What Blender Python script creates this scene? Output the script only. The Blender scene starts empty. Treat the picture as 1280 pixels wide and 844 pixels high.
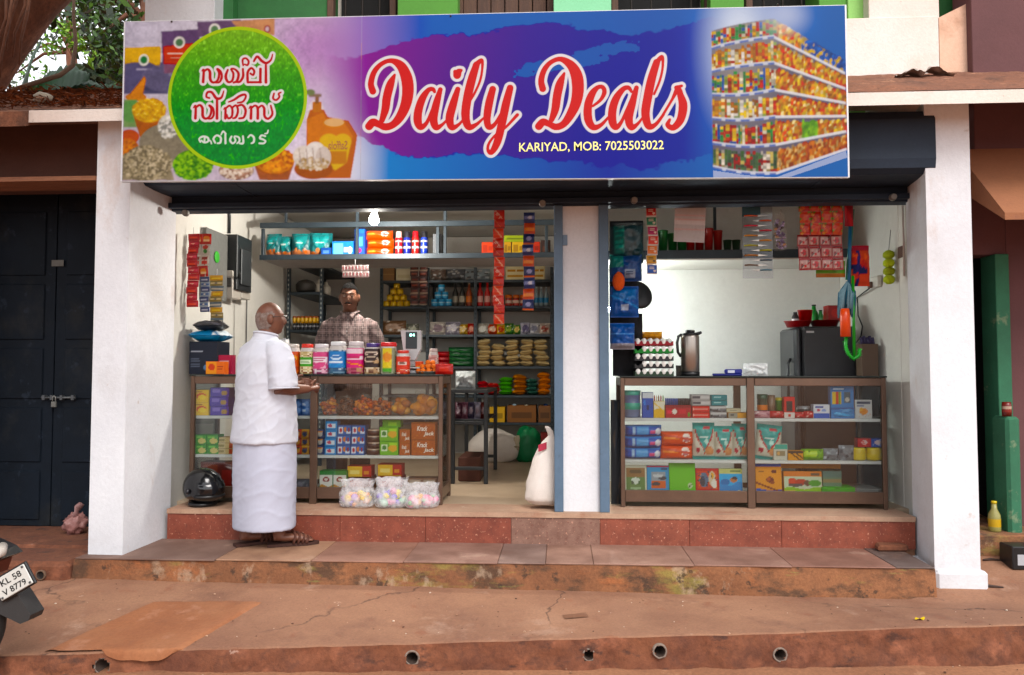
import bpy, bmesh, math, random
import numpy as np
from mathutils import Vector, Matrix, noise as mnoise
from math import sin, cos, pi, radians, sqrt
random.seed(7)
RND = random.Random(11)
SC = bpy.context.scene
COL = SC.collection
# ------------------------------------------------------------------ camera, sky, sun, exposure
FPX, EYE, YAW, PITCH = 970.0, 1.545, radians(3.5), radians(2.5)
cd = bpy.data.cameras.new('camera')
cam = bpy.data.objects.new('camera', cd)
COL.objects.link(cam)
cam.location = (0, 0, EYE)
cam.rotation_euler = (radians(90) + PITCH, 0, YAW)
cd.sensor_width = 36.0
cd.lens = FPX / 1280 * 36.0
cd.clip_end = 2000
cd.clip_start = 0.05
SC.camera = cam
SUN_EL, SUN_AZ = radians(46), radians(24)          # azimuth measured from straight behind the camera towards the right
wd = bpy.data.worlds.new('World')
SC.world = wd
wd.use_nodes = True
wt = wd.node_tree
bg = wt.nodes['Background']
sky = wt.nodes.new('ShaderNodeTexSky')
sky.sky_type = 'NISHITA'
sky.sun_disc = False
sky.sun_elevation = SUN_EL
sky.sun_rotation = pi - SUN_AZ
sky.air_density = 1.0
sky.dust_density = 3.0
mx = wt.nodes.new('ShaderNodeMix')
mx.data_type = 'RGBA'
mx.inputs[0].default_value = 0.78                   # an even white overcast over most of the blue
wt.links.new(sky.outputs[0], mx.inputs[6])
mx.inputs[7].default_value = (9.6, 9.7, 9.9, 1)
wt.links.new(mx.outputs[2], bg.inputs[0])
bg.inputs[1].default_value = 0.12
sd = bpy.data.lights.new('sun', 'SUN')
sd.energy = 1.4
sd.angle = radians(28)
sd.color = (1.0, 0.965, 0.92)
sun = bpy.data.objects.new('sun', sd)
COL.objects.link(sun)
sun.location = (3, -6, 9)
to_sun = Vector((sin(SUN_AZ) * cos(SUN_EL), -cos(SUN_AZ) * cos(SUN_EL), sin(SUN_EL)))
sun.rotation_euler = to_sun.to_track_quat('Z', 'Y').to_euler()
SC.view_settings.view_transform = 'Standard'
SC.view_settings.look = 'None'
SC.view_settings.exposure = 0.84
SC.view_settings.gamma = 1.0
SC.view_settings.use_curve_mapping = False
SC.render.engine = 'CYCLES'
SC.cycles.max_bounces = 7
SC.cycles.transparent_max_bounces = 12
SC.cycles.use_denoising = True
# ------------------------------------------------------------------ measuring helpers
def ray(px, py):
    u, v = (px - 640) / FPX, (422 - py) / FPX
    y = cos(PITCH) - v * sin(PITCH)
    z = sin(PITCH) + v * cos(PITCH)
    return Vector((u * cos(YAW) - y * sin(YAW), u * sin(YAW) + y * cos(YAW), z))
def P(px, py, Y):
    d = ray(px, py)
    t = Y / d.y
    return Vector((d.x * t, Y, EYE + d.z * t))
def G(px, py, z):
    d = ray(px, py)
    t = (z - EYE) / d.z
    return Vector((d.x * t, d.y * t, z))
def lin1(c):
    return c / 12.92 if c <= 0.04045 else ((c + 0.055) / 1.055) ** 2.4
_hex = {}
def H(h):
    """sRGB hex text or an rgb tuple (0-255) to linear rgb"""
    if h in _hex: return _hex[h]
    if isinstance(h, str):
        t = h.lstrip('#')
        if len(t) == 3: t = ''.join(c + c for c in t)
        rgb = [int(t[i:i + 2], 16) / 255 for i in (0, 2, 4)]
    else:
        rgb = [c / 255 for c in h]
    r = tuple(lin1(c) for c in rgb)
    _hex[h] = r
    return r
# ------------------------------------------------------------------ materials
MATS = {}
def _mix(nt, mode, fac, a, b):
    m = nt.nodes.new('ShaderNodeMix'); m.data_type = 'RGBA'; m.blend_type = mode
    for sock, val in ((m.inputs[0], fac), (m.inputs[6], a), (m.inputs[7], b)):
        if isinstance(val, bpy.types.NodeSocket): nt.links.new(val, sock)
        elif isinstance(val, (int, float)): sock.default_value = val
        else: sock.default_value = (*val, 1)
    return m.outputs[2]
def _noise(nt, vec, scale, detail=4.0, rough=0.6):
    n = nt.nodes.new('ShaderNodeTexNoise')
    n.inputs['Scale'].default_value = scale
    n.inputs['Detail'].default_value = detail
    n.inputs['Roughness'].default_value = rough
    nt.links.new(vec, n.inputs['Vector'])
    return n.outputs['Fac']
def _ramp(nt, fac, lo, hi, a=0.0, b=1.0):
    r = nt.nodes.new('ShaderNodeMapRange')
    r.inputs[1].default_value = lo; r.inputs[2].default_value = hi
    r.inputs[3].default_value = a; r.inputs[4].default_value = b
    nt.links.new(fac, r.inputs[0])
    return r.outputs[0]
def mat(name, base=None, var=None, scale=3.0, stains=(), grain=0.12, gscale=60.0, rough=0.8, bump=0.15,
        bscale=None, metallic=0.0, spec=0.5, attr=False, stretch=(1, 1, 1), coat=0.0, trans=0.0, alpha=None, sss=0.0, sat=1.18, cracks=0):
    """base/var: two tones blended by a soft noise. stains: (colour, noise scale, threshold, softness, strength[, stretch])"""
    if name in MATS: return MATS[name]
    m = bpy.data.materials.new(name); m.use_nodes = True
    nt = m.node_tree
    bs = nt.nodes['Principled BSDF']
    tc = nt.nodes.new('ShaderNodeTexCoord')
    mp = nt.nodes.new('ShaderNodeMapping')
    mp.inputs['Scale'].default_value = stretch
    nt.links.new(tc.outputs['Object'], mp.inputs[0])
    vec = mp.outputs[0]
    if attr:
        at = nt.nodes.new('ShaderNodeAttribute'); at.attribute_name = 'Col'
        hs = nt.nodes.new('ShaderNodeHueSaturation'); hs.inputs['Saturation'].default_value = sat; hs.inputs['Value'].default_value = .92
        nt.links.new(at.outputs['Color'], hs.inputs['Color']); col = hs.outputs[0]
    else:
        col = None
    if base is not None:
        b = H(base)
        v = H(var) if var is not None else b
        two = _mix(nt, 'MIX', _ramp(nt, _noise(nt, vec, scale), 0.35, 0.65), b, v)
        col = two if col is None else _mix(nt, 'MULTIPLY', 1.0, col, two)
    for s in stains:
        sv = vec
        if len(s) > 5:
            mp2 = nt.nodes.new('ShaderNodeMapping'); mp2.inputs['Scale'].default_value = s[5]
            nt.links.new(tc.outputs['Object'], mp2.inputs[0]); sv = mp2.outputs[0]
        f = _ramp(nt, _noise(nt, sv, s[1], 6.0, 0.65), s[2], s[2] + s[3], 0.0, s[4])
        col = _mix(nt, 'MIX', f, col, H(s[0]))
    if cracks:
        vo = nt.nodes.new('ShaderNodeTexVoronoi'); vo.feature = 'DISTANCE_TO_EDGE'; vo.inputs['Scale'].default_value = cracks
        nz = nt.nodes.new('ShaderNodeTexNoise'); nz.inputs['Scale'].default_value = 3.0; nz.inputs['Detail'].default_value = 6.0
        nt.links.new(vec, nz.inputs['Vector']); va = nt.nodes.new('ShaderNodeVectorMath'); va.operation = 'MULTIPLY_ADD'; va.inputs[1].default_value = (.5, .5, .5)
        nt.links.new(nz.outputs['Color'], va.inputs[0]); nt.links.new(vec, va.inputs[2]); nt.links.new(va.outputs[0], vo.inputs['Vector'])
        f1 = _ramp(nt, vo.outputs['Distance'], .0, .006, .8, 0.0); f2 = _ramp(nt, _noise(nt, vec, 1.3), .45, .55)
        mu = nt.nodes.new('ShaderNodeMath'); mu.operation = 'MULTIPLY'; nt.links.new(f1, mu.inputs[0]); nt.links.new(f2, mu.inputs[1])
        col = _mix(nt, 'MIX', mu.outputs[0], col, H('#3a251c'))
    g = _noise(nt, vec, gscale, 5.0, 0.7)
    if grain:
        gr = _ramp(nt, g, 0.3, 0.7, 1 - grain, 1 + grain)
        cmb = nt.nodes.new('ShaderNodeCombineColor')
        for i in range(3): nt.links.new(gr, cmb.inputs[i])
        col = _mix(nt, 'MULTIPLY', 1.0, col, cmb.outputs[0])
    nt.links.new(col, bs.inputs['Base Color'])
    bs.inputs['Roughness'].default_value = rough
    bs.inputs['Metallic'].default_value = metallic
    bs.inputs['Specular IOR Level'].default_value = spec
    if coat: bs.inputs['Coat Weight'].default_value = coat
    if trans: bs.inputs['Transmission Weight'].default_value = trans
    if alpha is not None: bs.inputs['Alpha'].default_value = alpha
    if sss:
        bs.inputs['Subsurface Weight'].default_value = sss
        bs.inputs['Subsurface Radius'].default_value = (0.012, 0.005, 0.003)
        bs.inputs['Subsurface Scale'].default_value = 1.0
    if bump:
        bp = nt.nodes.new('ShaderNodeBump')
        bp.inputs['Strength'].default_value = bump
        bp.inputs['Distance'].default_value = 0.01
        h = g if bscale is None else _noise(nt, vec, bscale, 5.0, 0.6)
        nt.links.new(h, bp.inputs['Height'])
        nt.links.new(bp.outputs[0], bs.inputs['Normal'])
    MATS[name] = m
    return m
def glass_mat(name, tint=(0.93, 0.96, 0.95), gloss=0.04, rough=0.02):
    """a thin pane or film: clear, with a faint sheen that grows at grazing angles"""
    m = bpy.data.materials.new(name); m.use_nodes = True
    nt = m.node_tree; nt.nodes.clear()
    out = nt.nodes.new('ShaderNodeOutputMaterial')
    tr = nt.nodes.new('ShaderNodeBsdfTransparent'); tr.inputs[0].default_value = (*tint, 1)
    gl = nt.nodes.new('ShaderNodeBsdfGlossy'); gl.inputs['Roughness'].default_value = rough
    lw = nt.nodes.new('ShaderNodeLayerWeight'); lw.inputs[0].default_value = 0.25
    r = _ramp(nt, lw.outputs['Fresnel'], 0.0, 1.0, gloss, 0.85)
    ms = nt.nodes.new('ShaderNodeMixShader')
    nt.links.new(r, ms.inputs[0]); nt.links.new(tr.outputs[0], ms.inputs[1]); nt.links.new(gl.outputs[0], ms.inputs[2])
    nt.links.new(ms.outputs[0], out.inputs[0])
    MATS[name] = m
    return m
def film_mat(name, tint, body, amount):
    """cloudy plastic film: part clear, part thin white body with a sheen"""
    m = bpy.data.materials.new(name); m.use_nodes = True
    nt = m.node_tree
    bs = nt.nodes['Principled BSDF']
    bs.inputs['Base Color'].default_value = (*body, 1); bs.inputs['Roughness'].default_value = 0.18
    out = nt.nodes['Material Output']
    tr = nt.nodes.new('ShaderNodeBsdfTransparent'); tr.inputs[0].default_value = (*tint, 1)
    tc = nt.nodes.new('ShaderNodeTexCoord')
    n = _noise(nt, tc.outputs['Object'], 22.0, 4.0)
    f = _ramp(nt, n, 0.3, 0.75, max(0, amount - 0.2), max(.05, amount + 0.3))
    bp = nt.nodes.new('ShaderNodeBump'); bp.inputs['Strength'].default_value = 0.5; bp.inputs['Distance'].default_value = 0.01
    nt.links.new(n, bp.inputs['Height']); nt.links.new(bp.outputs[0], bs.inputs['Normal'])
    ms = nt.nodes.new('ShaderNodeMixShader')
    nt.links.new(f, ms.inputs[0]); nt.links.new(tr.outputs[0], ms.inputs[1]); nt.links.new(bs.outputs[0], ms.inputs[2])
    nt.links.new(ms.outputs[0], out.inputs[0])
    MATS[name] = m
    return m
def emit_mat(name, col, strength):
    m = bpy.data.materials.new(name); m.use_nodes = True
    nt = m.node_tree
    bs = nt.nodes['Principled BSDF']
    bs.inputs['Base Color'].default_value = (0.9, 0.9, 0.9, 1)
    bs.inputs['Emission Color'].default_value = (*col, 1)
    bs.inputs['Emission Strength'].default_value = strength
    MATS[name] = m
    return m
M_CARD = mat('printed_card', attr=True, grain=0.06, gscale=180, rough=0.55, spec=.3, bump=0.03)
M_FILM = mat('printed_film', attr=True, grain=0.06, gscale=40, rough=0.3, spec=.4, bump=0.5, bscale=45)
M_PLASTIC = mat('moulded_plastic', attr=True, grain=0.04, gscale=90, rough=0.32, bump=0.02)
M_MATTE = mat('matte_paint', attr=True, grain=0.10, gscale=70, rough=0.8, bump=0.1)
M_METAL = mat('painted_steel', attr=True, grain=0.12, gscale=35, rough=0.45, bump=0.05, metallic=0.15)
M_CLOTH = mat('cloth', attr=True, grain=0.07, gscale=300, rough=0.92, bump=0.12)
M_GLASS = glass_mat('window_glass', gloss=0.035)
M_CLEAR = glass_mat('clear_plastic', tint=(0.95, 0.96, 0.96), gloss=0.10, rough=0.08)
M_BAG = film_mat('cloudy_bag', (0.97, 0.97, 0.97), (0.82, 0.83, 0.84), 0.42)
M_WRAP = film_mat('clear_wrap', (0.98, 0.97, 0.96), (0.6, 0.56, 0.5), -0.16)
# ------------------------------------------------------------------ mesh builder
class MB:
    def __init__(s):
        s.v, s.f, s.c, s.sm, s.mi = [], [], [], [], []
    def face(s, idx, col, smooth=False, mi=0):
        s.f.append(tuple(idx)); s.sm.append(smooth); s.mi.append(mi)
        s.c.append(col if isinstance(col, list) else [col] * len(idx))
    def add(s, vs):
        i = len(s.v); s.v.extend([tuple(p) for p in vs]); return i
    def hexa(s, p, col, mi=0):
        """eight corners: 0-3 bottom ring, 4-7 top ring (counter-clockwise seen from above)"""
        i = s.add(p); c = H(col) if isinstance(col, str) else col
        for q in ((3, 2, 1, 0), (4, 5, 6, 7), (0, 1, 5, 4), (1, 2, 6, 5), (2, 3, 7, 6), (3, 0, 4, 7)):
            s.face([i + k for k in q], c, mi=mi)
    def box(s, x0, x1, y0, y1, z0, z1, col='fff', ch=0.0, M=None, mi=0):
        """box with chamfered edges (ch), optionally moved by matrix M"""
        c = H(col) if isinstance(col, str) else col
        if x1 < x0: x0, x1 = x1, x0
        if y1 < y0: y0, y1 = y1, y0
        if z1 < z0: z0, z1 = z1, z0
        ch = min(ch, (x1 - x0) * .45, (y1 - y0) * .45, (z1 - z0) * .45)
        if ch <= 0:
            vs = [(x0, y0, z0), (x1, y0, z0), (x1, y1, z0), (x0, y1, z0), (x0, y0, z1), (x1, y0, z1), (x1, y1, z1), (x0, y1, z1)]
            if M is not None: vs = [M @ Vector(p) for p in vs]
            s.hexa(vs, c, mi); return
        X, Y, Z = (x0, x1), (y0, y1), (z0, z1)
        vid = {}; vs = []
        for a in (0, 1):
            for b in (0, 1):
                for d in (0, 1):
                    p = (X[a], Y[b], Z[d]); sg = (1 - 2 * a, 1 - 2 * b, 1 - 2 * d)
                    for ax in range(3):
                        q = list(p)
                        for k in range(3):
                            if k != ax: q[k] += sg[k] * ch
                        vid[(a, b, d, ax)] = len(vs); vs.append(q)
        if M is not None: vs = [M @ Vector(p) for p in vs]
        i = s.add(vs)
        def F(keys, flip):
            k = [i + vid[q] for q in keys]
            s.face(k[::-1] if flip else k, c, mi=mi)
        for a in (0, 1):
            F([(a, 0, 0, 0), (a, 1, 0, 0), (a, 1, 1, 0), (a, 0, 1, 0)], a == 0)
            F([(0, a, 0, 1), (0, a, 1, 1), (1, a, 1, 1), (1, a, 0, 1)], a == 0)
            F([(0, 0, a, 2), (1, 0, a, 2), (1, 1, a, 2), (0, 1, a, 2)], a == 0)
        for a in (0, 1):
            for b in (0, 1):
                F([(a, b, 0, 0), (a, b, 1, 0), (a, b, 1, 1), (a, b, 0, 1)], (a + b) % 2 == 1)
                F([(a, 0, b, 0), (a, 0, b, 2), (a, 1, b, 2), (a, 1, b, 0)], (a + b) % 2 == 1)
                F([(0, a, b, 1), (1, a, b, 1), (1, a, b, 2), (0, a, b, 2)], (a + b) % 2 == 1)
        for a in (0, 1):
            for b in (0, 1):
                for d in (0, 1):
                    F([(a, b, d, 0), (a, b, d, 1), (a, b, d, 2)], (a + b + d) % 2 == 0)
    def tube(s, pts, r, col, n=8, caps=True, flat=1.0):
        c = H(col) if isinstance(col, str) else col
        pts = [Vector(p) for p in pts]
        rs = r if isinstance(r, (list, tuple)) else [r] * len(pts)
        rings = []; up = None
        for k, p in enumerate(pts):
            d = (pts[min(k + 1, len(pts) - 1)] - pts[max(k - 1, 0)]).normalized()
            if up is None:
                up = Vector((0, 0, 1)) if abs(d.z) < .9 else Vector((1, 0, 0))
            a = d.cross(up).normalized(); b = a.cross(d).normalized(); up = b
            rings.append(s.add([p + a * cos(2 * pi * j / n) * rs[k] + b * sin(2 * pi * j / n) * rs[k] * flat for j in range(n)]))
        for k in range(len(pts) - 1):
            for j in range(n):
                j2 = (j + 1) % n
                s.face([rings[k] + j, rings[k] + j2, rings[k + 1] + j2, rings[k + 1] + j], c, True)
        if caps:
            s.face([rings[0] + j for j in range(n)][::-1], c); s.face([rings[-1] + j for j in range(n)], c)
    def lathe(s, prof, n=16, c0=(0, 0, 0), sq=1.0, M=None):
        """prof: list of (radius, z, colour of the segment that starts here)"""
        rings = []
        for (r, z, c) in prof:
            vs = []
            for j in range(n):
                a = 2 * pi * (j + .5) / n
                ca, sa = cos(a), sin(a)
                if sq != 1.0:     # squared-off cross-section
                    ca = math.copysign(abs(ca) ** sq, ca); sa = math.copysign(abs(sa) ** sq, sa)
                q = Vector((c0[0] + r * ca, c0[1] + r * sa, c0[2] + z))
                vs.append(M @ q if M is not None else q)
            rings.append(s.add(vs))
        for k in range(len(prof) - 1):
            c = prof[k][2]; c = H(c) if isinstance(c, str) else c
            for j in range(n):
                j2 = (j + 1) % n
                s.face([rings[k] + j, rings[k] + j2, rings[k + 1] + j2, rings[k + 1] + j], c, True)
        cb = prof[0][2]; ct = prof[-1][2]
        s.face([rings[0] + j for j in range(n)][::-1], H(cb) if isinstance(cb, str) else cb)
        s.face([rings[-1] + j for j in range(n)], H(ct) if isinstance(ct, str) else ct)
    def ball(s, c, r, col, n=10, m=7, M=None, warp=None):
        k = H(col) if isinstance(col, str) else col
        r = r if isinstance(r, (tuple, list)) else (r, r, r)
        vs = []
        for i in range(m + 1):
            t = pi * i / m
            for j in range(n):
                a = 2 * pi * j / n
                q = Vector((sin(t) * cos(a), sin(t) * sin(a), -cos(t)))
                if warp: q = q * warp(q)
                q = Vector((q.x * r[0], q.y * r[1], q.z * r[2]))
                if M is not None: q = M @ q
                vs.append(q + Vector(c))
        b = s.add(vs)
        for i in range(m):
            for j in range(n):
                j2 = (j + 1) % n
                s.face([b + i * n + j, b + i * n + j2, b + (i + 1) * n + j2, b + (i + 1) * n + j], k, True)
    def grid(s, fn, nu, nv, cols=None, col='fff', smooth=True, flip=False, wrap=False):
        """fn(u,v) -> point; cols: array [nv+1][nu+1] of rgb (per vertex) or one colour"""
        c1 = H(col) if isinstance(col, str) else col
        b = s.add([fn(i / nu, j / nv) for j in range(nv + 1) for i in range(nu + 1)])
        for j in range(nv):
            for i in range(nu):
                q = [(j, i), (j, i + 1), (j + 1, i + 1), (j + 1, i)]
                if flip: q = q[::-1]
                ids = [b + a * (nu + 1) + d for a, d in q]
                cc = [tuple(cols[a][d]) for a, d in q] if cols is not None else c1
                s.face(ids, cc, smooth)
    def prism(s, poly, axis, a0, a1, col, mi=0):
        """poly: 2D points (counter-clockwise) in the two other axes, extruded along axis ('x','y','z') from a0 to a1"""
        c = H(col) if isinstance(col, str) else col
        mk = {'x': lambda p, a: (a, p[0], p[1]), 'y': lambda p, a: (p[0], a, p[1]), 'z': lambda p, a: (p[0], p[1], a)}[axis]
        n = len(poly)
        b0 = s.add([mk(p, a0) for p in poly]); b1 = s.add([mk(p, a1) for p in poly])
        fl = axis == 'y'
        r0 = [b0 + k for k in range(n)]; r1 = [b1 + k for k in range(n)]
        s.face(r0 if fl else r0[::-1], c, mi=mi); s.face(r1[::-1] if fl else r1, c, mi=mi)
        for k in range(n):
            q = [b0 + k, b0 + (k + 1) % n, b1 + (k + 1) % n, b1 + k]
            s.face(q[::-1] if fl else q, c, mi=mi)
    def mesh(s, name, mats, shift=None):
        vs = np.array(s.v, dtype=np.float64)
        if shift is not None: vs = vs - np.array(shift)
        me = bpy.data.meshes.new(name)
        me.from_pydata(vs.tolist(), [], s.f)
        me.polygons.foreach_set('use_smooth', s.sm)
        if any(s.mi): me.polygons.foreach_set('material_index', s.mi)
        ca = me.color_attributes.new('Col', 'FLOAT_COLOR', 'CORNER')
        flat = []
        for cc in s.c:
            for q in cc: flat.extend((q[0], q[1], q[2], 1.0))
        ca.data.foreach_set('color', flat)
        for m in (mats if isinstance(mats, (list, tuple)) else [mats]): me.materials.append(m)
        me.update()
        return me
    def obj(s, name, mats, parent=None, loc=None, rz=0.0, label=None, cat=None, group=None, kind=None):
        """loc None: the shape was built at its world place; the origin goes to its base (or stays the parent's)"""
        if loc is None:
            if parent is not None:
                o = Vector((0, 0, 0)); q = parent
                while q is not None: o = o + q.location; q = q.parent
                me = s.mesh(name, mats, o); ob = bpy.data.objects.new(name, me)
            else:
                a = np.array(s.v); mn, mxx = a.min(0), a.max(0)
                o = Vector(((mn[0] + mxx[0]) / 2, (mn[1] + mxx[1]) / 2, mn[2]))
                me = s.mesh(name, mats, o); ob = bpy.data.objects.new(name, me); ob.location = o
        else:
            me = s.mesh(name, mats); ob = bpy.data.objects.new(name, me); ob.location = loc
        ob.rotation_euler = (0, 0, rz) if not isinstance(rz, (tuple, list)) else rz
        COL.objects.link(ob)
        if parent is not None: ob.parent = parent
        tag(ob, label, cat, group, kind)
        return ob
def tag(o, label=None, cat=None, group=None, kind=None):
    if label: o['label'] = label
    if cat: o['category'] = cat
    if group: o['group'] = group
    if kind: o['kind'] = kind
    return o
def thing(name, label, cat, loc, group=None, rz=0.0):
    o = bpy.data.objects.new(name, None); o.empty_display_size = 0.1
    COL.objects.link(o); o.location = loc; o.rotation_euler = (0, 0, rz) if not isinstance(rz, (tuple, list)) else rz
    return tag(o, label, cat, group)
def dup(o, loc=None, rz=None, label=None, group=None, parent=None):
    c = o.copy(); COL.objects.link(c)
    if parent is not None: c.parent = parent
    if loc is not None: c.location = loc
    if rz is not None: c.rotation_euler = (0, 0, rz) if not isinstance(rz, (tuple, list)) else rz
    if label: c['label'] = label
    if group: c['group'] = group
    for ch in list(o.children): dup(ch, parent=c)
    return c
# ------------------------------------------------------------------ flat print: layers of colour on a face
def paint(layers, nu, nv, seed=0):
    U, V = np.meshgrid(np.linspace(0, 1, nu + 1), np.linspace(0, 1, nv + 1))
    A = np.zeros((nv + 1, nu + 1, 3)); A[:] = (0.8, 0.8, 0.8)
    rn = np.random.RandomState(seed)
    for L in layers:
        k = L[0]
        if k == 'bg': A[:] = H(L[1])
        elif k == 'grad':
            t = V[..., None]; A[:] = np.array(H(L[1])) * (1 - t) + np.array(H(L[2])) * t
        elif k == 'rect': A[(U >= L[1]) & (U <= L[3]) & (V >= L[2]) & (V <= L[4])] = H(L[5])
        elif k == 'band': A[(V >= L[1]) & (V <= L[2])] = H(L[3])
        elif k == 'vband': A[(U >= L[1]) & (U <= L[2])] = H(L[3])
        elif k == 'ell': A[((U - L[1]) / L[3]) ** 2 + ((V - L[2]) / L[4]) ** 2 <= 1] = H(L[5])
        elif k == 'heart':
            x = (U - L[1]) / L[3]; y = (V - L[2]) / L[3]
            A[(x * x + (y - np.sqrt(np.abs(x)) * .75) ** 2) <= 1] = H(L[4])
        elif k == 'diag': A[np.abs(U * L[1] + V - L[2]) <= L[3]] = H(L[4])
        elif k == 'wave': A[V <= L[1] + L[2] * np.sin(U * L[3] + L[4])] = H(L[5])
        elif k == 'spk':
            for _ in range(L[1]):
                cu, cv = L[4] + rn.rand() * (L[6] - L[4]), L[5] + rn.rand() * (L[7] - L[5])
                cc = L[3][rn.randint(len(L[3]))] if isinstance(L[3], (list,)) else L[3]
                A[(U - cu) ** 2 + (V - cv) ** 2 <= L[2] ** 2] = H(cc)
        elif k == 'bars':
            n = L[6]
            for q in range(n):
                v0 = L[2] + (L[4] - L[2]) * (q + .25) / n; v1 = L[2] + (L[4] - L[2]) * (q + .75) / n
                e = L[3] - (L[3] - L[1]) * rn.rand() * .3
                A[(U >= L[1]) & (U <= e) & (V >= v0) & (V <= v1)] = H(L[5])
    return A
def carton(w, h, d, layers, side, nu=None, nv=None, ch=0.0025, seed=0, top=None):
    """a printed box, base centre at the origin, its printed face towards -Y"""
    b = MB(); sc = H(side); tc = H(top) if top else sc
    nu = nu or max(4, min(30, int(w / .0065))); nv = nv or max(4, min(30, int(h / .0065)))
    A = paint(layers, nu, nv, seed)
    x0, x1, y0, y1 = -w / 2, w / 2, -d / 2, d / 2
    b.grid(lambda u, v: (x0 + ch + u * (w - 2 * ch), y0, ch + v * (h - 2 * ch)), nu, nv, A, smooth=False)
    fr = b.add([(x0 + ch, y0, ch), (x1 - ch, y0, ch), (x1 - ch, y0, h - ch), (x0 + ch, y0, h - ch)])
    o = b.add([(x0, y0 + ch, 0), (x1, y0 + ch, 0), (x1, y0 + ch, h), (x0, y0 + ch, h), (x0, y1, 0), (x1, y1, 0), (x1, y1, h), (x0, y1, h)])
    for k in range(4):
        k2 = (k + 1) % 4
        b.face([o + k, o + k2, fr + k2, fr + k], tc if k == 2 else sc)
    b.face([o + 4, o + 5, o + 1, o], sc); b.face([o + 3, o + 2, o + 6, o + 7], tc)
    b.face([o + 1, o + 5, o + 6, o + 2], sc); b.face([o + 4, o, o + 3, o + 7], sc); b.face([o + 5, o + 4, o + 7, o + 6], sc)
    return b
def pouch(w, h, t, layers, back='aaa', nu=None, nv=None, seal=0.06, seed=0, crinkle=0.12, lie=False):
    """a filled sachet or pillow pack, base centre at the origin, printed face towards -Y; lie: on its back, face up"""
    b = MB()
    nu = nu or max(6, min(26, int(w / .008))); nv = nv or max(6, min(26, int(h / .008)))
    A = paint(layers, nu, nv, seed)
    off = seed * 3.17
    def prof(u, v):
        e = max(0.0, 1 - abs(2 * u - 1) ** 3.0) ** .5
        f = 0.0 if v < seal or v > 1 - seal else max(0.0, 1 - abs(2 * (v - seal) / (1 - 2 * seal) - 1) ** 2.6) ** .5
        return e * f
    def pt(u, v, sgn):
        k = prof(u, v)
        n = mnoise.noise(Vector((u * 4 + off, v * 5, sgn * 2.0 + off))) * crinkle + mnoise.noise(Vector((u * 11 + off, v * 11, sgn))) * crinkle * .4
        y = sgn * t / 2 * k * (1 + n) + sgn * 0.0012 + mnoise.noise(Vector((off, v * 3, u * 2))) * t * .10
        x = (u - .5) * w * (1 - .05 * k)
        z = v * h
        return (x, z, -y) if lie else (x, y, z)
    b.grid(lambda u, v: pt(u, v, -1), nu, nv, A)
    b.grid(lambda u, v: pt(u, v, 1), nu, nv, None, back, flip=True)
    if lie:
        b.v = [(p[0], p[1] - h / 2, p[2] + t * .55) for p in b.v]
    return b
def quad_size(x0, y0, x1, y1, Y):
    a, c = P(x0, y1, Y), P(x1, y0, Y)
    return (a.x + c.x) / 2, a.z, abs(c.x - a.x), c.z - a.z
def box_item(name, label, cat, x0, y0, x1, y1, Y, d, layers, side, group=None, rz=0.0, top=None, m=None, seed=None, z=None):
    cx, z0, w, h = quad_size(x0, y0, x1, y1, Y)
    b = carton(w, h, d, layers, side, seed=RND.randint(0, 9999) if seed is None else seed, top=top)
    return b.obj(name, m or M_CARD, loc=(cx, Y + d / 2, z0 if z is None else z), rz=rz, label=label, cat=cat, group=group)
def pouch_item(name, label, cat, x0, y0, x1, y1, Y, t, layers, back, group=None, rz=0.0, m=None, seed=None, z=None, lie=False, crinkle=.12, seal=.06):
    cx, z0, w, h = quad_size(x0, y0, x1, y1, Y)
    b = pouch(w, h, t, layers, back, seed=RND.randint(0, 99) if seed is None else seed, crinkle=crinkle, seal=seal)
    return b.obj(name, m or M_FILM, loc=(cx, Y + t / 2, z0 if z is None else z), rz=rz, label=label, cat=cat, group=group)
def mesh_of_text(s, height, width=None, depth=0.0, shear=0.0, bold=0.0):
    c = bpy.data.curves.new('lettering', 'FONT'); c.body = s; c.size = 1.0; c.shear = shear; c.offset = bold; c.resolution_u = 3
    o = bpy.data.objects.new('lettering', c); COL.objects.link(o)
    bpy.context.view_layer.update()
    dg = bpy.context.evaluated_depsgraph_get()
    me = bpy.data.meshes.new_from_object(o.evaluated_get(dg))
    bpy.data.objects.remove(o)
    n = len(me.vertices); a = np.empty(n * 3); me.vertices.foreach_get('co', a); a = a.reshape(-1, 3)
    mn, mxx = a.min(0), a.max(0)
    a[:, :2] -= mn[:2]
    sy = height / (mxx[1] - mn[1]); sx = sy if width is None else width / (mxx[0] - mn[0])
    out = np.stack([a[:, 0] * sx, np.zeros(n), a[:, 1] * sy], 1)
    me.vertices.foreach_set('co', out.ravel()); me.update()
    me.materials.clear()
    return me
def text_obj(name, s, parent, loc, height, width, color_mat, rot=(0, 0, 0), shear=0.0, bold=0.0):
    me = mesh_of_text(s, height, width, shear=shear, bold=bold); me.name = name
    me.materials.append(color_mat)
    o = bpy.data.objects.new(name, me); COL.objects.link(o); o.parent = parent; o.location = loc; o.rotation_euler = rot
    return o
def remesh(mb, voxel, smooth=2, name='body', factor=0.5):
    """union of closed overlapping shapes into one continuous skin"""
    me0 = mb.mesh('tmp', [])
    o = bpy.data.objects.new('tmp', me0); COL.objects.link(o)
    r = o.modifiers.new('r', 'REMESH'); r.mode = 'VOXEL'; r.voxel_size = voxel; r.use_smooth_shade = True
    if smooth:
        q = o.modifiers.new('s', 'SMOOTH'); q.iterations = smooth; q.factor = factor
    bpy.context.view_layer.update()
    me = bpy.data.meshes.new_from_object(o.evaluated_get(bpy.context.evaluated_depsgraph_get()))
    bpy.data.objects.remove(o)
    me.name = name
    return me
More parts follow.
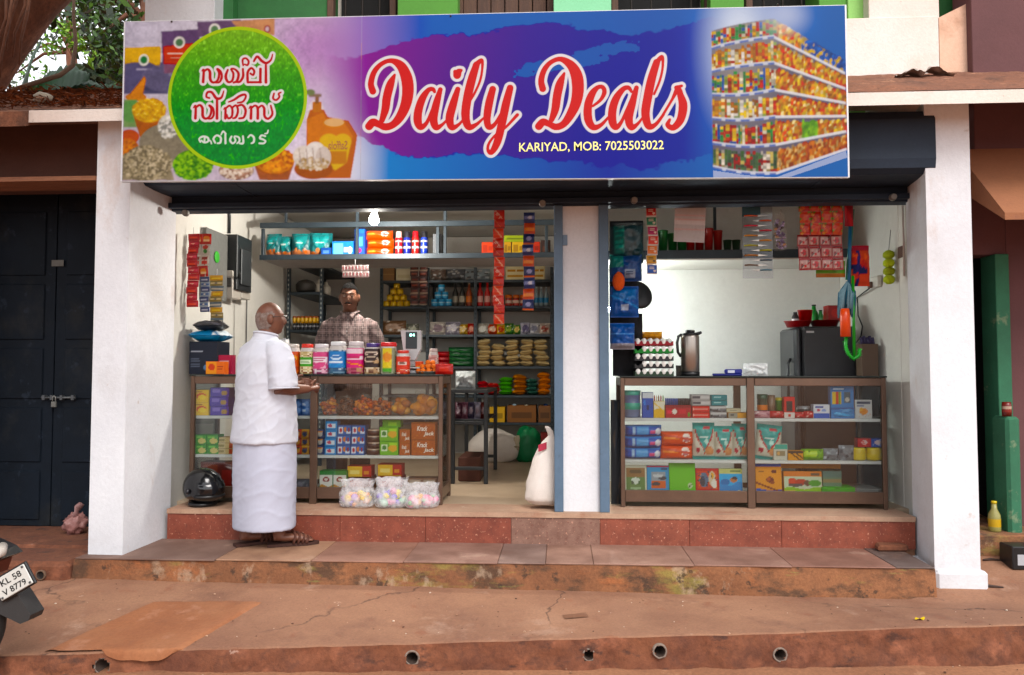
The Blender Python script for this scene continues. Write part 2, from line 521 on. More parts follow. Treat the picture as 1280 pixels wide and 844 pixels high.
# ------------------------------------------------------------------ surfaces of the setting
ZT, ZF = 0.337, 0.553                     # tread and shop floor above the road
M_ROAD = mat('road_dust', '#946546', '#805338', scale=1.3, stains=(('#6f4230', 2.5, .55, .2, .6), ('#b98a68', 5, .6, .1, .5)), grain=.25, gscale=45, rough=.95, bump=.5)
M_APRON = mat('red_cement', '#93694f', '#805842', scale=1.6,
              stains=(('#6b4738', 3.0, .56, .12, .55), ('#a57f66', 1.1, .55, .25, .6), ('#8a5236', 6, .6, .08, .5), ('#5a3d33', 14, .66, .05, .5), ('#af907c', 2.3, .60, .1, .45), ('#b99a84', 9, .68, .04, .5), ('#6e4632', .9, .54, .1, .45)),
              grain=.16, gscale=70, rough=.9, bump=.5, cracks=.55)
M_KERB = mat('laterite_kerb', '#75452c', '#613624', scale=2.2,
             stains=(('#4a2a20', 3.0, .54, .14, .7), ('#9c6044', 4.0, .52, .15, .6), ('#3a2620', 5, .58, .08, .75, (1, 1, 2.0)), ('#5c3626', 11, .56, .06, .6), ('#b39584', 8, .70, .03, .5)),
             grain=.22, gscale=40, rough=.95, bump=.6)
M_PATCH = mat('ochre_cement', '#925a37', '#865030', scale=3, stains=(('#966646', 1.6, .5, .2, .6), ('#7d4f36', 6, .6, .1, .6), ('#a5745a', 5, .58, .1, .6)), grain=.12, gscale=60, rough=.9, bump=.25)
M_RISER = mat('mossy_cement', '#8a5a3a', '#744a30', scale=2.4,
              stains=(('#4a3526', 3.2, .50, .10, .85, (1, 1, 1.8)), ('#857a38', 1.7, .58, .10, .7, (1, 1, 3)), ('#a58d76', 4.5, .58, .06, .55, (1, 1, .7)), ('#9a5a32', 2.8, .56, .12, .7, (1, 1, 2)), ('#3a2c22', 9, .60, .05, .8), ('#858c46', 2.2, .64, .06, .55, (1, 1, 4))),
              grain=.22, gscale=60, rough=.95, bump=.5)
M_TILE = mat('worn_tile', attr=True, sat=.85, base='#ffffff', var='#d6cdc8', scale=4, stains=(('#6d5044', 4, .60, .12, .5), ('#b39684', 2.5, .60, .12, .45)), grain=.14, gscale=110, rough=.7, bump=.12)
M_GRANITE = mat('speckled_granite', attr=True, sat=1.0, base='#f4e4da', var='#c9b0a4', scale=9, stains=(('#5f2f22', 38, .56, .06, .55), ('#d39a80', 52, .60, .05, .6)), grain=.2, gscale=150, rough=.6, bump=.06)
M_FLOOR = mat('polished_cement', '#b09b83', '#a08a72', scale=2, stains=(('#8a735d', 3, .58, .15, .5),), grain=.06, gscale=40, rough=.42, bump=.05)
M_WHITE = mat('limewash', '#d4d5d9', '#cacbd0', scale=1.5,
              stains=(('#a9a29f', 1.2, .52, .22, .45), ('#a58f80', 7, .66, .06, .5), ('#8d7f76', 22, .69, .04, .5), ('#b08f7a', 2.4, .58, .10, .38, (1, 1, .5))), grain=.05, gscale=45, rough=.9, bump=.22)
M_WHITE_OLD = mat('weathered_limewash', '#dcd3cc', '#d3c3b8', scale=1.2,
                  stains=(('#c39c80', 1.6, .54, .2, .45), ('#7d6a60', 24, .68, .04, .5), ('#a5978f', 3.5, .62, .1, .5)), grain=.07, gscale=50, rough=.92, bump=.25)
M_INWALL = mat('inner_distemper', '#c9c6bf', '#bfbcb5', scale=1.2, stains=(('#a8a097', 1.8, .6, .2, .4),), grain=.03, gscale=30, rough=.85, bump=.08)
M_BROWNWALL = mat('shaded_brown_plaster', '#55342a', '#4a2c23', scale=1.5, stains=(('#5b3a2e', 2.5, .58, .2, .5), ('#c2b5ac', 28, .74, .02, .5)), grain=.08, gscale=50, rough=.9, bump=.2)  # brown base darkened to carry the shade under the left sunshade
M_MAROON = mat('maroon_plaster', '#613b3c', '#573536', scale=1.2, stains=(('#a67d70', 22, .73, .02, .6), ('#54302f', 2, .6, .15, .5)), grain=.06, gscale=60, rough=.85, bump=.12)
M_TERRA = mat('terracotta_paint', '#94603f', '#855438', scale=1.5, stains=(('#6a4335', 12, .66, .04, .6), ('#7d5040', 3, .58, .15, .5)), grain=.08, gscale=50, rough=.9, bump=.2)
M_DIRT = mat('roof_dirt', '#7d4f38', '#6a4331', scale=3, stains=(('#4c3226', 4, .55, .1, .7), ('#a9795a', 5, .58, .08, .6), ('#c2a58c', 16, .70, .03, .5)), grain=.3, gscale=40, rough=.97, bump=.7)
M_BLUE = mat('dark_blue_enamel', '#212c3b', '#1d2735', scale=3, stains=(('#2c3644', 5, .64, .1, .4),), grain=.08, gscale=50, rough=.6, bump=.08, spec=.25)
M_RAIL = mat('blue_rail_paint', '#51687f', '#496075', scale=5, stains=(('#3b4652', 9, .66, .06, .6), ('#8796a3', 20, .72, .03, .5)), grain=.06, gscale=70, rough=.5, bump=.06)
M_RACK = mat('slate_steel', '#2e3a42', '#28333b', scale=6, stains=(('#46525a', 14, .68, .05, .5),), grain=.08, gscale=60, rough=.45, bump=.05, metallic=.2)
M_GREEN1 = mat('green_wall_paint', '#4f8f2f', '#4a882c', scale=2, stains=(('#3a6e22', 3, .6, .15, .4),), grain=.05, gscale=40, rough=.8, bump=.1)
M_GREEN2 = mat('deep_green_paint', '#24692f', '#1f5f2b', scale=2, stains=(('#184a22', 3, .58, .15, .5),), grain=.06, gscale=40, rough=.7, bump=.1)
M_MINT = mat('mint_paint', '#86cfa0', '#7cc596', scale=2, grain=.04, gscale=40, rough=.8, bump=.1)
M_TEALG = mat('sea_green_paint', '#27694a', '#225c40', scale=2, stains=(('#7d8a6a', 6, .62, .06, .6), ('#1d5a3c', 2, .58, .15, .5)), grain=.08, gscale=40, rough=.75, bump=.12)
M_WOOD = mat('old_wood', '#5a3f30', '#49332a', scale=3, stretch=(6, 6, .6), grain=.2, gscale=20, rough=.8, bump=.3)
M_BOARD = mat('raw_board', '#8a5a3e', '#774c36', scale=3, stretch=(.6, 6, 6), grain=.2, gscale=20, rough=.85, bump=.3)
M_DOOR = mat('dark_teal_door', '#121a24', '#0e151d', scale=2.5, spec=.12, stains=(('#34332f', 2.2, .52, .2, .5, (1, 1, .8)), ('#2a3340', 9, .62, .06, .5),), grain=.1, gscale=60, rough=.6, bump=.1)
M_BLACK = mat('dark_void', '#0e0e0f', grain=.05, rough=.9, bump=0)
M_ALU = mat('bronze_aluminium', '#6b5344', '#5f4a3d', scale=4, grain=.06, gscale=80, rough=.38, bump=.03, metallic=.55)
M_LAM = mat('white_laminate', '#c9c8c6', '#bdbbb9', scale=4, grain=.05, gscale=60, rough=.5, bump=.03)
M_PVC = mat('grey_pvc', '#8d837b', '#6f635b', scale=10, grain=.1, gscale=80, rough=.6, bump=.1)
# ------------------------------------------------------------------ road, pavement, kerb
def fbm(x, y, z=0.0, s=1.0):
    return mnoise.noise(Vector((x * s, y * s, z))) + .5 * mnoise.noise(Vector((x * s * 2.1, y * s * 2.1, z + 3)))
b = MB()
def axis_steps(lo, hi, mid0, mid1, n):
    return np.concatenate([np.linspace(lo, mid0, 6)[:-1], np.linspace(mid0, mid1, n), np.linspace(mid1, hi, 6)[1:]])
xs, ys = axis_steps(-400, 400, -6, 6, 90), axis_steps(-400, 400, 1.5, 4.6, 40)
b.grid(lambda u, v: (xs[round(u * (len(xs) - 1))], ys[round(v * (len(ys) - 1))],
                     0.012 * fbm(xs[round(u * (len(xs) - 1))], ys[round(v * (len(ys) - 1))], 0, 1.7) if 1.5 < ys[round(v * (len(ys) - 1))] < 4.6 else 0.0),
       len(xs) - 1, len(ys) - 1)
b.obj('road', M_ROAD, loc=(0, 0, 0), kind='structure')
KL, KR = G(0, 842, 0), G(1280, 831, 0)
def kerb_y(x): return KL.y + (KR.y - KL.y) * (x - KL.x) / (KR.x - KL.x)
def clamp(t, a=0.0, c=1.0): return max(a, min(c, t))
def z_apron(x, y):
    zk = .095 + .115 * clamp((x + 2.7) / 5.3, -.2, 1.2)
    zb = .205 - .06 * clamp((x + 3) / 4.5)
    t = clamp((y - kerb_y(x)) / (4.93 - kerb_y(x)))
    z = zk + (zb - zk) * t
    if y > 4.93 and x > 2.2: z += (y - 4.93) * .2
    return z + .006 * fbm(x, y, 5, 1.5) + .002 * fbm(x, y, 9, 9)
b = MB()
def ap(u, v):
    x = -7 + 14 * u
    yk = kerb_y(x) + .012 * fbm(x, 0, 1, 3) + .006 * fbm(x, 0, 2, 14)
    y = yk + (6.6 - yk) * v ** 1.5
    z = z_apron(x, y)
    if v == 0: z -= .006
    return (x, y, z)
b.grid(ap, 260, 50)
b.obj('pavement', M_APRON, loc=(0, 0, 0), kind='structure')
HOLES = [(516, 821, .036), (736, 817, .031), (824, 812, .034), (974, 817, .034), (131, 831, .044)]
hole_pts = []
for hx, hy, hr in HOLES:
    d = ray(hx, hy); q = None
    for k in range(40):
        t = 3.9 + k * .02
        q = Vector((d.x / d.y * t, t, EYE + d.z / d.y * t))
        if t >= kerb_y(q.x): break
    hole_pts.append((q, hr))
b = MB()
NU, NV = 900, 12
def kf(u, v):
    x = -7 + 14 * u
    zt = z_apron(x, kerb_y(x))
    z = -.03 + (zt - .006 + .03) * v
    y = kerb_y(x) + .012 * fbm(x, 0, 1, 3) + .006 * fbm(x, 0, 2, 14) - .02 * (1 - v) + .018 * fbm(x, z, 4, 6) * (1 - v ** 6) + .006 * fbm(x, z, 8, 25) * (1 - v ** 6)
    return (x, y, z)
b.grid(kf, NU, NV)
keep = []
for k, f in enumerate(b.f):
    c = [sum(b.v[i][a] for i in f) / 4 for a in range(3)]
    keep.append(all((c[0] - q.x) ** 2 + (c[2] - q.z) ** 2 > (hr * .95) ** 2 for q, hr in hole_pts))
b.f = [f for f, k in zip(b.f, keep) if k]; b.c = [f for f, k in zip(b.c, keep) if k]
b.sm = [f for f, k in zip(b.sm, keep) if k]; b.mi = [f for f, k in zip(b.mi, keep) if k]
kerb = b.obj('kerb', M_KERB, loc=(0, 0, 0), kind='structure')
for i, (q, r) in enumerate(hole_pts):
    b = MB(); n = 18
    y0, y1 = q.y - (.022 if i != 2 else .03), q.y + .35
    ring = lambda rr, y, zo=0: b.add([(q.x + rr * cos(2 * pi * j / n), y + .004 * sin(j * 2.3) , q.z + zo + rr * sin(2 * pi * j / n)) for j in range(n)])
    o0, o1, i0, i1 = ring(r * 1.12, y1), ring(r * 1.12, y0), ring(r * .86, y0), ring(r * .86, y1)
    for a0, a1, cc in ((o0, o1, '#75675c'), (o1, i0, '#80736a'), (i0, i1, '#33251d')):
        for j in range(n):
            b.face([a0 + j, a0 + (j + 1) % n, a1 + (j + 1) % n, a1 + j], H(cc), True)
    b.face([i1 + j for j in range(n)], H('#1f1612'))
    b.obj('drain_pipe', M_MATTE, parent=kerb)
b = MB()
pc = [G(54, 811, .115), G(212, 816, .13), G(330, 747, .19), G(192, 744, .2)]
def patch(u, v):
    a = pc[0].lerp(pc[1], u); c = pc[3].lerp(pc[2], u)
    q = a.lerp(c, v)
    x, y = q.x + .008 * fbm(u * 9, v * 9, 3), q.y + .01 * fbm(u * 9, v * 9, 6)
    yk = kerb_y(x)
    e = min(u, 1 - u, 1 - v) * 30
    h = .016 * clamp(e)
    y = max(y, yk + .004); z = z_apron(x, y) + h - .004
    if v < .1:
        f = (1 - v / .1); s_ = sin(pi * clamp((u - .45) / .55)) ** .6 if u > .45 else 0
        y -= (.03 * f ** .5) * s_; z -= .06 * f * f * s_ * (1 + .3 * fbm(u * 5, 1, 2))
    return (x, y, z)
b.grid(patch, 48, 40)
b.obj('cement_patch', M_PATCH, loc=(0, 0, 0), kind='structure')
# ------------------------------------------------------------------ the step with its row of tread tiles
SL, SR = G(93, 697, ZT), G(1169, 709, ZT)
YS = (SL.y + SR.y) / 2
YP = 5.5
b = MB()
def riser(u, v):
    x = SL.x + (SR.x - SL.x) * u
    yf = SL.y + (SR.y - SL.y) * u
    z = .06 + (ZT - .012 - .06) * v
    return (x - (.03 * (1 - v) if u == 0 else 0), yf + .01 * fbm(x, z, 2, 5) + .004 * fbm(x, z, 7, 22) - .02 * (1 - v), z)
b.grid(riser, 260, 10)
b.grid(lambda u, v: (SL.x + (SR.x - SL.x) * u, riser(u, 1)[1] + (YP + .03 - riser(u, 1)[1]) * v, ZT - .012), 260, 3)
b.grid(lambda u, v: (riser(0, v)[0] , YP - (YP - riser(0, v)[1]) * u, riser(0, v)[2]), 6, 10)
b.grid(lambda u, v: (riser(1, v)[0], riser(1, v)[1] + (YP - riser(1, v)[1]) * u, riser(1, v)[2]), 6, 10)
step = b.obj('step', M_RISER, loc=(0, 0, 0), kind='structure')
jx = [SL.x + .005] + [G(x, 703, ZT).x for x in (262, 385, 503, 622, 742, 866, 985, 1110)] + [SR.x - .004]
tcol = ['#77574a', '#a3704e', '#995f45', '#8f6555', '#8a6a5c', '#a06e57', '#9c6a52', '#965b42', '#5f4a45', '#a26a4b']
jx.insert(5, (jx[4] + jx[5]) / 2); tcol = ['#7a594a', '#a3744f', '#96634a', '#8f6350', '#85665a', '#956953', '#966a54', '#936551', '#8d5a44', '#64504a', '#965f44']
for k in range(len(jx) - 1):
    b = MB()
    t = (jx[k] - SL.x) / (SR.x - SL.x); yf = SL.y + (SR.y - SL.y) * t - .004
    b.box(jx[k] + .0015, jx[k + 1] - .0015, yf + .002 * (k % 3), YP + .01, ZT - .011, ZT - .0012 * (k % 3), tcol[k], ch=.003)
    b.obj('tile', M_TILE, parent=step)
# ------------------------------------------------------------------ the shop building
shop = thing('shop_building', 'white pillared roadside shop with two open bays and dark blue shutter box', 'shop', (0, YP, 0))
X_L, X_R, X_P0, X_P1 = -2.93, 2.52, 0.03, 0.36
Y_BL, Y_BR, Z_C = 9.45, 7.12, 3.02
def wall(name, x0, x1, y0, y1, z0, z1, m, ch=.004):
    b = MB(); b.box(x0, x1, y0, y1, z0, z1, ch=ch); return b.obj(name, m, parent=shop)
PX0, PX1 = P(209, 640, YP).x, P(1144, 640, YP).x
b = MB(); b.box(PX0, PX1, YP + .02, 5.9, .05, ZF - .012); plinth = b.obj('plinth', M_APRON, parent=shop)
pj = [PX0] + [P(x, 660, YP).x for x in (318, 425, 532, 639, 750, 862, 977)] + [PX1]
pcol = ['#8e4a36', '#8b4733', '#904b36', '#8d4935', '#8f7266', '#93503a', '#8f4b36', '#954e38']
for k in range(8):
    b = MB(); b.box(pj[k] + .001, pj[k + 1] - .001, YP, YP + .019, ZT - .004, ZF - .034, pcol[k], ch=.0015)
    b.obj('tile', M_GRANITE, parent=plinth)
b = MB()
b.grid(lambda u, v: (PX0 + (PX1 - PX0) * u, YP - .008 + .004 * fbm(u * 60, v, 3), ZF - .033 + .033 * v), 120, 3)
b.grid(lambda u, v: (PX0 + (PX1 - PX0) * u, YP - .008 + .004 * fbm(u * 60, 1, 3) + .34 * v, ZF), 120, 2)
b.obj('nosing', mat('pale_cement', '#a98a72', '#9a7660', scale=3, stains=(('#8a5038', 4, .55, .15, .6), ('#d0bfb0', 7, .66, .06, .5)), grain=.12, gscale=70, rough=.85, bump=.2), parent=plinth)
b = MB(); b.box(X_L - .3, X_R + .3, 5.83, 9.6, .2, ZF - .001); b.obj('floor', M_FLOOR, loc=(0, 0, 0), kind='structure')
A_, B_ = G(110, 693, ZT), G(153, 694, ZT)
C_ = P(213, 640, 5.62)
def quad_pillar(pts, z0, z1, name, m, nz=40, amp=.004):
    """pillar over a four-cornered footprint (counter-clockwise), its faces a little uneven"""
    b = MB(); n = len(pts)
    for k in range(n):
        p, q = pts[k], pts[(k + 1) % n]
        L = sqrt((p[0] - q[0]) ** 2 + (p[1] - q[1]) ** 2); nu = max(4, int(L / .05))
        nx, ny = (q[1] - p[1]) / L, -(q[0] - p[0]) / L
        def fn(u, v):
            x, y, z = p[0] + (q[0] - p[0]) * u, p[1] + (q[1] - p[1]) * u, z0 + (z1 - z0) * v
            e = amp * fbm(x * 3 + y * 2, z, k * 0, 2.5) + amp * .5 * fbm(x * 3 + y, z, 7, 11)
            r = 1.0 if 0 < u < 1 else 0.4
            return (x + nx * e * r if 0 < u < 1 else x, y + ny * e * r if 0 < u < 1 else y + 0, z)
        b.grid(fn, nu, nz)
    i = b.add([(p[0], p[1], z1) for p in pts]); b.face([i + k for k in range(n)], H('#fff'))
    return b.obj(name, m, parent=shop)
quad_pillar([(A_.x, A_.y), (B_.x, B_.y), (C_.x, 5.62), (A_.x, 5.62)], .1, 3.3, 'pillar', M_WHITE)
CX0, CX1 = P(704, 600, 5.57).x, P(750, 600, 5.57).x
quad_pillar([(CX0, 5.57), (CX1, 5.57), (CX1, 5.86), (CX0, 5.86)], ZF - .002, 3.0, 'pillar', M_WHITE)
RB = G(1171, 741, .15); RB2 = G(1226, 739, .15); RT = P(1168, 215, RB.y + .03)
rbx = P(1141, 640, 5.6).x
quad_pillar([(RB.x, RB.y + .02), (RB2.x - .015, RB.y + .02), (RB2.x - .015, 5.9), (rbx, 5.6)], .1, 3.3, 'pillar', M_WHITE)
b = MB(); zb0, zb1 = .1, P(1200, 714, RB.y).z
b.box(RB.x - .005, RB2.x + .02, RB.y - .012, 5.55, zb0, zb1, ch=.018)
b.obj('pillar_base', M_WHITE, parent=shop)
wall('side_wall', X_L - .2, X_L, 5.625, Y_BL, .1, 3.2, M_INWALL)
wall('side_wall', X_R, X_R + .2, 5.905, Y_BR + .2, .1, 3.2, M_INWALL)
wall('side_wall', X_R + .001, X_R + .1, 5.62, 5.90, ZF - .1, 3.2, M_INWALL)
wall('partition_wall', X_P0, X_P1, 5.865, Y_BL, ZF - .1, 3.2, M_INWALL)
wall('back_wall', X_L, X_P0 - .002, Y_BL, Y_BL + .2, .1, 3.2, M_INWALL)
wall('back_wall', X_P1 + .002, X_R, Y_BR, Y_BR + .2, .1, 3.2, mat('white_distemper', '#e2e3df', '#dadbd7', scale=1.2, stains=(('#c2bfb8', 2.2, .6, .2, .3),), grain=.03, gscale=30, rough=.85, bump=.08))
wall('ceiling', X_L - .2, X_R + .2, 5.6, Y_BL + .2, 3.21, 3.36, M_INWALL)
zl0, zl1 = P(900, 325, 6.5).z, P(900, 317, 6.5).z
loft = wall('loft_shelf', X_P1 + .002, X_R - .002, 6.5, Y_BR - .002, zl0, zl1 - .002, M_INWALL)
b = MB(); b.box(X_P1 + .004, X_R - .004, 6.49, 6.505, zl0 + .012, zl1 + .03, ch=.002); b.obj('edge_strip', M_RACK, parent=loft)
LX0, LX1 = P(213, 255, 5.6).x, P(1141, 250, 5.6).x
zlin = P(640, 259, 5.57).z
b = MB(); b.box(LX0, LX1, 5.55, 5.68, zlin, zlin + .42, ch=.006); b.obj('lintel', M_BLUE, parent=shop)
b = MB(); b.box(LX0 + .01, LX1 - .01, 5.50, 5.548, zlin + .012, zlin + .05, ch=.004); b.obj('bottom_bar', M_BLUE, parent=shop)
zbl, zbh = P(1000, 233, 5.14).z, P(1100, 139, 5.14).z
zq = P(640, 217, 5.12).z
prof = [(5.548, zlin + .10), (5.30, zq - .035), (5.18, zq - .03), (5.13, zq), (5.12, zq + .06), (5.12, zbh - .06), (5.16, zbh), (5.548, zbh)]
prof = [(y, z) for y, z in prof]
b = MB(); b.prism(prof, 'x', P(172, 232, 5.14).x, P(1168, 180, 5.14).x, '#fff')
sbox = b.obj('shutter_box', M_BLUE, parent=shop)
bxl, bxr = P(172, 232, 5.14).x, P(1168, 180, 5.14).x
for k in range(4):                                                # raised seams round the box
    xx = bxl + (bxr - bxl) * (k + .5) / 4
    b = MB()
    pp = [(y - (.004 if i not in (0, 7) else 0), z + (-.004 if i < 4 else .004)) for i, (y, z) in enumerate(prof)]
    b.prism(pp, 'x', xx - .012, xx + .012, '#fff'); b.obj('seam', M_BLUE, parent=sbox)
for xa, xb in ((693, 704.3), (749.7, 762)):
    b = MB(); x0, x1 = P(xa, 600, 5.55).x, P(xb, 600, 5.55).x
    b.box(x0, x1, 5.535, 5.567, ZF, zlin + .002, ch=.004)
    b.obj('guide_rail', M_RAIL, parent=shop)
for xx in (LX0 + .012, LX1 - .02):
    b = MB(); b.box(xx - .014, xx + .014, 5.56, 5.6, ZF, zlin + .002, ch=.003); b.obj('guide_rail', M_BLUE, parent=shop)
for lx, ly in ((678, 254), (793, 250), (1117, 246), (231, 266)):   # round shutter locks under the lintel
    q = P(lx, ly, 5.48); b = MB()
    b.lathe([(.004, -.03, '#8a8680'), (.024, -.028, '#8a8680'), (.026, -.01, '#6e6a66'), (.02, .01, '#8a8680')], 14, M=Matrix.Translation(q) @ Matrix.Rotation(radians(90), 4, 'X'))
    b.obj('shutter_lock', M_METAL, parent=shop)
CYF, CYB = 4.86, 5.7
czf = P(100, 137, CYF).z; czb = czf + .42
cth = .08
xw0, xw1 = P(36, 140, CYF).x, P(1280, 120, CYF).x + 1.4
b = MB()
b.prism([(CYF, czf - cth), (CYB, czb - cth), (CYB, czb), (CYF, czf)], 'x', xw0, xw1, '#fff')
can = b.obj('sunshade', M_WHITE_OLD, parent=shop)
b = MB()
def dirt(x0, x1):
    def fn(u, v):
        x, y = x0 + (x1 - x0) * u, CYF + .004 + (CYB - CYF - .01) * v
        h = .012 + .016 * fbm(x, y, 2, 3) + .008 * fbm(x, y, 4, 14)
        if v < .06: h = min(h, .006)
        return (x, y, czf + .42 * (y - CYF) / (CYB - CYF) + max(.003, h))
    return fn
b.grid(dirt(xw0, xw1), 300, 24); b.obj('dirt_layer', M_DIRT, parent=can)
ZU = czb - .25
def up(name, xa, xb, y0, y1, m, z0=ZU, z1=6.2, yy=12):
    b = MB(); b.box(P(xa, yy, y0).x, P(xb, yy, y0).x, y0, y1, z0, z1, ch=.004); return b.obj(name, m, parent=shop)
up('column', 181, 268, 5.705, 6.2, M_WHITE)
up('upper_wall', 268.5, 291, 5.86, 6.2, M_GREEN2)
up('upper_wall', 291, 412, 5.96, 6.2, M_GREEN2)
up('upper_wall', 497, 572, 5.80, 6.2, M_GREEN1)
up('upper_wall', 692, 764, 5.80, 6.2, M_MINT)
up('upper_wall', 888, 930, 5.80, 6.2, M_GREEN1)
up('upper_wall', 1024, 1060, 5.84, 6.2, M_GREEN1)
up('upper_wall', 1060, 1086, 5.82, 6.2, mat('pale_green_paint', '#8fc46a', '#86bb62', scale=2, grain=.05, rough=.8))
up('upper_wall', 1174.5, 1225, 6.0, 6.2, M_GREEN2)
up('column', 1086, 1174, 5.72, 6.2, M_WHITE_OLD)
b = MB(); b.box(P(1050, 60, 5.704).x, P(1174, 60, 5.704).x, 5.704, 5.719, ZU, P(1100, 22, 5.704).z, ch=.004)
b.obj('parapet', M_WHITE_OLD, parent=shop)
b = MB(); x0, x1 = P(1174.5, 60, 5.71).x, P(1219, 60, 5.71).x
b.prism([(x0, ZU), (x1, ZU), (x1, P(1219, 0, 5.71).z), (x0, P(1174, 22, 5.71).z)], 'y', 5.71, 5.86, '#fff'); b.obj('parapet', mat('peach_plaster', '#d9b49c', '#cfa68c', scale=2, stains=(('#a5765a', 3, .56, .15, .6), ('#6d564a', 24, .70, .03, .6)), grain=.07, gscale=50, rough=.9, bump=.2), parent=shop)
for xa, xb, kind in ((412, 497, 'bars'), (572, 692, 'planks'), (764, 888, 'bars'), (930, 1024, 'bars')):
    x0, x1 = P(xa, 12, 6.0).x, P(xb, 12, 6.0).x
    b = MB()
    for u0, u1 in ((x0, x0 + .05), (x1 - .05, x1)): b.box(u0, u1, 5.93, 6.0, ZU, 6.2, ch=.004)
    win = b.obj('window', M_WOOD, parent=shop)
    b = MB(); b.box(x0 + .05, x1 - .05, 6.16, 6.18, ZU, 6.2); b.obj('pane', M_BLACK, parent=win)
    if kind == 'planks':
        n = 6
        for k in range(n):
            b = MB(); b.box(x0 + .052 + (x1 - x0 - .104) * k / n, x0 + .05 + (x1 - x0 - .104) * (k + .95) / n, 5.965 + .004 * (k % 2), 5.99, ZU, 6.2, ch=.004)
            b.obj('plank', M_WOOD, parent=win)
    else:
        n = max(2, int((x1 - x0) / .13))
        for k in range(1, n):
            b = MB(); b.tube([(x0 + (x1 - x0) * k / n, 5.97, ZU), (x0 + (x1 - x0) * k / n, 5.97, 6.2)], .009, '#2a2624', 6)
            b.obj('bar', M_METAL, parent=win)
b = MB(); b.box(P(181, 10, 5.71).x, P(1219, 10, 5.71).x, 6.205, 9.0, 3.6, 6.2); b.obj('upper_wall', M_WHITE_OLD, parent=shop)
b = MB(); b.box(P(175, 10, 5.4).x, P(1222, 10, 5.71).x, 5.3, 9.1, 6.21, 6.34, ch=.01); b.obj('roof', M_WHITE_OLD, parent=shop)
# ------------------------------------------------------------------ the neighbour on the right
nb = thing('neighbour_house', 'maroon plastered house with sloping terracotta sunshade right of the white pillar', 'house', (3.4, 5.75, 0))
MX = P(1219, 60, 5.60).x
def nwall(name, x0, x1, y0, y1, z0, z1, m, ch=.004):
    b = MB(); b.box(x0, x1, y0, y1, z0, z1, ch=ch); return b.obj(name, m, parent=nb)
zc0 = P(1250, 186, 5.64).z
nwall('upper_wall', MX, 5.2, 5.64, 5.9, zc0 - .06, 6.2, M_MAROON)
zcf = P(1250, 266, 5.05).z
xch = P(1217, 200, 5.4).x
b = MB(); b.prism([(5.05, zcf - .045), (5.90, zc0 - .13), (5.90, zc0 - .062), (5.638, zc0), (5.05, zcf)], 'x', xch, 5.2, '#fff'); b.obj('sunshade', M_TERRA, parent=nb)
dz1 = P(1245, 317, 5.85).z; fl = P(1250, 668, 5.6).z
dx0, dx1 = P(1214, 400, 5.9).x, P(1242, 400, 5.9).x
nwall('wall', dx1 + .10, 5.2, 5.90, 6.1, .1, zc0 - .07, M_MAROON)
nwall('wall', dx0 - .02, dx1 + .10, 5.901, 6.1, dz1, zc0 - .07, M_MAROON)
nwall('wall', dx0 - .35, dx0 - .02, 5.906, 6.1, .1, zc0 - .07, M_MAROON)
nwall('door_frame', dx1, dx1 + .098, 5.86, 6.06, fl, dz1 - .002, M_TEALG)
nwall('door', dx0 - .02, dx1 + .1, 7.4, 7.45, fl, dz1 + .2, M_BLACK)  # back of a box painted near-black for the unlit inside of the opening
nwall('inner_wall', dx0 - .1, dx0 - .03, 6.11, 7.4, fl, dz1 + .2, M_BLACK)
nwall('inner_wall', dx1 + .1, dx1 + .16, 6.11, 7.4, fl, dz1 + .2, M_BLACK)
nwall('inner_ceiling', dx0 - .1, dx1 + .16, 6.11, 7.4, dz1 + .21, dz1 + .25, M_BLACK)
nwall('threshold', dx0 - .3, dx1 + .30, 5.58, 7.4, .1, fl, M_RISER, .012)
nwall('side_parapet', P(1259, 600, 5.67).x, P(1277, 600, 5.67).x, 5.66, 5.855, fl - .12, P(1262, 521, 5.68).z, M_TEALG, .02)
# ------------------------------------------------------------------ the closed shop on the left
cl = thing('closed_shop', 'low brown plastered shop with closed dark double door left of the white pillar', 'shop', (-4.2, 5.7, 0))
def cwall(name, x0, x1, y0, y1, z0, z1, m, ch=.004):
    b = MB(); b.box(x0, x1, y0, y1, z0, z1, ch=ch); return b.obj(name, m, parent=cl)
zb = P(60, 236, 5.36).z
clf = P(60, 659, 5.95).z
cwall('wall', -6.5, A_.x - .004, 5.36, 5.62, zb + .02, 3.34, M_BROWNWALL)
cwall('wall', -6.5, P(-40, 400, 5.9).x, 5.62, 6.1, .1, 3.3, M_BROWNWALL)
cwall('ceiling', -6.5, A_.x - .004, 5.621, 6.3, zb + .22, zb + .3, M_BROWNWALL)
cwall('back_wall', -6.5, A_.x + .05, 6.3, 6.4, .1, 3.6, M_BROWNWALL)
b = MB(); q0, q1 = P(-60, 236, 5.02), P(131, 236, 5.02)
b.prism([(q0.x, 5.02), (P(118, 236, 5.02).x, 5.02), (q1.x, 5.12), (P(118, 236, 5.02).x, 5.3), (q0.x, 5.3)], 'z', zb - .03, zb, '#fff'); b.obj('ledge_board', M_BOARD, parent=cl)
b = MB(); b.prism([(CYF - .02, czf - .11), (5.9, czb - .02), (5.9, czb + .06), (CYF - .02, czf - .01)], 'x', -6.5, xw0 - .003, '#fff'); roofl = b.obj('sunshade', M_DIRT, parent=cl)
b = MB()
b.grid(lambda u, v: (-6.5 + (A_.x + .35 + 6.5) * u, CYB + .01 + 3.6 * v, czb - .01 + .05 + .03 * fbm(u * 12, v * 12, 3)), 60, 30); b.obj('roof', M_DIRT, parent=cl)
cwall('floor', -6.5, A_.x - .01, 5.32, 6.3, .1, clf, M_KERB, .03)
b = MB()
b.grid(lambda u, v: (-6.0 + (A_.x - .012 + 6.0) * u, 5.3 - .02 * v + .02 * fbm(u * 14, v * 3, 2), .1 + (clf - .01 - .1) * v), 90, 8)
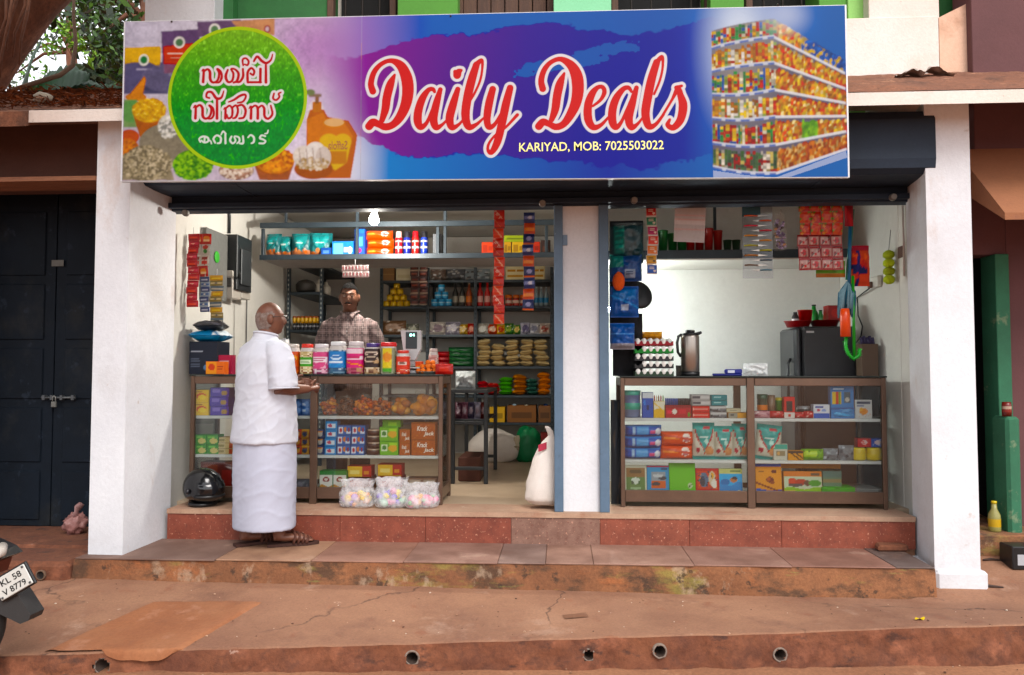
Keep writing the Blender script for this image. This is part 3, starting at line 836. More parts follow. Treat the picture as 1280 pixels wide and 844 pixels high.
b.obj('plinth', mat('mossy_laterite', '#85553a', '#6d4630', scale=3, stains=(('#4d5a2c', 2.2, .50, .12, .8, (1, 1, 2)), ('#3d3328', 5, .6, .08, .6)), grain=.25, gscale=40, rough=.95, bump=.6), parent=cl)
q = G(84, 726, .2)
b = MB(); b.box(-6.0, q.x, q.y, 5.285, .08, P(60, 703, q.y).z, ch=.03); low = b.obj('low_step', M_KERB, parent=cl)
pp = P(51, 719, q.y - .01); b = MB(); n = 14
b.lathe([(.030, 0, '#6a5648'), (.033, .02, '#6a5648'), (.025, .021, '#2b211c'), (.022, .005, '#171210')], n, M=Matrix.Translation((pp.x, q.y + .004, pp.z)) @ Matrix.Rotation(radians(90), 4, 'X'))
b.obj('drain_pipe', M_MATTE, parent=low)
YD = 5.97
dL, dM, dR = P(-58, 400, YD).x, P(69, 400, YD).x, P(150, 400, YD).x
dzt = zb + .18
for x0, x1 in ((dL, dM - .004), (dM + .004, dR)):
    b = MB(); b.box(x0, x1, YD, YD + .035, clf + .004, dzt, ch=.003); leaf = b.obj('door_leaf', M_DOOR, parent=cl)
    zs = [P(40, y, YD).z for y in (655, 583, 504, 430, 350, 260)]
    zc = clf + .05
    st = .085
    for k in range(5):
        za, zc = (zs[k] + .035, zs[k + 1] - .035)
        b = MB(); xa, xb = x0 + st, x1 - st
        b.box(xa, xb, YD - .012, YD, za, zc, ch=.011); b.obj('panel', M_DOOR, parent=leaf)
b = MB(); z = P(75, 497, YD).z
b.tube([(P(55, 497, YD).x, YD - .03, z), (P(97, 497, YD).x, YD - .03, z)], .009, '#55585a', 8)
for xx in (58, 68, 80, 94): b.box(P(xx, 497, YD).x - .012, P(xx, 497, YD).x + .012, YD - .042, YD, z - .02, z + .02, '#4a4d50', ch=.003)
b.obj('bolt', M_METAL, parent=cl)
b = MB(); xx = P(72, 505, YD).x
b.box(xx - .02, xx + .02, YD - .055, YD - .035, z - .075, z - .03, '#6a6a66', ch=.004); b.tube([(xx - .012, YD - .045, z - .03), (xx - .012, YD - .045, z + .005), (xx, YD - .045, z + .015), (xx + .012, YD - .045, z + .005), (xx + .012, YD - .045, z - .03)], .004, '#8a8a86', 6)
b.obj('padlock', M_METAL, parent=cl)
b = MB(); q = P(72, 329, YD - .016); b.box(q.x - .05, q.x + .05, YD - .016, YD - .0125, q.z - .025, q.z + .025, '#6a6a66'); b.obj('paper_label', M_MATTE, parent=cl)
# ------------------------------------------------------------------ the printed shop sign
SY = 4.70
sTL, sTR, sBL, sBR = P(155, 27, SY), P(1058, 6, SY), P(155, 227, SY), P(1055, 222, SY)
SX0, SX1 = sTL.x, sTR.x
SZ0, SZ1 = (sBL.z + sBR.z) / 2, (sTL.z + sTR.z) / 2
sign = thing('shop_sign', 'wide printed shop name board in purple and blue above both bays', 'signboard', ((SX0 + SX1) / 2, SY, SZ0))
def sign_print():
    W, Hh = 1300, 290
    xs = np.linspace(155, 1058, W + 1); ts = np.linspace(0, 1, Hh + 1)          # t = 0 at the bottom edge
    X, T = np.meshgrid(xs, ts)
    yt = 27 - 21 * (X - 155) / 903; yb = 227 - 5 * (X - 155) / 903
    Y = yb + (yt - yb) * T                                                     # print coordinates (top-down)
    rn = np.random.RandomState(5)
    def vnoise(sx, sy, seed):
        r = np.random.RandomState(seed); gx, gy = int(903 / sx) + 3, int(240 / sy) + 3
        g = r.rand(gy, gx); fx, fy = (X - 155) / sx, np.clip(Y, 0, 239) / sy
        ix, iy = fx.astype(int), fy.astype(int); ax, ay = fx - ix, fy - iy
        ax = ax * ax * (3 - 2 * ax); ay = ay * ay * (3 - 2 * ay)
        return (g[iy, ix] * (1 - ax) + g[iy, ix + 1] * ax) * (1 - ay) + (g[iy + 1, ix] * (1 - ax) + g[iy + 1, ix + 1] * ax) * ay
    def lerp3(a, c, t): return a + (c - a) * t[..., None]
    def arr(h): return np.array(H(h))
    def stops(v, st):
        out = np.zeros(v.shape + (3,))
        for ch in range(3): out[..., ch] = np.interp(v, [s[0] for s in st], [H(s[1])[ch] for s in st])
        return out
    IMG = stops(X, [(155, '#cfcadb'), (250, '#dcd6e2'), (400, '#d6c2da'), (455, '#a793cf'), (540, '#4f76c8'), (640, '#2f6ac2'), (800, '#235cb8'), (1058, '#1f62b4')])
    low = stops(X, [(155, '#b9aab4'), (380, '#e6dcee'), (440, '#dbe0f2'), (490, '#5a92d6'), (600, '#2a6cc4'), (760, '#2a3aa8'), (880, '#2a64b8'), (1058, '#2a6ab8')])
    IMG = lerp3(IMG, low, np.clip((Y - 90) / 110, 0, 1))
    IMG = lerp3(IMG, arr('#b071bd'), np.exp(-((X - 395) / 60) ** 2 - ((Y - 60) / 45) ** 2) * .55)
    n1 = vnoise(26, 12, 1) * .6 + vnoise(9, 5, 2) * .3 + vnoise(4, 3, 3) * .2 - .55
    xt = np.interp(X, [430, 500, 600, 700, 790, 900, 1060], [72, 52, 36, 26, 44, 22, 10])
    xb = np.interp(X, [440, 470, 505, 540, 600, 700, 800, 880, 1060], [168, 178, 196, 200, 192, 206, 214, 200, 190])
    sh = np.minimum(Y - xt, xb - Y) + n1 * 17
    brush = np.clip(sh / 2.2, 0, 1) * np.clip((X - 405) / 60, 0, 1)
    bc = stops(X + (Y - 110) * .15, [(400, '#a8469c'), (470, '#8a409a'), (560, '#643699'), (650, '#47319e'), (740, '#2f2ba0'), (860, '#1f28a2'), (930, '#244cb0')])
    gap = (np.abs(Y - (92 - (X - 640) * .21)) < 5 + 20 * (n1 + .1)) & (X > 640) & (X < 800) & (n1 > -.05)
    brush = np.where(gap, brush * .12, brush)
    brush *= np.clip((925 - X) / 70, 0, 1)
    IMG = lerp3(IMG, bc, brush)
    IMG = lerp3(IMG, arr('#f2eef8'), np.exp(-((X - 415) / 38) ** 2 - ((Y - 205) / 40) ** 2) * .8)
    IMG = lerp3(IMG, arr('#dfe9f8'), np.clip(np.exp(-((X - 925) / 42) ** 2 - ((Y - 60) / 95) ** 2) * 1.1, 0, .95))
    def put(mask, c, a=1.0): 
        m = np.clip(mask, 0, 1)[..., None] * a
        IMG[:] = IMG * (1 - m) + np.array(c if not isinstance(c, str) else H(c)) * m
    def rect(x0, y0, x1, y1, c, a=1.0, soft=.7):
        i0, i1 = np.searchsorted(xs, [x0 - 2, x1 + 2]); s_ = np.s_[:, i0:i1]; x_, y_ = X[s_], Y[s_]
        m = np.clip(np.minimum(np.minimum(x_ - x0, x1 - x_), np.minimum(y_ - y0, y1 - y_)) / soft + .5, 0, 1)[..., None] * a
        IMG[s_] = IMG[s_] * (1 - m) + np.array(c if not isinstance(c, str) else H(c)) * m
    def ell(cx, cy, rx, ry, c, a=1.0, soft=.7):
        i0, i1 = np.searchsorted(xs, [cx - rx - 2, cx + rx + 2]); s_ = np.s_[:, i0:i1]
        m = np.clip((1 - np.sqrt(((X[s_] - cx) / rx) ** 2 + ((Y[s_] - cy) / ry) ** 2)) * min(rx, ry) / soft + .5, 0, 1)[..., None] * a
        IMG[s_] = IMG[s_] * (1 - m) + np.array(c if not isinstance(c, str) else H(c)) * m
    def poly(pts, c, a=1.0):
        m = np.zeros(X.shape, bool); n = len(pts)
        for i in range(n):
            (xa, ya), (xb_, yb_) = pts[i], pts[(i + 1) % n]
            if ya == yb_: continue
            m ^= ((Y >= min(ya, yb_)) & (Y < max(ya, yb_)) & (X < (xb_ - xa) * (Y - ya) / (yb_ - ya) + xa))
        put(m.astype(float), c, a)
    def grains(cx, cy, rx, ry, cols, r, n, seed):
        r_ = np.random.RandomState(seed)
        for _ in range(n):
            a, q = r_.rand() * 2 * pi, sqrt(r_.rand())
            gx, gy = cx + rx * q * cos(a), cy + ry * q * sin(a)
            i0, i1 = np.searchsorted(xs, [gx - 2 * r, gx + 2 * r])
            tt = ((226 - gy) / 205); j0, j1 = int(max(0, (tt - 4 * r / 205) * Hh)), int(min(Hh + 1, (tt + 4 * r / 205) * Hh + 2))
            if i1 <= i0 or j1 <= j0: continue
            sub = np.s_[j0:j1, i0:i1]
            m = ((X[sub] - gx) ** 2 + ((Y[sub] - gy) * 1.15) ** 2) < r * r
            IMG[sub][m] = H(cols[r_.randint(len(cols))])
    rect(155, 60, 200, 90, '#e6b53c'); rect(155, 78, 210, 118, '#5e5a78'); poly([(155, 60), (199, 58), (199, 84), (180, 75), (155, 80)], '#e9b840')
    ell(179, 75, 6.5, 7.5, '#f4f2ea'); ell(179, 75, 4.6, 5, '#3f7a4a'); rect(170, 86, 190, 88, '#b9b4cc')
    poly([(200, 39), (248, 36), (250, 90), (203, 92)], '#655070'); poly([(203, 58), (240, 54), (240, 92), (205, 92)], '#c8432f')
    ell(223, 53, 7, 7.5, '#f4f0ea'); ell(223, 53, 5, 5, '#5a7a5a'); rect(208, 66, 228, 68, '#f2d8cc'); rect(212, 72, 226, 73, '#f2d8cc')
    poly([(245, 27), (300, 24), (300, 44), (246, 46)], '#6a5570'); ell(267, 37, 7, 8, '#f4f0ea'); ell(267, 37, 5, 5.5, '#6a8a66')
    poly([(288, 26), (342, 22), (342, 44), (300, 40)], '#cfa184'); ell(333, 36, 4, 5, '#9a4a50'); ell(333, 36, 2.4, 3.2, '#d8c2c6')
    ell(196, 104, 22, 13, '#4e4c66'); ell(210, 98, 34, 18, '#6b6680', .8)
    poly([(163, 118), (180, 96), (182, 100), (178, 122), (166, 123)], '#e08a2c'); ell(170, 122, 13, 5, '#d98a3a')
    rect(155, 125, 172, 160, '#7f9a6a'); ell(165, 140, 14, 14, '#6f9a62')
    poly([(166, 140), (208, 140), (200, 176), (178, 178)], '#b3673a'); ell(187, 139, 21, 15, '#d9a648'); grains(187, 138, 20, 14, ['#e6bf6a', '#d9a640', '#c8913a', '#f0d48a'], 1.9, 420, 3)
    ell(163, 172, 12, 9, '#c2552c'); ell(160, 186, 15, 12, '#c98058'); grains(160, 188, 15, 10, ['#d98a5a', '#b3663c', '#e0a878'], 1.6, 160, 4)
    ell(215, 180, 40, 26, '#8a8272'); ell(212, 158, 14, 14, '#c9c6ba'); grains(212, 160, 12, 14, ['#f2f0ea', '#8a8a84', '#d9d6cc'], 1.8, 140, 6)
    poly([(155, 226), (155, 196), (172, 184), (190, 182), (212, 200), (220, 226)], '#9a8f78'); grains(184, 206, 32, 22, ['#b3a78c', '#8a7f68', '#cbbfa6', '#6f6654'], 1.7, 900, 7)
    ell(243, 207, 25, 19, '#5f8a3c'); grains(243, 208, 24, 18, ['#8abf4e', '#5f9a3a', '#3f7a2c', '#a6d26a'], 1.9, 520, 8)
    ell(297, 214, 22, 12, '#8a7468'); grains(297, 214, 20, 11, ['#d9c2ae', '#b39080', '#8a6656', '#f0e2d4'], 1.8, 260, 9)
    poly([(318, 205), (369, 205), (362, 226), (326, 226)], '#a9705a'); ell(345, 202, 24, 16, '#d9832e'); grains(345, 200, 22, 14, ['#f09a3c', '#d9782a', '#b85c20', '#f6b45c'], 2.6, 220, 10)
    ell(395, 150, 12, 25, '#efe6ea'); 
    poly([(388, 138), (405, 138), (410, 147), (436, 152), (447, 170), (445, 186), (439, 224), (390, 224), (384, 200), (384, 150)], '#c2651f')
    poly([(384, 150), (404, 141), (408, 150), (432, 156), (442, 172), (438, 180), (404, 178), (392, 200), (385, 200)], '#d98034')
    ell(418, 154, 13, 5.5, '#e9c49a'); rect(391, 128, 402, 141, '#c87a30'); rect(394, 118, 399, 130, '#8f6a52'); rect(386, 118, 402, 122, '#8a7464'); ell(388, 116, 6, 4, '#77805c')
    ell(412, 178, 12, 10, '#e3bd5a'); ell(429, 178, 11, 10, '#e3bd5a'); poly([(402, 182), (439, 182), (434, 205), (420, 214), (406, 204)], '#e3bd5a'); rect(408, 190, 434, 206, '#c9822c')
    ell(393, 212, 24, 13, '#a8603a'); ell(381, 196, 14, 13, '#e6ddd4'); ell(395, 192, 13, 14, '#efe8e2'); ell(405, 198, 10, 14, '#d9cec6'); grains(392, 206, 20, 8, ['#a8906a', '#c8b090', '#e8dccc'], 2, 120, 12)
    for gx in (374, 383, 391, 400): poly([(gx, 186), (gx + 1, 186), (gx + 4, 205), (gx + 2, 206)], '#b3a59c')
    rc = np.random.RandomState(21)
    rows = [(20, 74), (47, 94), (80, 113), (114, 131), (148, 147), (183, 166), (219, 188)]
    lw = [36, 62, 91, 120, 150, 181, 211]
    def shelf_y(k, x):
        if x < 968:
            t = (x - 890) / 78.0; return lw[k] + (rows[k][0] - lw[k]) * (t ** .8 if k < 3 else t) + 3 * sin(pi * t) * (1 if k > 2 else -.3)
        t = (x - 968) / 90.0; return rows[k][0] + (rows[k][1] - rows[k][0]) * t
    warm = ['#d9982c', '#e6b84a', '#c8562c', '#d93a2a', '#f0d060', '#b3742c', '#e07a30', '#f2e2b0']
    mixc = ['#d9a84a', '#c83a32', '#3f8a4a', '#e8e0c8', '#4a6ab0', '#e6c870', '#8a9a4a', '#b34a3a']
    for xx in range(890, 1057): rect(xx, shelf_y(0, xx) + 3, xx + 1.2, shelf_y(6, xx), '#6a5a4a', .75, .3)
    for k in range(6):
        x = 890.2
        while x < 1057:
            left = x < 968; wdt = 2.2 + rc.rand() * (3.0 if left else 2.2)
            y0, y1 = shelf_y(k, x + wdt / 2), shelf_y(k + 1, x + wdt / 2); hgt = y1 - y0
            pal = warm if not left else (mixc if k in (0, 2, 4) else warm + ['#e8e4da', '#8aa05a'])
            if x > 1000 and k == 0: pal = ['#3a5aa8', '#4a72c0', '#d9b85a']
            if k == 4 and 1000 < x < 1020: pal = ['#6aa83a', '#8ac04a']
            if k == 5: pal = ['#4a6a3a', '#3f5a34', '#c8b87a', '#e8e0d0', '#a83a30'] if left else ['#c8702a', '#d9b88a', '#a84a2a']
            n_ = max(2, int(hgt / 5)); top = .12 + .16 * rc.rand()
            base = pal[rc.randint(len(pal))] if left else None
            for q in range(n_):
                c = np.clip(np.array(H(base if left and rc.rand() < .6 else pal[rc.randint(len(pal))])) * (.45 + .8 * rc.rand()), 0, 1)
                ya, yb2 = y0 + hgt * (top + (.92 - top) * q / n_), y0 + hgt * (top + (.92 - top) * (q + 1) / n_)
                if left: rect(x, ya, x + wdt - .3, yb2, c, .95, 1.0)
                else: ell(x + wdt / 2, (ya + yb2) / 2, wdt * (.5 + .5 * rc.rand()), hgt / n_ * (.4 + .4 * rc.rand()), c, .9, 1.2)
            x += wdt * (1.0 if left else .8)
        for x in np.arange(890.2, 1056, 1.6):
            y1 = shelf_y(k + 1, x + .8); lf = x < 968
            rect(x, y1 - (3.4 if lf else 2.6), x + 2.0, y1 + .6, '#e6e8ee' if not lf else '#d9deea', .9, 1.0)
            if lf and int(x / 6) % 3: rect(x, y1 - 1.6, x + 2.0, y1 + .8, '#3f5aa8', .85, .8)
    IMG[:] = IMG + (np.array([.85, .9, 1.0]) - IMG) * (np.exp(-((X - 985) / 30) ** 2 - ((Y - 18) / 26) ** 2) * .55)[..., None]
    k0 = np.searchsorted(xs, 884); A = IMG[:, k0:]
    for _ in range(2): A = (A * 2 + np.roll(A, 1, 0) + np.roll(A, -1, 0) + np.roll(A, 1, 1) + np.roll(A, -1, 1)) / 6
    A[:, :3] = IMG[:, k0:k0 + 3]; IMG[:, k0:] = A
    poly([(890, 214), (930, 220), (968, 223), (1056, 190), (1058, 198), (975, 226), (890, 224)], '#dfe4f0', .55)
    for sel in (np.searchsorted(xs, 452),):          # soften the photo print on the left and give it grain
        A = IMG[:, :sel]
        for _ in range(3):
            A = (A + np.roll(A, 1, 0) + np.roll(A, -1, 0) + np.roll(A, 1, 1) + np.roll(A, -1, 1)) / 5
        g = .55 + .5 * vnoise(7, 7, 41) + .45 * vnoise(2.6, 2.6, 42)
        w_ = np.clip((430 - X[:, :sel]) / 60, 0, 1)[..., None]
        IMG[:, :sel] = A * (1 + (g[:, :sel, None] - 1) * .5 * w_)
    d = np.sqrt(((X - 297) / 87) ** 2 + ((Y - 122.5) / 89.5) ** 2)
    put(np.clip((1 - d) * 87 / .7 + .5, 0, 1), '#b6d62e')
    gr = stops(Y, [(35, '#8ab45e'), (90, '#5a9a4a'), (150, '#2f8a3a'), (210, '#1f8436')])
    gn = vnoise(3.2, 3.6, 31) * .5 + vnoise(1.7, 2.6, 32) * .5
    gr = gr * (.74 + .95 * gn)[..., None] + np.clip(gn - .66, 0, 1)[..., None] * np.array([.5, .6, .25])
    m = np.clip((.955 - d) * 87 / .7 + .5, 0, 1)[..., None]; IMG[:] = IMG * (1 - m) + gr * m
    def cat(pts, n=9):
        pts = [pts[0]] + list(pts) + [pts[-1]]; out = []
        for i in range(1, len(pts) - 2):
            p0, p1, p2, p3 = (np.array(q, float) for q in pts[i - 1:i + 3])
            for t in np.linspace(0, 1, n, endpoint=False):
                out.append(.5 * (2 * p1 + (p2 - p0) * t + (2 * p0 - 5 * p1 + 4 * p2 - p3) * t * t + (3 * p1 - p0 - 3 * p2 + p3) * t ** 3))
        out.append(np.array(pts[-1], float)); return out
    def field(strokes, sc, ox, oy, wmul=1.0):
        D = np.full(X.shape, 1e3)
        for st in strokes:
            q = cat(st)
            for a, c in zip(q[:-1], q[1:]):
                ax, ay, aw = a[0] / sc + ox, a[1] / sc + oy, max(.4, a[2]) / sc * wmul
                bx, by, bw_ = c[0] / sc + ox, c[1] / sc + oy, max(.4, c[2]) / sc * wmul
                pad = max(aw, bw_) + 9
                i0, i1 = np.searchsorted(xs, [min(ax, bx) - pad, max(ax, bx) + pad])
                t0, t1 = (226.5 - max(ay, by) - pad) / 204, (224 - min(ay, by) + pad) / 196
                j0, j1 = max(0, int(t0 * Hh) - 2), min(Hh + 1, int(t1 * Hh) + 4)
                sub = np.s_[j0:j1, i0:i1]
                px, py = X[sub] - ax, Y[sub] - ay; ex, ey = bx - ax, by - ay
                t = np.clip((px * ex + py * ey) / max(1e-6, ex * ex + ey * ey), 0, 1)
                dd = np.sqrt((px - t * ex) ** 2 + (py - t * ey) ** 2) - (aw + (bw_ - aw) * t)
                D[sub] = np.minimum(D[sub], dd)
        return D
    daily = [[(85, 342, 22), (72, 290, 20), (92, 215, 18), (140, 160, 15), (205, 138, 16), (268, 172, 30), (306, 250, 38), (316, 340, 38), (302, 430, 35), (266, 510, 30), (220, 562, 24), (170, 578, 24), (128, 562, 22), (88, 548, 26), (62, 574, 26)],
             [(228, 232, 8), (200, 295, 26), (178, 380, 28), (168, 460, 26), (146, 535, 18)],
             [(492, 345, 10), (480, 328, 14), (450, 335, 16), (412, 390, 24), (386, 470, 27), (382, 540, 27), (402, 580, 20), (440, 552, 13), (470, 480, 9), (500, 400, 9)],
             [(530, 330, 15), (505, 420, 24), (486, 520, 27), (502, 580, 21), (540, 566, 11), (580, 525, 7)],
             [(645, 328, 17), (614, 430, 26), (592, 520, 27), (606, 580, 21), (648, 566, 11), (690, 520, 7)],
             [(628, 212, 14), (640, 236, 24), (650, 212, 20), (668, 202, 9)],
             [(768, 165, 22), (738, 260, 28), (710, 380, 29), (696, 500, 28), (716, 576, 23), (762, 566, 13), (815, 520, 7)],
             [(762, 170, 20), (802, 135, 12), (806, 190, 8), (792, 270, 8), (758, 350, 8), (728, 400, 9)],
             [(875, 328, 22), (852, 420, 26), (838, 520, 24), (850, 578, 20), (890, 560, 13), (935, 480, 8)],
             [(990, 320, 22), (962, 430, 27), (935, 560, 27), (905, 680, 25), (868, 746, 17), (845, 732, 11), (850, 690, 9), (890, 636, 8), (960, 582, 8), (1038, 498, 11)]]
    deals = [[(150, 325, 22), (140, 270, 20), (160, 200, 18), (205, 148, 15), (270, 128, 17), (338, 170, 30), (374, 240, 39), (382, 330, 39), (367, 420, 35), (330, 500, 29), (285, 560, 23), (235, 578, 22), (190, 558, 20), (152, 546, 24), (124, 574, 25)],
             [(292, 222, 8), (264, 290, 26), (245, 370, 28), (232, 460, 26), (208, 530, 18)],
             [(480, 440, 8), (530, 400, 11), (556, 350, 15), (545, 315, 14), (510, 318, 15), (472, 365, 24), (448, 440, 27), (450, 530, 27), (482, 580, 21), (532, 566, 13), (585, 510, 7)],
             [(735, 345, 9), (715, 318, 14), (680, 328, 17), (636, 385, 24), (610, 460, 27), (608, 540, 27), (630, 580, 20), (665, 548, 12), (700, 470, 9), (735, 390, 9)],
             [(768, 318, 15), (740, 420, 24), (716, 520, 27), (732, 580, 21), (772, 560, 11), (808, 515, 7)],
             [(902, 150, 23), (868, 260, 28), (842, 380, 29), (826, 490, 28), (846, 572, 23), (892, 562, 13), (945, 495, 9)],
             [(900, 155, 18), (938, 112, 12), (942, 180, 8), (922, 270, 8), (884, 360, 8)],
             [(940, 500, 9), (1000, 400, 9), (1040, 330, 18), (1058, 370, 22), (1074, 440, 29), (1056, 530, 26), (1010, 582, 20), (972, 566, 16), (985, 530, 9)],
             [(1030, 318, 14), (1066, 306, 9)]]
    D = np.minimum(field(daily, 5.276, 450, 50), field(deals, 5.2727, 650, 50))
    put(np.clip((3.6 - D) / .7 + .5, 0, 1), '#f4f2f4'); put(np.clip(-D / .6 + .5, 0, 1), '#e0201c')
    m1 = [[(180, 220, 4), (192, 215, 9), (190, 298, 11)], [(192, 225, 8), (218, 208, 9), (236, 226, 11), (240, 280, 11), (262, 302, 9), (292, 285, 9), (302, 235, 10), (288, 206, 9), (312, 225, 9), (320, 265, 10), (305, 298, 8), (278, 302, 8)],
          [(362, 212, 8), (348, 260, 11), (366, 298, 9), (394, 288, 9), (402, 240, 9), (386, 207, 8), (412, 208, 8), (438, 240, 10), (428, 290, 10), (404, 302, 8)], [(468, 205, 8), (470, 260, 10), (448, 296, 9), (425, 298, 8)],
          [(470, 180, 7), (466, 140, 8), (488, 130, 8), (508, 152, 8), (500, 178, 8), (480, 172, 6)],
          [(522, 238, 8), (542, 248, 8), (548, 220, 9), (526, 200, 9), (502, 232, 10), (504, 298, 10)], [(504, 300, 9), (596, 300, 9)], [(592, 205, 10), (592, 300, 10)], [(630, 180, 9), (632, 300, 11)],
          [(545, 150, 8), (568, 118, 10), (600, 148, 11), (632, 164, 10), (664, 142, 8), (676, 102, 5)]]
    m2 = [[(125, 482, 4), (140, 470, 9), (140, 555, 11)], [(142, 480, 8), (168, 462, 9), (188, 484, 11), (192, 540, 11), (214, 558, 9), (242, 538, 9), (252, 490, 10), (236, 464, 8), (262, 486, 9), (268, 530, 9), (252, 556, 8), (228, 558, 7)],
          [(290, 420, 9), (292, 556, 11)], [(236, 412, 8), (214, 402, 8), (222, 372, 9), (252, 372, 10), (286, 414, 11), (320, 408, 9), (336, 362, 5)],
          [(338, 492, 4), (350, 486, 9), (350, 556, 10)], [(352, 486, 8), (378, 466, 8), (398, 490, 9), (396, 540, 9), (372, 556, 8), (360, 530, 7)], [(398, 480, 8), (424, 464, 8), (438, 500, 9), (426, 545, 9), (404, 556, 7)], [(430, 470, 8), (468, 462, 9), (492, 500, 10), (480, 548, 9), (448, 556, 8)],
          [(372, 440, 6), (410, 424, 9), (452, 396, 10), (486, 388, 9), (490, 410, 8), (470, 438, 8), (436, 446, 7)],
          [(516, 486, 4), (530, 476, 9), (530, 556, 11)], [(532, 484, 8), (556, 466, 8), (576, 484, 10), (578, 556, 11)], [(580, 484, 8), (604, 466, 8), (622, 486, 10), (626, 540, 10), (652, 558, 9), (680, 525, 9), (668, 466, 7)],
          [(690, 380, 7), (684, 414, 8), (706, 426, 8), (728, 404, 8), (722, 382, 7), (738, 372, 6)]]
    D = np.minimum(field(m1, 5.627, 220, 50, .92), field(m2, 5.627, 220, 50, .92))
    put(np.clip((2.9 - D) / .7 + .5, 0, 1), '#f3eef0'); put(np.clip(-D / .6 + .5, 0, 1), '#c93438')
    m3 = [[(178, 722, 7), (170, 700, 7), (196, 684, 8), (230, 694, 8), (232, 718, 7), (205, 726, 7), (185, 712, 6)], [(208, 684, 7), (206, 725, 7)], [(232, 705, 6), (250, 718, 6), (256, 735, 5)],
          [(282, 728, 7), (270, 700, 8), (292, 676, 7), (320, 692, 8), (318, 726, 8), (298, 732, 6)], [(352, 662, 7), (354, 732, 8)], [(322, 672, 5), (336, 648, 7), (354, 664, 7)],
          [(396, 684, 7), (386, 710, 8), (404, 732, 7), (424, 715, 7), (416, 684, 6), (446, 690, 7), (452, 715, 7), (436, 732, 6)], [(476, 682, 7), (478, 730, 8), (452, 732, 6)],
          [(512, 690, 6), (530, 674, 7), (552, 690, 8), (552, 722, 8), (536, 732, 6)],
          [(632, 682, 7), (606, 676, 7), (596, 696, 8), (620, 706, 7), (634, 718, 7), (622, 732, 7), (592, 732, 7)], [(630, 664, 5), (646, 660, 6), (652, 640, 5)]]
    D = field(m3, 5.627, 220, 50, .9)
    put(np.clip(-D / .7 + .5, 0, 1), '#eef4ee')
    return W, Hh, IMG
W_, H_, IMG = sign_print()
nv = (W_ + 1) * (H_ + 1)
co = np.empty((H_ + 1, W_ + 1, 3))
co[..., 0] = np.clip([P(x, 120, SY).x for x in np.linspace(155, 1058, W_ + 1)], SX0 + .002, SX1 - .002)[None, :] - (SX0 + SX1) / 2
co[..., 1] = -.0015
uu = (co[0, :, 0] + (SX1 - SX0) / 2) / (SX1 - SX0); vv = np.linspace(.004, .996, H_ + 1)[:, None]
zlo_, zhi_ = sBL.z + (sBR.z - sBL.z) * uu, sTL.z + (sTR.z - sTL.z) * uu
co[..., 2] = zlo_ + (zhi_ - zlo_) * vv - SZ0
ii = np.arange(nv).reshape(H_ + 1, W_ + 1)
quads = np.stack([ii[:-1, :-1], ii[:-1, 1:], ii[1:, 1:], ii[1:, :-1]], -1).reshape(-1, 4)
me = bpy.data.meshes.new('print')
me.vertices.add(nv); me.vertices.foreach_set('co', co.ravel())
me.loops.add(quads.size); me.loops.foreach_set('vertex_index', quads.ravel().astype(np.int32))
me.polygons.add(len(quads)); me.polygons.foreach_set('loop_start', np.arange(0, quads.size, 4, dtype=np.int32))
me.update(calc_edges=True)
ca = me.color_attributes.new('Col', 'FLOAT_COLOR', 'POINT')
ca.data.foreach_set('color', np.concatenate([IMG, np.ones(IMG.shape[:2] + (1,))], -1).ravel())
M_SIGN = mat('printed_vinyl', attr=True, base='#c8c8c8', spec=.15, sat=1.3, grain=.02, gscale=8, rough=.42, bump=.02, bscale=3)
me.materials.append(M_SIGN)
o = bpy.data.objects.new('print', me); COL.objects.link(o); o.parent = sign
b = MB(); b.hexa([(SX0, SY, sBL.z), (SX1, SY, sBR.z), (SX1, SY + .03, sBR.z), (SX0, SY + .03, sBL.z), (SX0, SY, sTL.z), (SX1, SY, sTR.z), (SX1, SY + .03, sTR.z), (SX0, SY + .03, sTL.z)], '#c9c9cc'); b.obj('panel', M_METAL, parent=sign)
for k in range(6):
    xx = SX0 + (SX1 - SX0) * (k + .5) / 6
    b = MB(); b.box(xx - .015, xx + .015, SY + .031, CYF - .004 if k % 2 else SY + .06, SZ1 - .35 if k % 2 else SZ0 + .05, SZ1 - .31 if k % 2 else SZ1 - .05, '#55595c', ch=.003); b.obj('bracket', M_METAL, parent=sign)
def sp(px, py):     # print coordinates to the board's own plane
    t = (px - 155) / 903; yt, yb = 27 - 21 * t, 227 - 5 * t
    x = P(px, 120, SY).x; u = (x - SX0) / (SX1 - SX0); za, zc = sBL.z + (sBR.z - sBL.z) * u, sTL.z + (sTR.z - sTL.z) * u
    return Vector((x - (SX0 + SX1) / 2, -.0035, za + (zc - za) * (yb - py) / (yb - yt) - SZ0))
M_YEL = mat('yellow_ink', '#efe489', grain=0, bump=0, rough=.5)
a, c = sp(649, 192), sp(829, 176)
text_obj('lettering', 'KARIYAD, MOB: 7025503022', sign, a, c.z - a.z, c.x - a.x, M_YEL, bold=.006)
M_INK = mat('brown_ink', '#8a4a26', grain=0, bump=0, rough=.5)
a, c = sp(435, 187), sp(411, 177)
me = mesh_of_text('Saffola', a.z * 0 + (c.z - a.z), abs(a.x - c.x)); me.materials.append(M_INK)
o = bpy.data.objects.new('lettering', me); COL.objects.link(o); o.parent = sign; o.location = a; o.scale = (-1, 1, 1)
for bx, by in ((213, 27), (974, 6), (563, 20)):
    b = MB(); q = sp(bx, by); q = q + sign.location
    b.tube([(q.x, SY - .006, q.z - .004), (q.x + .004, SY + .02, q.z + .012)], .006, '#3a3534', 6); b.obj('tie_wire', M_METAL, parent=sign)
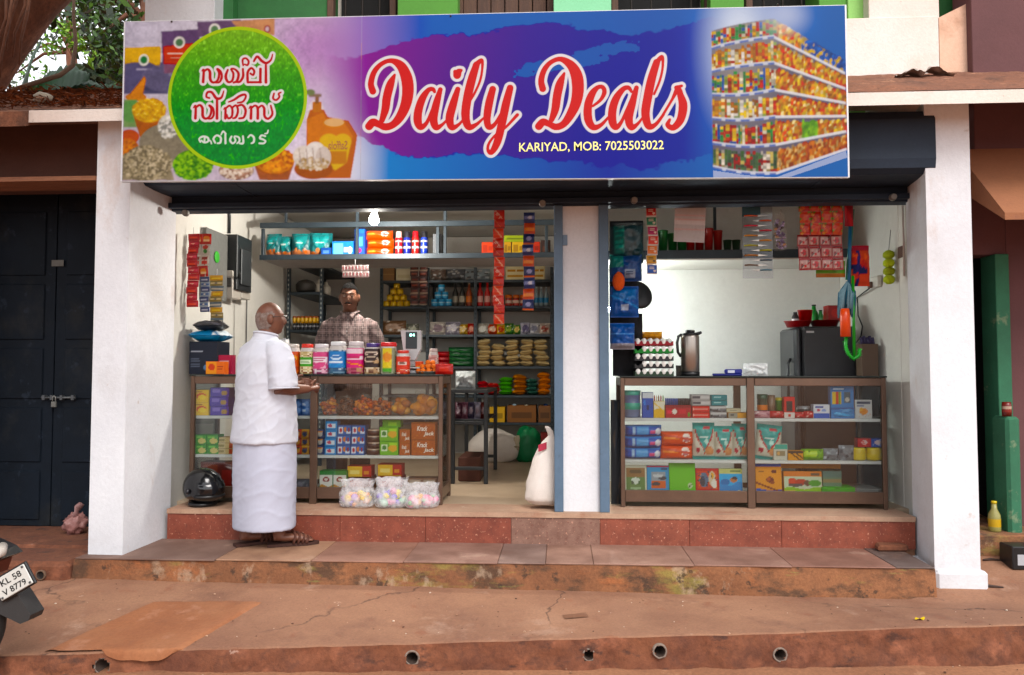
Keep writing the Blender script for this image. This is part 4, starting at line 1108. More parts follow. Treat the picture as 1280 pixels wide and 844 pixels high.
# ------------------------------------------------------------------ display cases
YC = 5.76
def display_case(name, label, x0p, x1p, midp, shelves_p, ytop, ybase, depth):
    x0, x1 = P(x0p, 550, YC).x, P(x1p, 550, YC).x
    zt = P(640, ytop, YC).z; zb_ = P(640, ybase, YC).z
    t = thing(name, label, 'display case', ((x0 + x1) / 2, YC, ZF))
    def part(nm, m, *bx, ch=.003):
        b = MB(); b.box(*bx, '#fff', ch=ch); return b.obj(nm, m, parent=t)
    w = .031
    xm = P(midp, 550, YC).x
    for xx, ww in ((x0, w), (x1 - w, w), (xm - .027, .054)):
        part('post', M_ALU, xx, xx + ww, YC, YC + w, ZF, zt - .012)
        part('post', M_ALU, xx, xx + ww, YC + depth - w, YC + depth, ZF, zt - .012)
    for y in (YC, YC + depth - w):
        for xa, xb in ((x0 + w, xm - .03), (xm + .03, x1 - w)):
            part('rail', M_ALU, xa + .0005, xb - .0005, y + .003, y + w - .003, zt - .072, zt - .014)
            part('rail', M_ALU, xa + .0005, xb - .0005, y + .003, y + w - .003, zb_, zb_ + .085)
    for xx in (x0, x1 - w):
        part('rail', M_ALU, xx + .003, xx + w - .003, YC + w + .0005, YC + depth - w - .0005, zt - .072, zt - .014)
        part('rail', M_ALU, xx + .003, xx + w - .003, YC + w + .0005, YC + depth - w - .0005, zb_, zb_ + .085)
    sz = []
    for k, yp in enumerate(shelves_p):
        z = P(640, yp, YC + .04).z; sz.append(z)
        part('shelf', M_LAM, x0 + w + .001, x1 - w - .001, YC + w + .001, YC + depth - w - .001, z - .022, z, ch=.002)
    z = zb_ + .05; part('bottom_board', M_LAM, x0 + w + .001, x1 - w - .001, YC + w + .001, YC + depth - w - .001, z - .018, z, ch=.002)
    for xa, xb in ((x0 + w, xm - .03), (xm + .03, x1 - w)):
        part('glass_pane', M_GLASS, xa, xb, YC + .014, YC + .018, zb_ + .085, zt - .073, ch=0)
    part('glass_pane', M_GLASS, x1 - .02, x1 - .016, YC + w, YC + depth - w, zb_ + .085, zt - .073, ch=0)
    part('glass_pane', M_GLASS, x0 + .016, x0 + .02, YC + w, YC + depth - w, zb_ + .085, zt - .073, ch=0)
    part('glass_top', mat('green_edge_glass', '#1d2624', grain=0, rough=.08, bump=0), x0 - .006, x1 + .006, YC - .008, YC + depth + .006, zt - .0115, zt, ch=.002)
    return t, zt, sz, z
caseL, ZCT, SZL, ZBL = display_case('display_case', 'brown framed glass display case of snacks behind the man in white', 237, 553, 391.5, (521, 570.5), 468, 626, .46)
caseR, ZCT2, SZR, ZBR = display_case('display_case', 'brown framed glass display case of stationery and picture books in right bay', 776, 1109, 939, (522, 573.5), 470, 626, .46)
# ------------------------------------------------------------------ steel racks
def rack(name, label, xs_, y0, y1, zs, ztop, zlo=ZF, post=.035, thick=.03, loc=None):
    t = thing(name, label, 'rack', ((xs_[0] + xs_[-1]) / 2, y0, zlo))
    for xx in xs_:
        for yy in (y0, y1 - post):
            b = MB(); b.box(xx - post / 2, xx + post / 2, yy, yy + post, zlo, ztop, '#fff', ch=.003); po = b.obj('post', M_RACK, parent=t)
            if yy == y0 and zlo == ZF:     # punched slots down the angle iron
                b = MB(); z = zlo + .1
                while z < ztop - .05:
                    b.box(xx - .006, xx + .006, yy - .0012, yy + .001, z, z + .022, '#0c0e10'); z += .05
                o_ = b.obj('slots', M_MATTE, parent=po); o_['kind'] = 'stuff'
    for z in zs:
        for xa, xb in zip(xs_[:-1], xs_[1:]):
            b = MB(); b.box(xa + post / 2 + .001, xb - post / 2 - .001, y0 - .006, y1, z - thick, z, '#fff', ch=.003); b.obj('shelf_board', M_RACK, parent=t)
    return t
YRK = 8.92
ZR = [P(600, y, YRK).z for y in (350, 382.5, 418, 458, 494, 528)]
RX = [P(x, 450, YRK).x for x in (476, 534, 594, 690)]
RX[-1] = min(RX[-1], X_P0 - .03)
rack('steel_rack', 'dark steel rack of groceries along the back wall of left bay', RX, YRK, 9.42, ZR, 2.75)
YLR = 8.05
def zleft(y, Y): return P(380, y, Y).z
RLX = [P(360, 400, YLR).x + .0, P(401, 400, YLR).x]
ZL = [zleft(y, YLR) for y in (365, 412, 455, 505, 555)]
t = thing('steel_rack', 'dark slotted steel rack along the left wall behind the shopkeeper', 'rack', (RLX[0], YLR, ZF))
for xx in RLX:
    for yy in (YLR, 9.3):
        b = MB(); b.box(xx - .018, xx + .018, yy, yy + .036, ZF, 2.72, '#fff', ch=.003); po = b.obj('post', M_RACK, parent=t)
        if yy == YLR:
            b = MB(); z = ZF + .1
            while z < 2.68: b.box(xx - .006, xx + .006, yy - .0012, yy + .001, z, z + .022, '#9a9c98'); z += .05
            o_ = b.obj('slots', M_MATTE, parent=po); o_['kind'] = 'stuff'
for z in ZL + [2.70]:
    b = MB(); b.box(RLX[0] + .019, RLX[1] - .019, YLR - .004, 9.34, z - .03, z, '#fff', ch=.003); b.obj('shelf_board', M_RACK, parent=t)
YO = 7.0
ZO0, ZO1 = P(500, 319, YO).z, P(500, 281, YO).z
ox0, ox1 = P(326, 300, YO).x, X_P0 - .01
oh = thing('overhead_rack', 'dark overhead steel shelf hung across the top of left bay', 'rack', ((ox0 + ox1) / 2, YO, ZO0))
b = MB(); b.box(ox0, ox1, YO, YO + .62, ZO0 - .03, ZO0, '#fff', ch=.003); b.obj('shelf_board', mat('shelf_underside', '#8e8784', '#857e7b', grain=.05, rough=.8), parent=oh)
b = MB(); b.box(ox0 - .004, ox1 - .001, YO - .02, YO - .001, ZO0 - .035, ZO0 + .012, '#fff', ch=.003); b.obj('edge_rail', M_RACK, parent=oh)
b = MB(); b.box(ox0 - .004, ox1 - .001, YO - .02, YO + .002, ZO1 - .02, ZO1 + .03, '#fff', ch=.003); b.obj('edge_rail', M_RACK, parent=oh)
for px in (328, 446, 547, 556, 683):
    xx = P(px, 300, YO).x; xx = min(xx, ox1 - .02)
    b = MB(); b.box(xx - .014, xx + .014, YO + .003, YO + .03, ZO0, 3.2 if px in (446, 556) else ZO1 - .021, '#fff', ch=.003); b.obj('post', M_RACK, parent=oh)
b = MB(); xx = P(358, 270, YO).x; b.box(xx - .012, xx + .012, YO - .019, YO - .003, ZO1 + .031, 3.2, '#fff', ch=.003); b.obj('hanger', M_RACK, parent=oh)
# ------------------------------------------------------------------ the lamps
q = P(467.5, 275, 6.35)
bulb = thing('light_bulb', 'glowing white light bulb hanging under the lintel of left bay', 'light bulb', (q.x, 6.35, q.z - .05))
b = MB(); b.lathe([(.006, -.045, '#fff'), (.026, -.038, '#fff'), (.04, -.015, '#fff'), (.04, .01, '#fff'), (.028, .04, '#fff'), (.022, .058, '#fff')], 16, c0=(q.x, 6.35, q.z))
b.obj('bulb', emit_mat('bulb_glow', (1.0, .97, .90), 40.0), parent=bulb)
b = MB(); b.lathe([(.022, .058, '#d9d9d6'), (.024, .09, '#d9d9d6'), (.012, .10, '#c9c9c6')], 12, c0=(q.x, 6.35, q.z)); b.obj('holder', M_PLASTIC, parent=bulb)
b = MB(); b.tube([(q.x, 6.35, q.z + .10), (q.x + .01, 6.35, 3.2)], .004, '#26282a', 6); b.obj('cable', M_PLASTIC, parent=bulb)
ld = bpy.data.lights.new('bulb_light', 'POINT'); ld.energy = 62; ld.shadow_soft_size = .05; ld.color = (1.0, .95, .86)
lo = bpy.data.objects.new('bulb_light', ld); COL.objects.link(lo); lo.parent = bulb; lo.location = (0, 0, -.03)
ZTL = P(800, 386, 6.3).z
tl = thing('tube_light', 'white strip light on partition wall behind hanging packs', 'lamp', (X_P1, 6.5, ZTL - .03))
b = MB(); b.box(X_P1 + .001, X_P1 + .03, 6.26, 6.84, ZTL - .03, ZTL + .03, '#e8e8e6', ch=.004); b.obj('casing', M_PLASTIC, parent=tl)
b = MB(); b.tube([(X_P1 + .045, 6.29, ZTL), (X_P1 + .045, 6.81, ZTL)], .014, '#fff', 10); b.obj('tube', emit_mat('tube_glow', (.92, 1.0, .97), 175.0), parent=tl)
# ------------------------------------------------------------------ product makers
def jar_item(name, label, x0, y0, x1, y1, Y, lid, low, mid, lab, lz=(.18, .72), cat='jar', sq=.62, lidw=.8, neck=.84, lidh=.13, z=None, group=None, contents=None, seed=1):
    cx, z0, w, h = quad_size(x0, y0, x1, y1, Y); r = w / 2
    z0 = z0 if z is None else z
    t = thing(name, label, cat, (cx, Y + r, z0), group)
    b = MB(); hb = h * (1 - lidh)
    prof = [(r * .9, 0, low), (r, h * .04, low), (r, h * .2, mid), (r, hb * .80, '#b9b3ae'), (r * .97, hb * .86, '#c2bcb8'), (r * neck, hb * .97, '#c2bcb8'), (r * neck, hb, '#c2bcb8')]
    if contents:
        A = contents; prof2 = []
        n = 14; rn = random.Random(seed)
        prof2 = [(r * .9, 0, A[0])] + [(r * (1 - .006 * (k % 2)), h * .03 + (hb * .84 - h * .03) * k / n, A[rn.randrange(len(A))]) for k in range(n + 1)] + prof[4:]
        prof = prof2
    b.lathe(prof, 20, sq=sq)
    if contents:       # broken-up colours of sweets seen through the plastic
        rn = random.Random(seed)
        for k, f in enumerate(b.f[:-2]):
            if max(b.v[i][2] for i in f) < hb * .86:
                c = H(contents[rn.randrange(len(contents))]); b.c[k] = [c] * len(f)
    b.obj('jar_body', M_PLASTIC, parent=t, loc=(0, 0, 0))
    if lab:
        b = MB(); A = paint(lab, 18, 16, seed)
        def fn(u, v):
            a = radians(-90 + (u - .5) * 150); ca, sa = cos(a), sin(a)
            ca = math.copysign(abs(ca) ** sq, ca); sa = math.copysign(abs(sa) ** sq, sa)
            return (r * 1.012 * ca, r * 1.012 * sa, h * (lz[0] + (lz[1] - lz[0]) * v))
        b.grid(fn, 18, 16, A); b.obj('label', M_FILM, parent=t, loc=(0, 0, 0))
    b = MB(); rl = r * lidw
    b.lathe([(rl, hb + .0005, lid), (rl * 1.03, hb + h * lidh * .2, lid), (rl * 1.03, h * .985, lid), (rl * .95, h, lid)], 20, sq=.85)
    b.obj('lid', M_PLASTIC, parent=t, loc=(0, 0, 0))
    return t
def tin(name, label, x0, y0, x1, y1, Y, bands, cat='tin', group=None, z=None, n=14, cap=None, mtl=None):
    """plain round container; bands: (height fraction, radius fraction, colour)"""
    cx, z0, w, h = quad_size(x0, y0, x1, y1, Y); r = w / 2
    b = MB(); b.lathe([(r * rf, h * hf, c) for hf, rf, c in bands], n)
    return b.obj(name, mtl or M_PLASTIC, loc=(cx, Y + r, z0 if z is None else z), label=label, cat=cat, group=group)
def lumps(parent, name, cx, cy, z0, w, d, h, cols, size, n, seed, kind='stuff', flat=.7):
    rn = random.Random(seed); b = MB()
    for k in range(n):
        for _ in range(30):
            x, y, z = (rn.random() - .5) * 2, (rn.random() - .5) * 2, rn.random()
            lim = (1 - (max(0, z - .35) / .65) ** 2) ** .5 if z > .35 else .82 + .5 * z
            if abs(x) < lim and abs(y) < lim: break
        s = size * (.75 + .5 * rn.random())
        q = Vector((cx + x * (w / 2 - s * .8), cy + y * (d / 2 - s * .8), z0 + s * flat + z * (h - 1.6 * s)))
        R = Matrix.Rotation(rn.random() * 6, 4, 'Z') @ Matrix.Rotation(rn.random() * 2, 4, 'X')
        b.ball(q, (s, s * .8, s * flat), cols[rn.randrange(len(cols))], 9, 6, M=R)
    o = b.obj(name, M_MATTE if size > .02 else M_CARD, parent=parent, loc=(0, 0, 0)); o['kind'] = kind
    return o
def bag_skin(parent, w, d, h, m, seed, tie=True, name='bag_film'):
    """loose plastic bag with creases, gathered or open at the top"""
    b = MB(); off = seed * 2.7
    def fn(u, v):
        a = 2 * pi * u
        prof = [(0, .60), (.04, .9), (.2, 1.02), (.55, 1.0), (.72, .88), (.86, .72 if tie else .92), (1.0, .62 if tie else 1.0)]
        rr = np.interp(v, [p[0] for p in prof], [p[1] for p in prof])
        k = 1 + .07 * mnoise.noise(Vector((cos(a) * 2 + off, sin(a) * 2, v * 3))) + .05 * mnoise.noise(Vector((cos(a) * 6 + off, sin(a) * 6, v * 5)))
        ca, sa = cos(a), sin(a)
        ca = math.copysign(abs(ca) ** .75, ca); sa = math.copysign(abs(sa) ** .75, sa)
        z = h * v + (.03 * h * mnoise.noise(Vector((ca * 2.3, sa * 2.3, off))) if v > .6 else 0) + (.06 * h * mnoise.noise(Vector((ca * 5, sa * 5, off))) if v > .9 else 0)
        return (ca * rr * k * w / 2, sa * rr * k * d / 2, z)
    b.grid(fn, 36, 18)
    return b.obj(name, m, parent=parent, loc=(0, 0, 0))
def snack_bag(name, label, x0, y0, x1, y1, Y, d, cols, size, n, seed, cat='snack bag', film=None, z=None, group=None):
    cx, z0, w, h = quad_size(x0, y0, x1, y1, Y)
    t = thing(name, label, cat, (cx, Y + d / 2, z0 if z is None else z), group)
    lumps(t, 'contents', 0, 0, .002, w * .99, d * .95, h * .96, cols, size * 1.12, int(n * 1.5), seed)
    bag_skin(t, w, d, h, film or M_WRAP, seed)
    return t
def strip(name, label, x0, y0, x1, y1, Y, n, layer_sets, cat='sachet strip', t=.012, tilt=0.0, hook=True, back='#c9c9c9', cols=1, wave=.006):
    """a hanging chain of sachets"""
    cx, z0, w, h = quad_size(x0, y0, x1, y1, Y)
    root = thing(name, label, cat, (cx, Y, z0))
    hh = h / n; ww = w / cols
    protos = []
    for k, ls in enumerate(layer_sets):
        protos.append(pouch(ww * .985, hh * .99, t, ls, back, nu=10, nv=10, seal=.10, seed=k + int(x0)).mesh('sachet', M_FILM))
    for k in range(n):
        for c in range(cols):
            o = bpy.data.objects.new('sachet', protos[(k * cols + c) % len(protos)] if cols == 1 else protos[(k * 7 + c * 3) % len(protos)])
            COL.objects.link(o); o.parent = root
            o.location = (-w / 2 + ww * (c + .5) + wave * sin(k * 1.3 + x0), wave * cos(k * .9 + c), hh * (n - 1 - k))
            o.rotation_euler = (RND.uniform(-.12, .12), tilt + RND.uniform(-.03, .03), RND.uniform(-.15, .15))
    if hook:
        b = MB(); b.tube([(0, 0, h), (0, .004, h + .05)], .0022, '#b9b9b9', 5); b.obj('string', M_MATTE, parent=root, loc=(0, 0, 0))
    return root
def vord(k, n):
    return {2: ['lower', 'upper'], 3: ['lowest', 'middle', 'topmost'], 4: ['lowest', 'second lowest', 'second highest', 'topmost'],
            5: ['lowest', 'second lowest', 'middle', 'second highest', 'topmost']}[n][k]
def hord(k, n):
    if k == 0: return 'leftmost'
    if k == n - 1: return 'rightmost'
    return (['', 'second', 'third', 'fourth', 'fifth', 'sixth', 'seventh', 'eighth'][k] + ' from left') if k <= n // 2 else (['', 'second', 'third', 'fourth', 'fifth'][n - 1 - k] + ' from right')
# ------------------------------------------------------------------ sweet jars and things on the left counter top
YJ = 5.80
def lab(bg, *rest): return [('bg', bg)] + list(rest)
jar_item('sweet_jar', 'orange sweet jar with yellow mark, nearest to the man in white', 352, 430, 372, 468, YJ, '#c9c2ba', '#c2401c', '#d9561f', lab('#d9541c', ('ell', .5, .6, .38, .2, '#e8a23a'), ('rect', .25, .5, .75, .62, '#a82818'), ('band', 0, .08, '#b33a18')), z=ZCT, contents=['#d9561f', '#c2401c', '#e07a2c', '#b33018'], seed=2, lz=(.2, .74))
jar_item('sweet_jar', 'cream sweet jar with green band and bright red lid', 373, 430, 390, 468, YJ, '#d9301f', '#d9c9a8', '#d2bf98', lab('#4f9a3c', ('rect', .2, .3, .8, .7, '#e3efd2'), ('bars', .25, .35, .75, .65, '#3f7a34', 2)), z=ZCT, contents=['#d9c9a0', '#b3a070', '#c8b48a', '#8a5a44', '#e3d8b8'], seed=3, lz=(.26, .56))
jar_item('sweet_jar', 'pink and white sweet jar with white lid beside cream jar', 389, 430, 409, 468, YJ, '#d9d3d6', '#b3708a', '#c98aa0', lab('#d4688f', ('rect', .12, .42, .9, .70, '#efe3e8'), ('bars', .18, .46, .85, .66, '#b3406c', 2), ('spk', 14, .05, '#e9b8c9', 0, 0, 1, .4)), z=ZCT, contents=['#c98aa0', '#e0b3c2', '#a85a78', '#d9c9d0', '#8a4a66'], seed=4)
jar_item('sweet_jar', 'bright blue sweet jar with white crest and white lid', 408.5, 427, 431, 468, YJ, '#dfe0e2', '#4a7a9a', '#5a8fb0', lab('#1f7ac2', ('ell', .5, .62, .18, .14, '#cfe3f2'), ('ell', .5, .66, .12, .08, '#2a6ab0'), ('bars', .22, .26, .78, .42, '#dbe8f2', 1), ('spk', 16, .04, '#5aa0d2', 0, 0, 1, .3)), z=ZCT, contents=['#4a6a80', '#7a96a8', '#3a5a78', '#a8b8c0', '#2f4a66'], seed=5, lz=(.2, .70))
jar_item('sweet_jar', 'magenta sweet jar with white letter block and white lid', 431, 427, 453.5, 468, YJ, '#d9d0d2', '#8a4a58', '#b06070', lab('#d42a78', ('rect', .08, .72, .92, .95, '#e8d2da'), ('rect', .1, .42, .9, .62, '#f0dbe4'), ('bars', .14, .46, .86, .60, '#c2205f', 1), ('diag', .3, .35, .03, '#e8a23a')), z=ZCT, contents=['#a85a6a', '#c27a86', '#8a3a50', '#d9a8b0', '#b38a6a'], seed=6, lz=(.2, .80))
jar_item('sweet_jar', 'dark brown sweet jar with pale swirls and purple lid', 453.5, 429, 474, 468, YJ, '#4a3a7a', '#a89078', '#3a2420', lab('#2a1816', ('ell', .5, .75, .3, .10, '#d9c9b8'), ('ell', .5, .74, .2, .06, '#3a2420'), ('ell', .5, .42, .36, .16, '#c9b8a4'), ('ell', .5, .43, .26, .10, '#2f1c18'), ('ell', .72, .3, .18, .09, '#b89a78')), z=ZCT, contents=['#a88a6a', '#c9b090', '#6a4a38', '#e0d2b8'], seed=7, lz=(.22, .82))
jar_item('sweet_jar', 'tall clear sweet jar with yellow green label and red lid', 474, 428, 493.5, 468, YJ, '#d4282a', '#6f8a4a', '#8a8f7a', lab('#8a9078', ('vband', .28, .72, '#d9c234'), ('ell', .5, .62, .18, .2, '#d98a2a'), ('rect', .28, 0, .72, .18, '#4f9a34')), z=ZCT, contents=['#7a8468', '#a0a88e', '#5f7a48', '#b8b8a4'], seed=8, sq=.75, lidw=.98, neck=.95, lz=(.08, .82))
jar_item('sweet_jar', 'short red sweet jar with red lid at right end of jar row', 493.5, 438, 511, 468, YJ, '#cf3220', '#c2301c', '#c8381f', lab('#d23a22', ('rect', .3, .35, .75, .6, '#d9c9c0'), ('ell', .52, .48, .14, .1, '#7a5a50')), z=ZCT, contents=['#c2301c', '#d95a34', '#e8c9b8', '#a82418'], seed=9, sq=.75, lz=(.2, .74))
snack_bag('plastic_bag', 'knotted pale plastic bag standing behind the orange sweet jar', 341, 424, 361, 468, 5.98, .12, ['#b8a890', '#c9bfae'], .02, 14, 31, cat='bag', film=M_BAG, z=ZCT)
t = thing('weighing_scale', 'white shop weighing scale with lit green digits beside the jars', 'scale', (P(514, 450, 5.95).x, 5.98, ZCT))
b = MB(); xs_ = [P(x, 450, 5.93).x for x in (500.5, 504, 524, 526, 519, 510)]; zs_ = [P(513, y, 5.93).z for y in (413, 440, 450)]
b.prism([(xs_[5], zs_[2]), (xs_[4], zs_[2]), (xs_[3], zs_[1] + .03), (xs_[3], zs_[0]), (xs_[0], zs_[0]), (xs_[1], zs_[1] + .01)], 'y', 5.93, 5.99, '#c2c4c6'); b.obj('display_head', M_PLASTIC, parent=t)
b = MB(); x0, x1 = P(507, 430, 5.92).x, P(521, 430, 5.92).x; z0, z1 = P(513, 436, 5.92).z, P(513, 415, 5.92).z
b.box(x0, x1, 5.924, 5.929, z0, z1, '#1f2a30', ch=.001); scr = b.obj('screen', M_PLASTIC, parent=t)
text_obj('digits', '84', t, (x0 + .03 - t.location.x, 5.9225 - t.location.y, z1 - .035 - t.location.z), .022, .04, emit_mat('green_digits', (.25, 1.0, .75), 3.0))
b = MB(); b.box(x0 + .02, x1 - .02, 5.945, 5.97, ZCT + .07, zs_[2] + .002, '#a8aaac', ch=.004); b.obj('stand', M_PLASTIC, parent=t)
b = MB(); b.box(x0 - .03, x1 + .05, 5.92, 6.14, ZCT + .001, ZCT + .035, '#b3b5b7', ch=.01); b.box(x0 - .05, x1 + .07, 5.90, 6.16, ZCT + .042, ZCT + .055, '#b8b8b8', ch=.004); b.box(x0 + .03, x0 + .06, 6.0, 6.03, ZCT + .034, ZCT + .043, '#777'); b.obj('platform', M_METAL, parent=t)
q = P(533, 468, 5.86)
t = thing('fruit_tray', 'clear tray heaped with small oranges at right end of counter', 'tray', (q.x, 5.95, ZCT))
b = MB(); b.lathe([(.07, 0, '#a8a8a0'), (.10, .02, '#b8b8b0'), (.104, .022, '#b8b8b0'), (.07, .006, '#a8a8a0')], 20); b.obj('tray', M_PLASTIC, parent=t, loc=(0, 0, 0))
rn = random.Random(4)
b = MB(); b.ball((0, 0, 0), .021, '#e2711d', 12, 8); om = b.mesh('orange', M_MATTE)
for k, (x, y, z) in enumerate([(-.07, -.04, .03), (-.03, -.07, .03), (.015, -.07, .03), (.06, -.045, .03), (.08, 0, .03), (-.05, 0, .03), (0, -.02, .03), (.045, .01, .03), (-.02, .04, .03), (.03, .06, .03), (-.04, -.045, .062), (.005, -.05, .062), (.045, -.025, .062), (-.015, -.01, .064), (.02, .02, .064), (.0, -.02, .094), (.035, -.0, .092)]):
    o = bpy.data.objects.new('orange', om); COL.objects.link(o); o.location = (q.x + x, 5.95 + y, ZCT + z - .004)
    tag(o, 'small orange in the clear tray on the counter', 'orange', 'oranges in the tray')
jar_item('sweet_jar', 'small clear jar with whitish lid behind the oranges', 535, 436, 547, 468, 6.06, '#c9b8b4', '#b89890', '#c9a8a0', None, z=ZCT, contents=['#c9a09a', '#d9c2bc', '#b3807a'], seed=12)
for k in range(3):
    pouch_item('chips_packet', ['front', 'middle', 'rear'][k] + ' dark red packet right of the oranges', 'packet', 544, 455, 566, 468, 5.84 + .02 * k, .03, lab('#a8201c', ('rect', .2, .3, .8, .7, '#c8382a'), ('bars', .25, .4, .7, .6, '#e8b8a0', 1)), '#8a1a18', group='red packets piled by the oranges', lie=False, z=ZCT + .0, rz=.1 * k)
b_ = box_item('snack_box', 'small orange red carton leaning left of the oranges', 'box', 519, 452, 528, 468, 6.05, .05, lab('#d84a1c', ('rect', .2, .3, .8, .6, '#e8a23a')), '#c03a18', z=ZCT)
box_item('appliance_box', 'tall black carton with pale printing at left end of counter', 'carton', 236, 427, 272, 468, 5.86, .22, lab('#1c2230', ('bars', .06, .62, .6, .74, '#aab0bc', 2), ('bars', .06, .2, .4, .5, '#5a6272', 4), ('ell', .62, .2, .1, .1, '#6a86a8')), '#161a24', z=ZCT)
cz = ZCT + (P(250, 427, 5.86).z - P(250, 468, 5.86).z)
b = pouch(.27, .24, .085, lab('#3f86b8', ('vband', .72, 1, '#c9d2d8'), ('diag', 1, .9, .04, '#2f6a98')), '#4a8ab8', seed=5, crinkle=.35, seal=.03, lie=True)
b.obj('plastic_wrapped_pack', M_FILM, loc=(P(256, 420, 5.86).x, 5.97, cz), label='light blue plastic wrapped bundle lying on the black carton', cat='bundle')
b = pouch(.24, .2, .07, lab('#26262b', ('diag', .6, .5, .05, '#4a4a55'), ('spk', 12, .05, '#3a3a44', 0, 0, 1, 1)), '#202024', seed=8, crinkle=.4, seal=.03, lie=True)
b.obj('plastic_wrapped_pack', M_FILM, loc=(P(256, 412, 5.86).x, 5.97, cz + .088), label='black plastic wrapped bundle on top of the blue bundle', cat='bundle', rz=.2)
box_item('snack_box', 'orange carton with yellow corner in front of the black carton', 'box', 257, 452, 281, 468, 5.78, .07, lab('#d8661c', ('rect', 0, 0, .55, 1, '#dd8a1f'), ('ell', .3, .55, .18, .28, '#c03a18'), ('bars', .6, .3, .95, .7, '#8a2418', 2)), '#c85a18', z=ZCT)
box_item('snack_box', 'pinkish printed carton behind the orange carton, half hidden', 'box', 270, 444, 290, 468, 5.88, .07, lab('#a8485a', ('rect', .2, .3, .8, .7, '#d9c2c8')), '#8a3a4a', z=ZCT)
# ------------------------------------------------------------------ inside the left display case
YI = 5.812
zt_, zm_ = SZL[0], SZL[1]
def stack(name, label, x0, x1, ytop, ybot, Y, n, d, layers, side, z, group=None, cat='box', jit=.004, m=None, top=None):
    """n boxes piled on one another, each an object"""
    cx, _, w, h = quad_size(x0, ytop, x1, ybot, Y); hh = h / n
    me = carton(w, hh - .001, d, layers, side, seed=int(x0), top=top).mesh(name, m or M_CARD)
    for k in range(n):
        o = bpy.data.objects.new(name, me); COL.objects.link(o)
        o.location = (cx + RND.uniform(-jit, jit), Y + d / 2 + RND.uniform(0, jit), z + hh * k + .0005)
        o.rotation_euler = (0, 0, RND.uniform(-.02, .02))
        tag(o, (vord(k, n) + ' ' + label) if n > 1 else label, cat, group)
for k, nm in ((0, 'lower'), (1, 'upper')):
    z = zt_ + k * .098
    box_item('tea_box', f'{nm} yellow box with red swoosh at left end of top shelf', 'box', 242.5, 487 + 16 * (1 - k) + (1 if k == 0 else 0), 261, 503 + 17 * (1 - k), YI, .10, lab('#e0b422', ('ell', .5, .5, .36, .28, '#d04a22'), ('ell', .55, .42, .3, .2, '#e8c83a'), ('bars', .1, .8, .6, .95, '#7a3a18', 1)), '#caa01e', z=z)
stack('chocolate_box', 'purple box in the stack beside the yellow boxes', 262, 286, 486, 521, YI, 3, .14, lab('#5a4a9a', ('rect', .1, .5, .5, .8, '#8a7ac0'), ('ell', .75, .4, .16, .3, '#a8864a')), '#4a3c86', zt_, group='purple boxes stacked on the top shelf')
for k, (x0, x1, cc) in enumerate(((364, 377, '#27508f'), (376, 388, '#2f62a8'))):
    for j in range(2):
        pouch_item('biscuit_packet', ('lower' if j == 0 else 'upper') + (' darker' if k == 0 else ' lighter') + ' blue packet lying beside the man\'s right hand', 'packet', x0, 508 - j * 8, x1, 521 - j * 8, YI + .01, .05, lab(cc, ('ell', .6, .5, .3, .3, '#6a8ac0'), ('bars', .1, .3, .5, .7, '#c9d4e6', 2)), cc, group='blue packets by the hand', z=zt_ + j * .048)
sn = [(396, 496, 420, '#c8641c', ['#d9782a', '#c2601c', '#e09a4a', '#b3541a'], .016, 70, 'orange sev mixture bag leftmost on the top shelf'),
      (417, 496, 442, '#4a2c20', ['#4a2a20', '#5a3426', '#3a2019', '#6f4430'], .017, 70, 'dark brown snack bag beside the orange mixture bag'),
      (439, 493, 466, '#c8561c', ['#d2601f', '#c04a18', '#e08a3a', '#a83f18'], .015, 90, 'bright orange crisps bag in the middle of top shelf'),
      (461, 496, 489, '#a85a38', ['#b3623c', '#9a4c2e', '#c8805a', '#8a4028'], .015, 70, 'reddish brown snack bag tied with whitish film'),
      (485, 494, 516, '#b8763c', ['#b8763c', '#c88a4a', '#a8602c', '#d9a464'], .034, 20, 'bag of small brown buns left of the large bun bag'),
      (511, 489, 545, '#b8702f', ['#b8702f', '#c8843f', '#d9a060', '#a45e28'], .045, 14, 'large bag of brown buns at right end of top shelf')]
for x0, y0, x1, c, cols, s, n, lb in sn:
    snack_bag('snack_bag', lb, x0, y0, x1, 521, YI + .0, .17, cols, s, n, int(x0), z=zt_)
stack('soap_box', 'green box with cream picture in the pile nearest the left post', 243, 258, 546, 570, YI, 2, .1, lab('#3f8a34', ('ell', .6, .35, .35, .3, '#c9b878'), ('rect', .1, .65, .7, .85, '#7ab85a')), '#2f7a2c', zm_, group='green boxes at left of the middle shelf')
stack('soap_box', 'green box with cream picture in the pile next to beige packets', 258, 273, 546, 570, YI, 2, .1, lab('#3f8a34', ('ell', .6, .35, .35, .3, '#c9b878'), ('rect', .1, .65, .7, .85, '#7ab85a')), '#2f7a2c', zm_, group='green boxes at left of the middle shelf')
stack('biscuit_packet', 'beige biscuit packet with red stripe next to green boxes', 273, 292, 549, 570, YI, 3, .12, lab('#c2ad84', ('rect', .0, .2, .4, .7, '#8a7a4a'), ('vband', .75, .95, '#a84a34')), '#a8946c', zm_, group='beige packets beside the green boxes')
for k in range(4):
    for j in range(3):
        cc = [['#c84a22', '#2f2a3a', '#e0a23a'], ['#d9a23a', '#8a3a24', '#2f3a5a'], ['#a83428', '#c9b090', '#3a2a2a'], ['#2f3a66', '#d98a2a', '#b8b0a8']][k]
        pouch_item('snack_sachet', vord(j, 3) + ' snack packet, ' + hord(k, 4) + ' in the heap right of the man', 'packet', 366 + k * 9.5, 537 + 11 * (2 - j), 376.5 + k * 9.5, 548 + 11 * (2 - j), YI + .02 * (j % 2), .045, lab(cc[0], ('ell', .5, .5, .34, .3, cc[2]), ('rect', .15, .65, .85, .85, cc[1])), cc[0], group='snack packets heaped on the middle shelf', z=zm_ + j * .062)
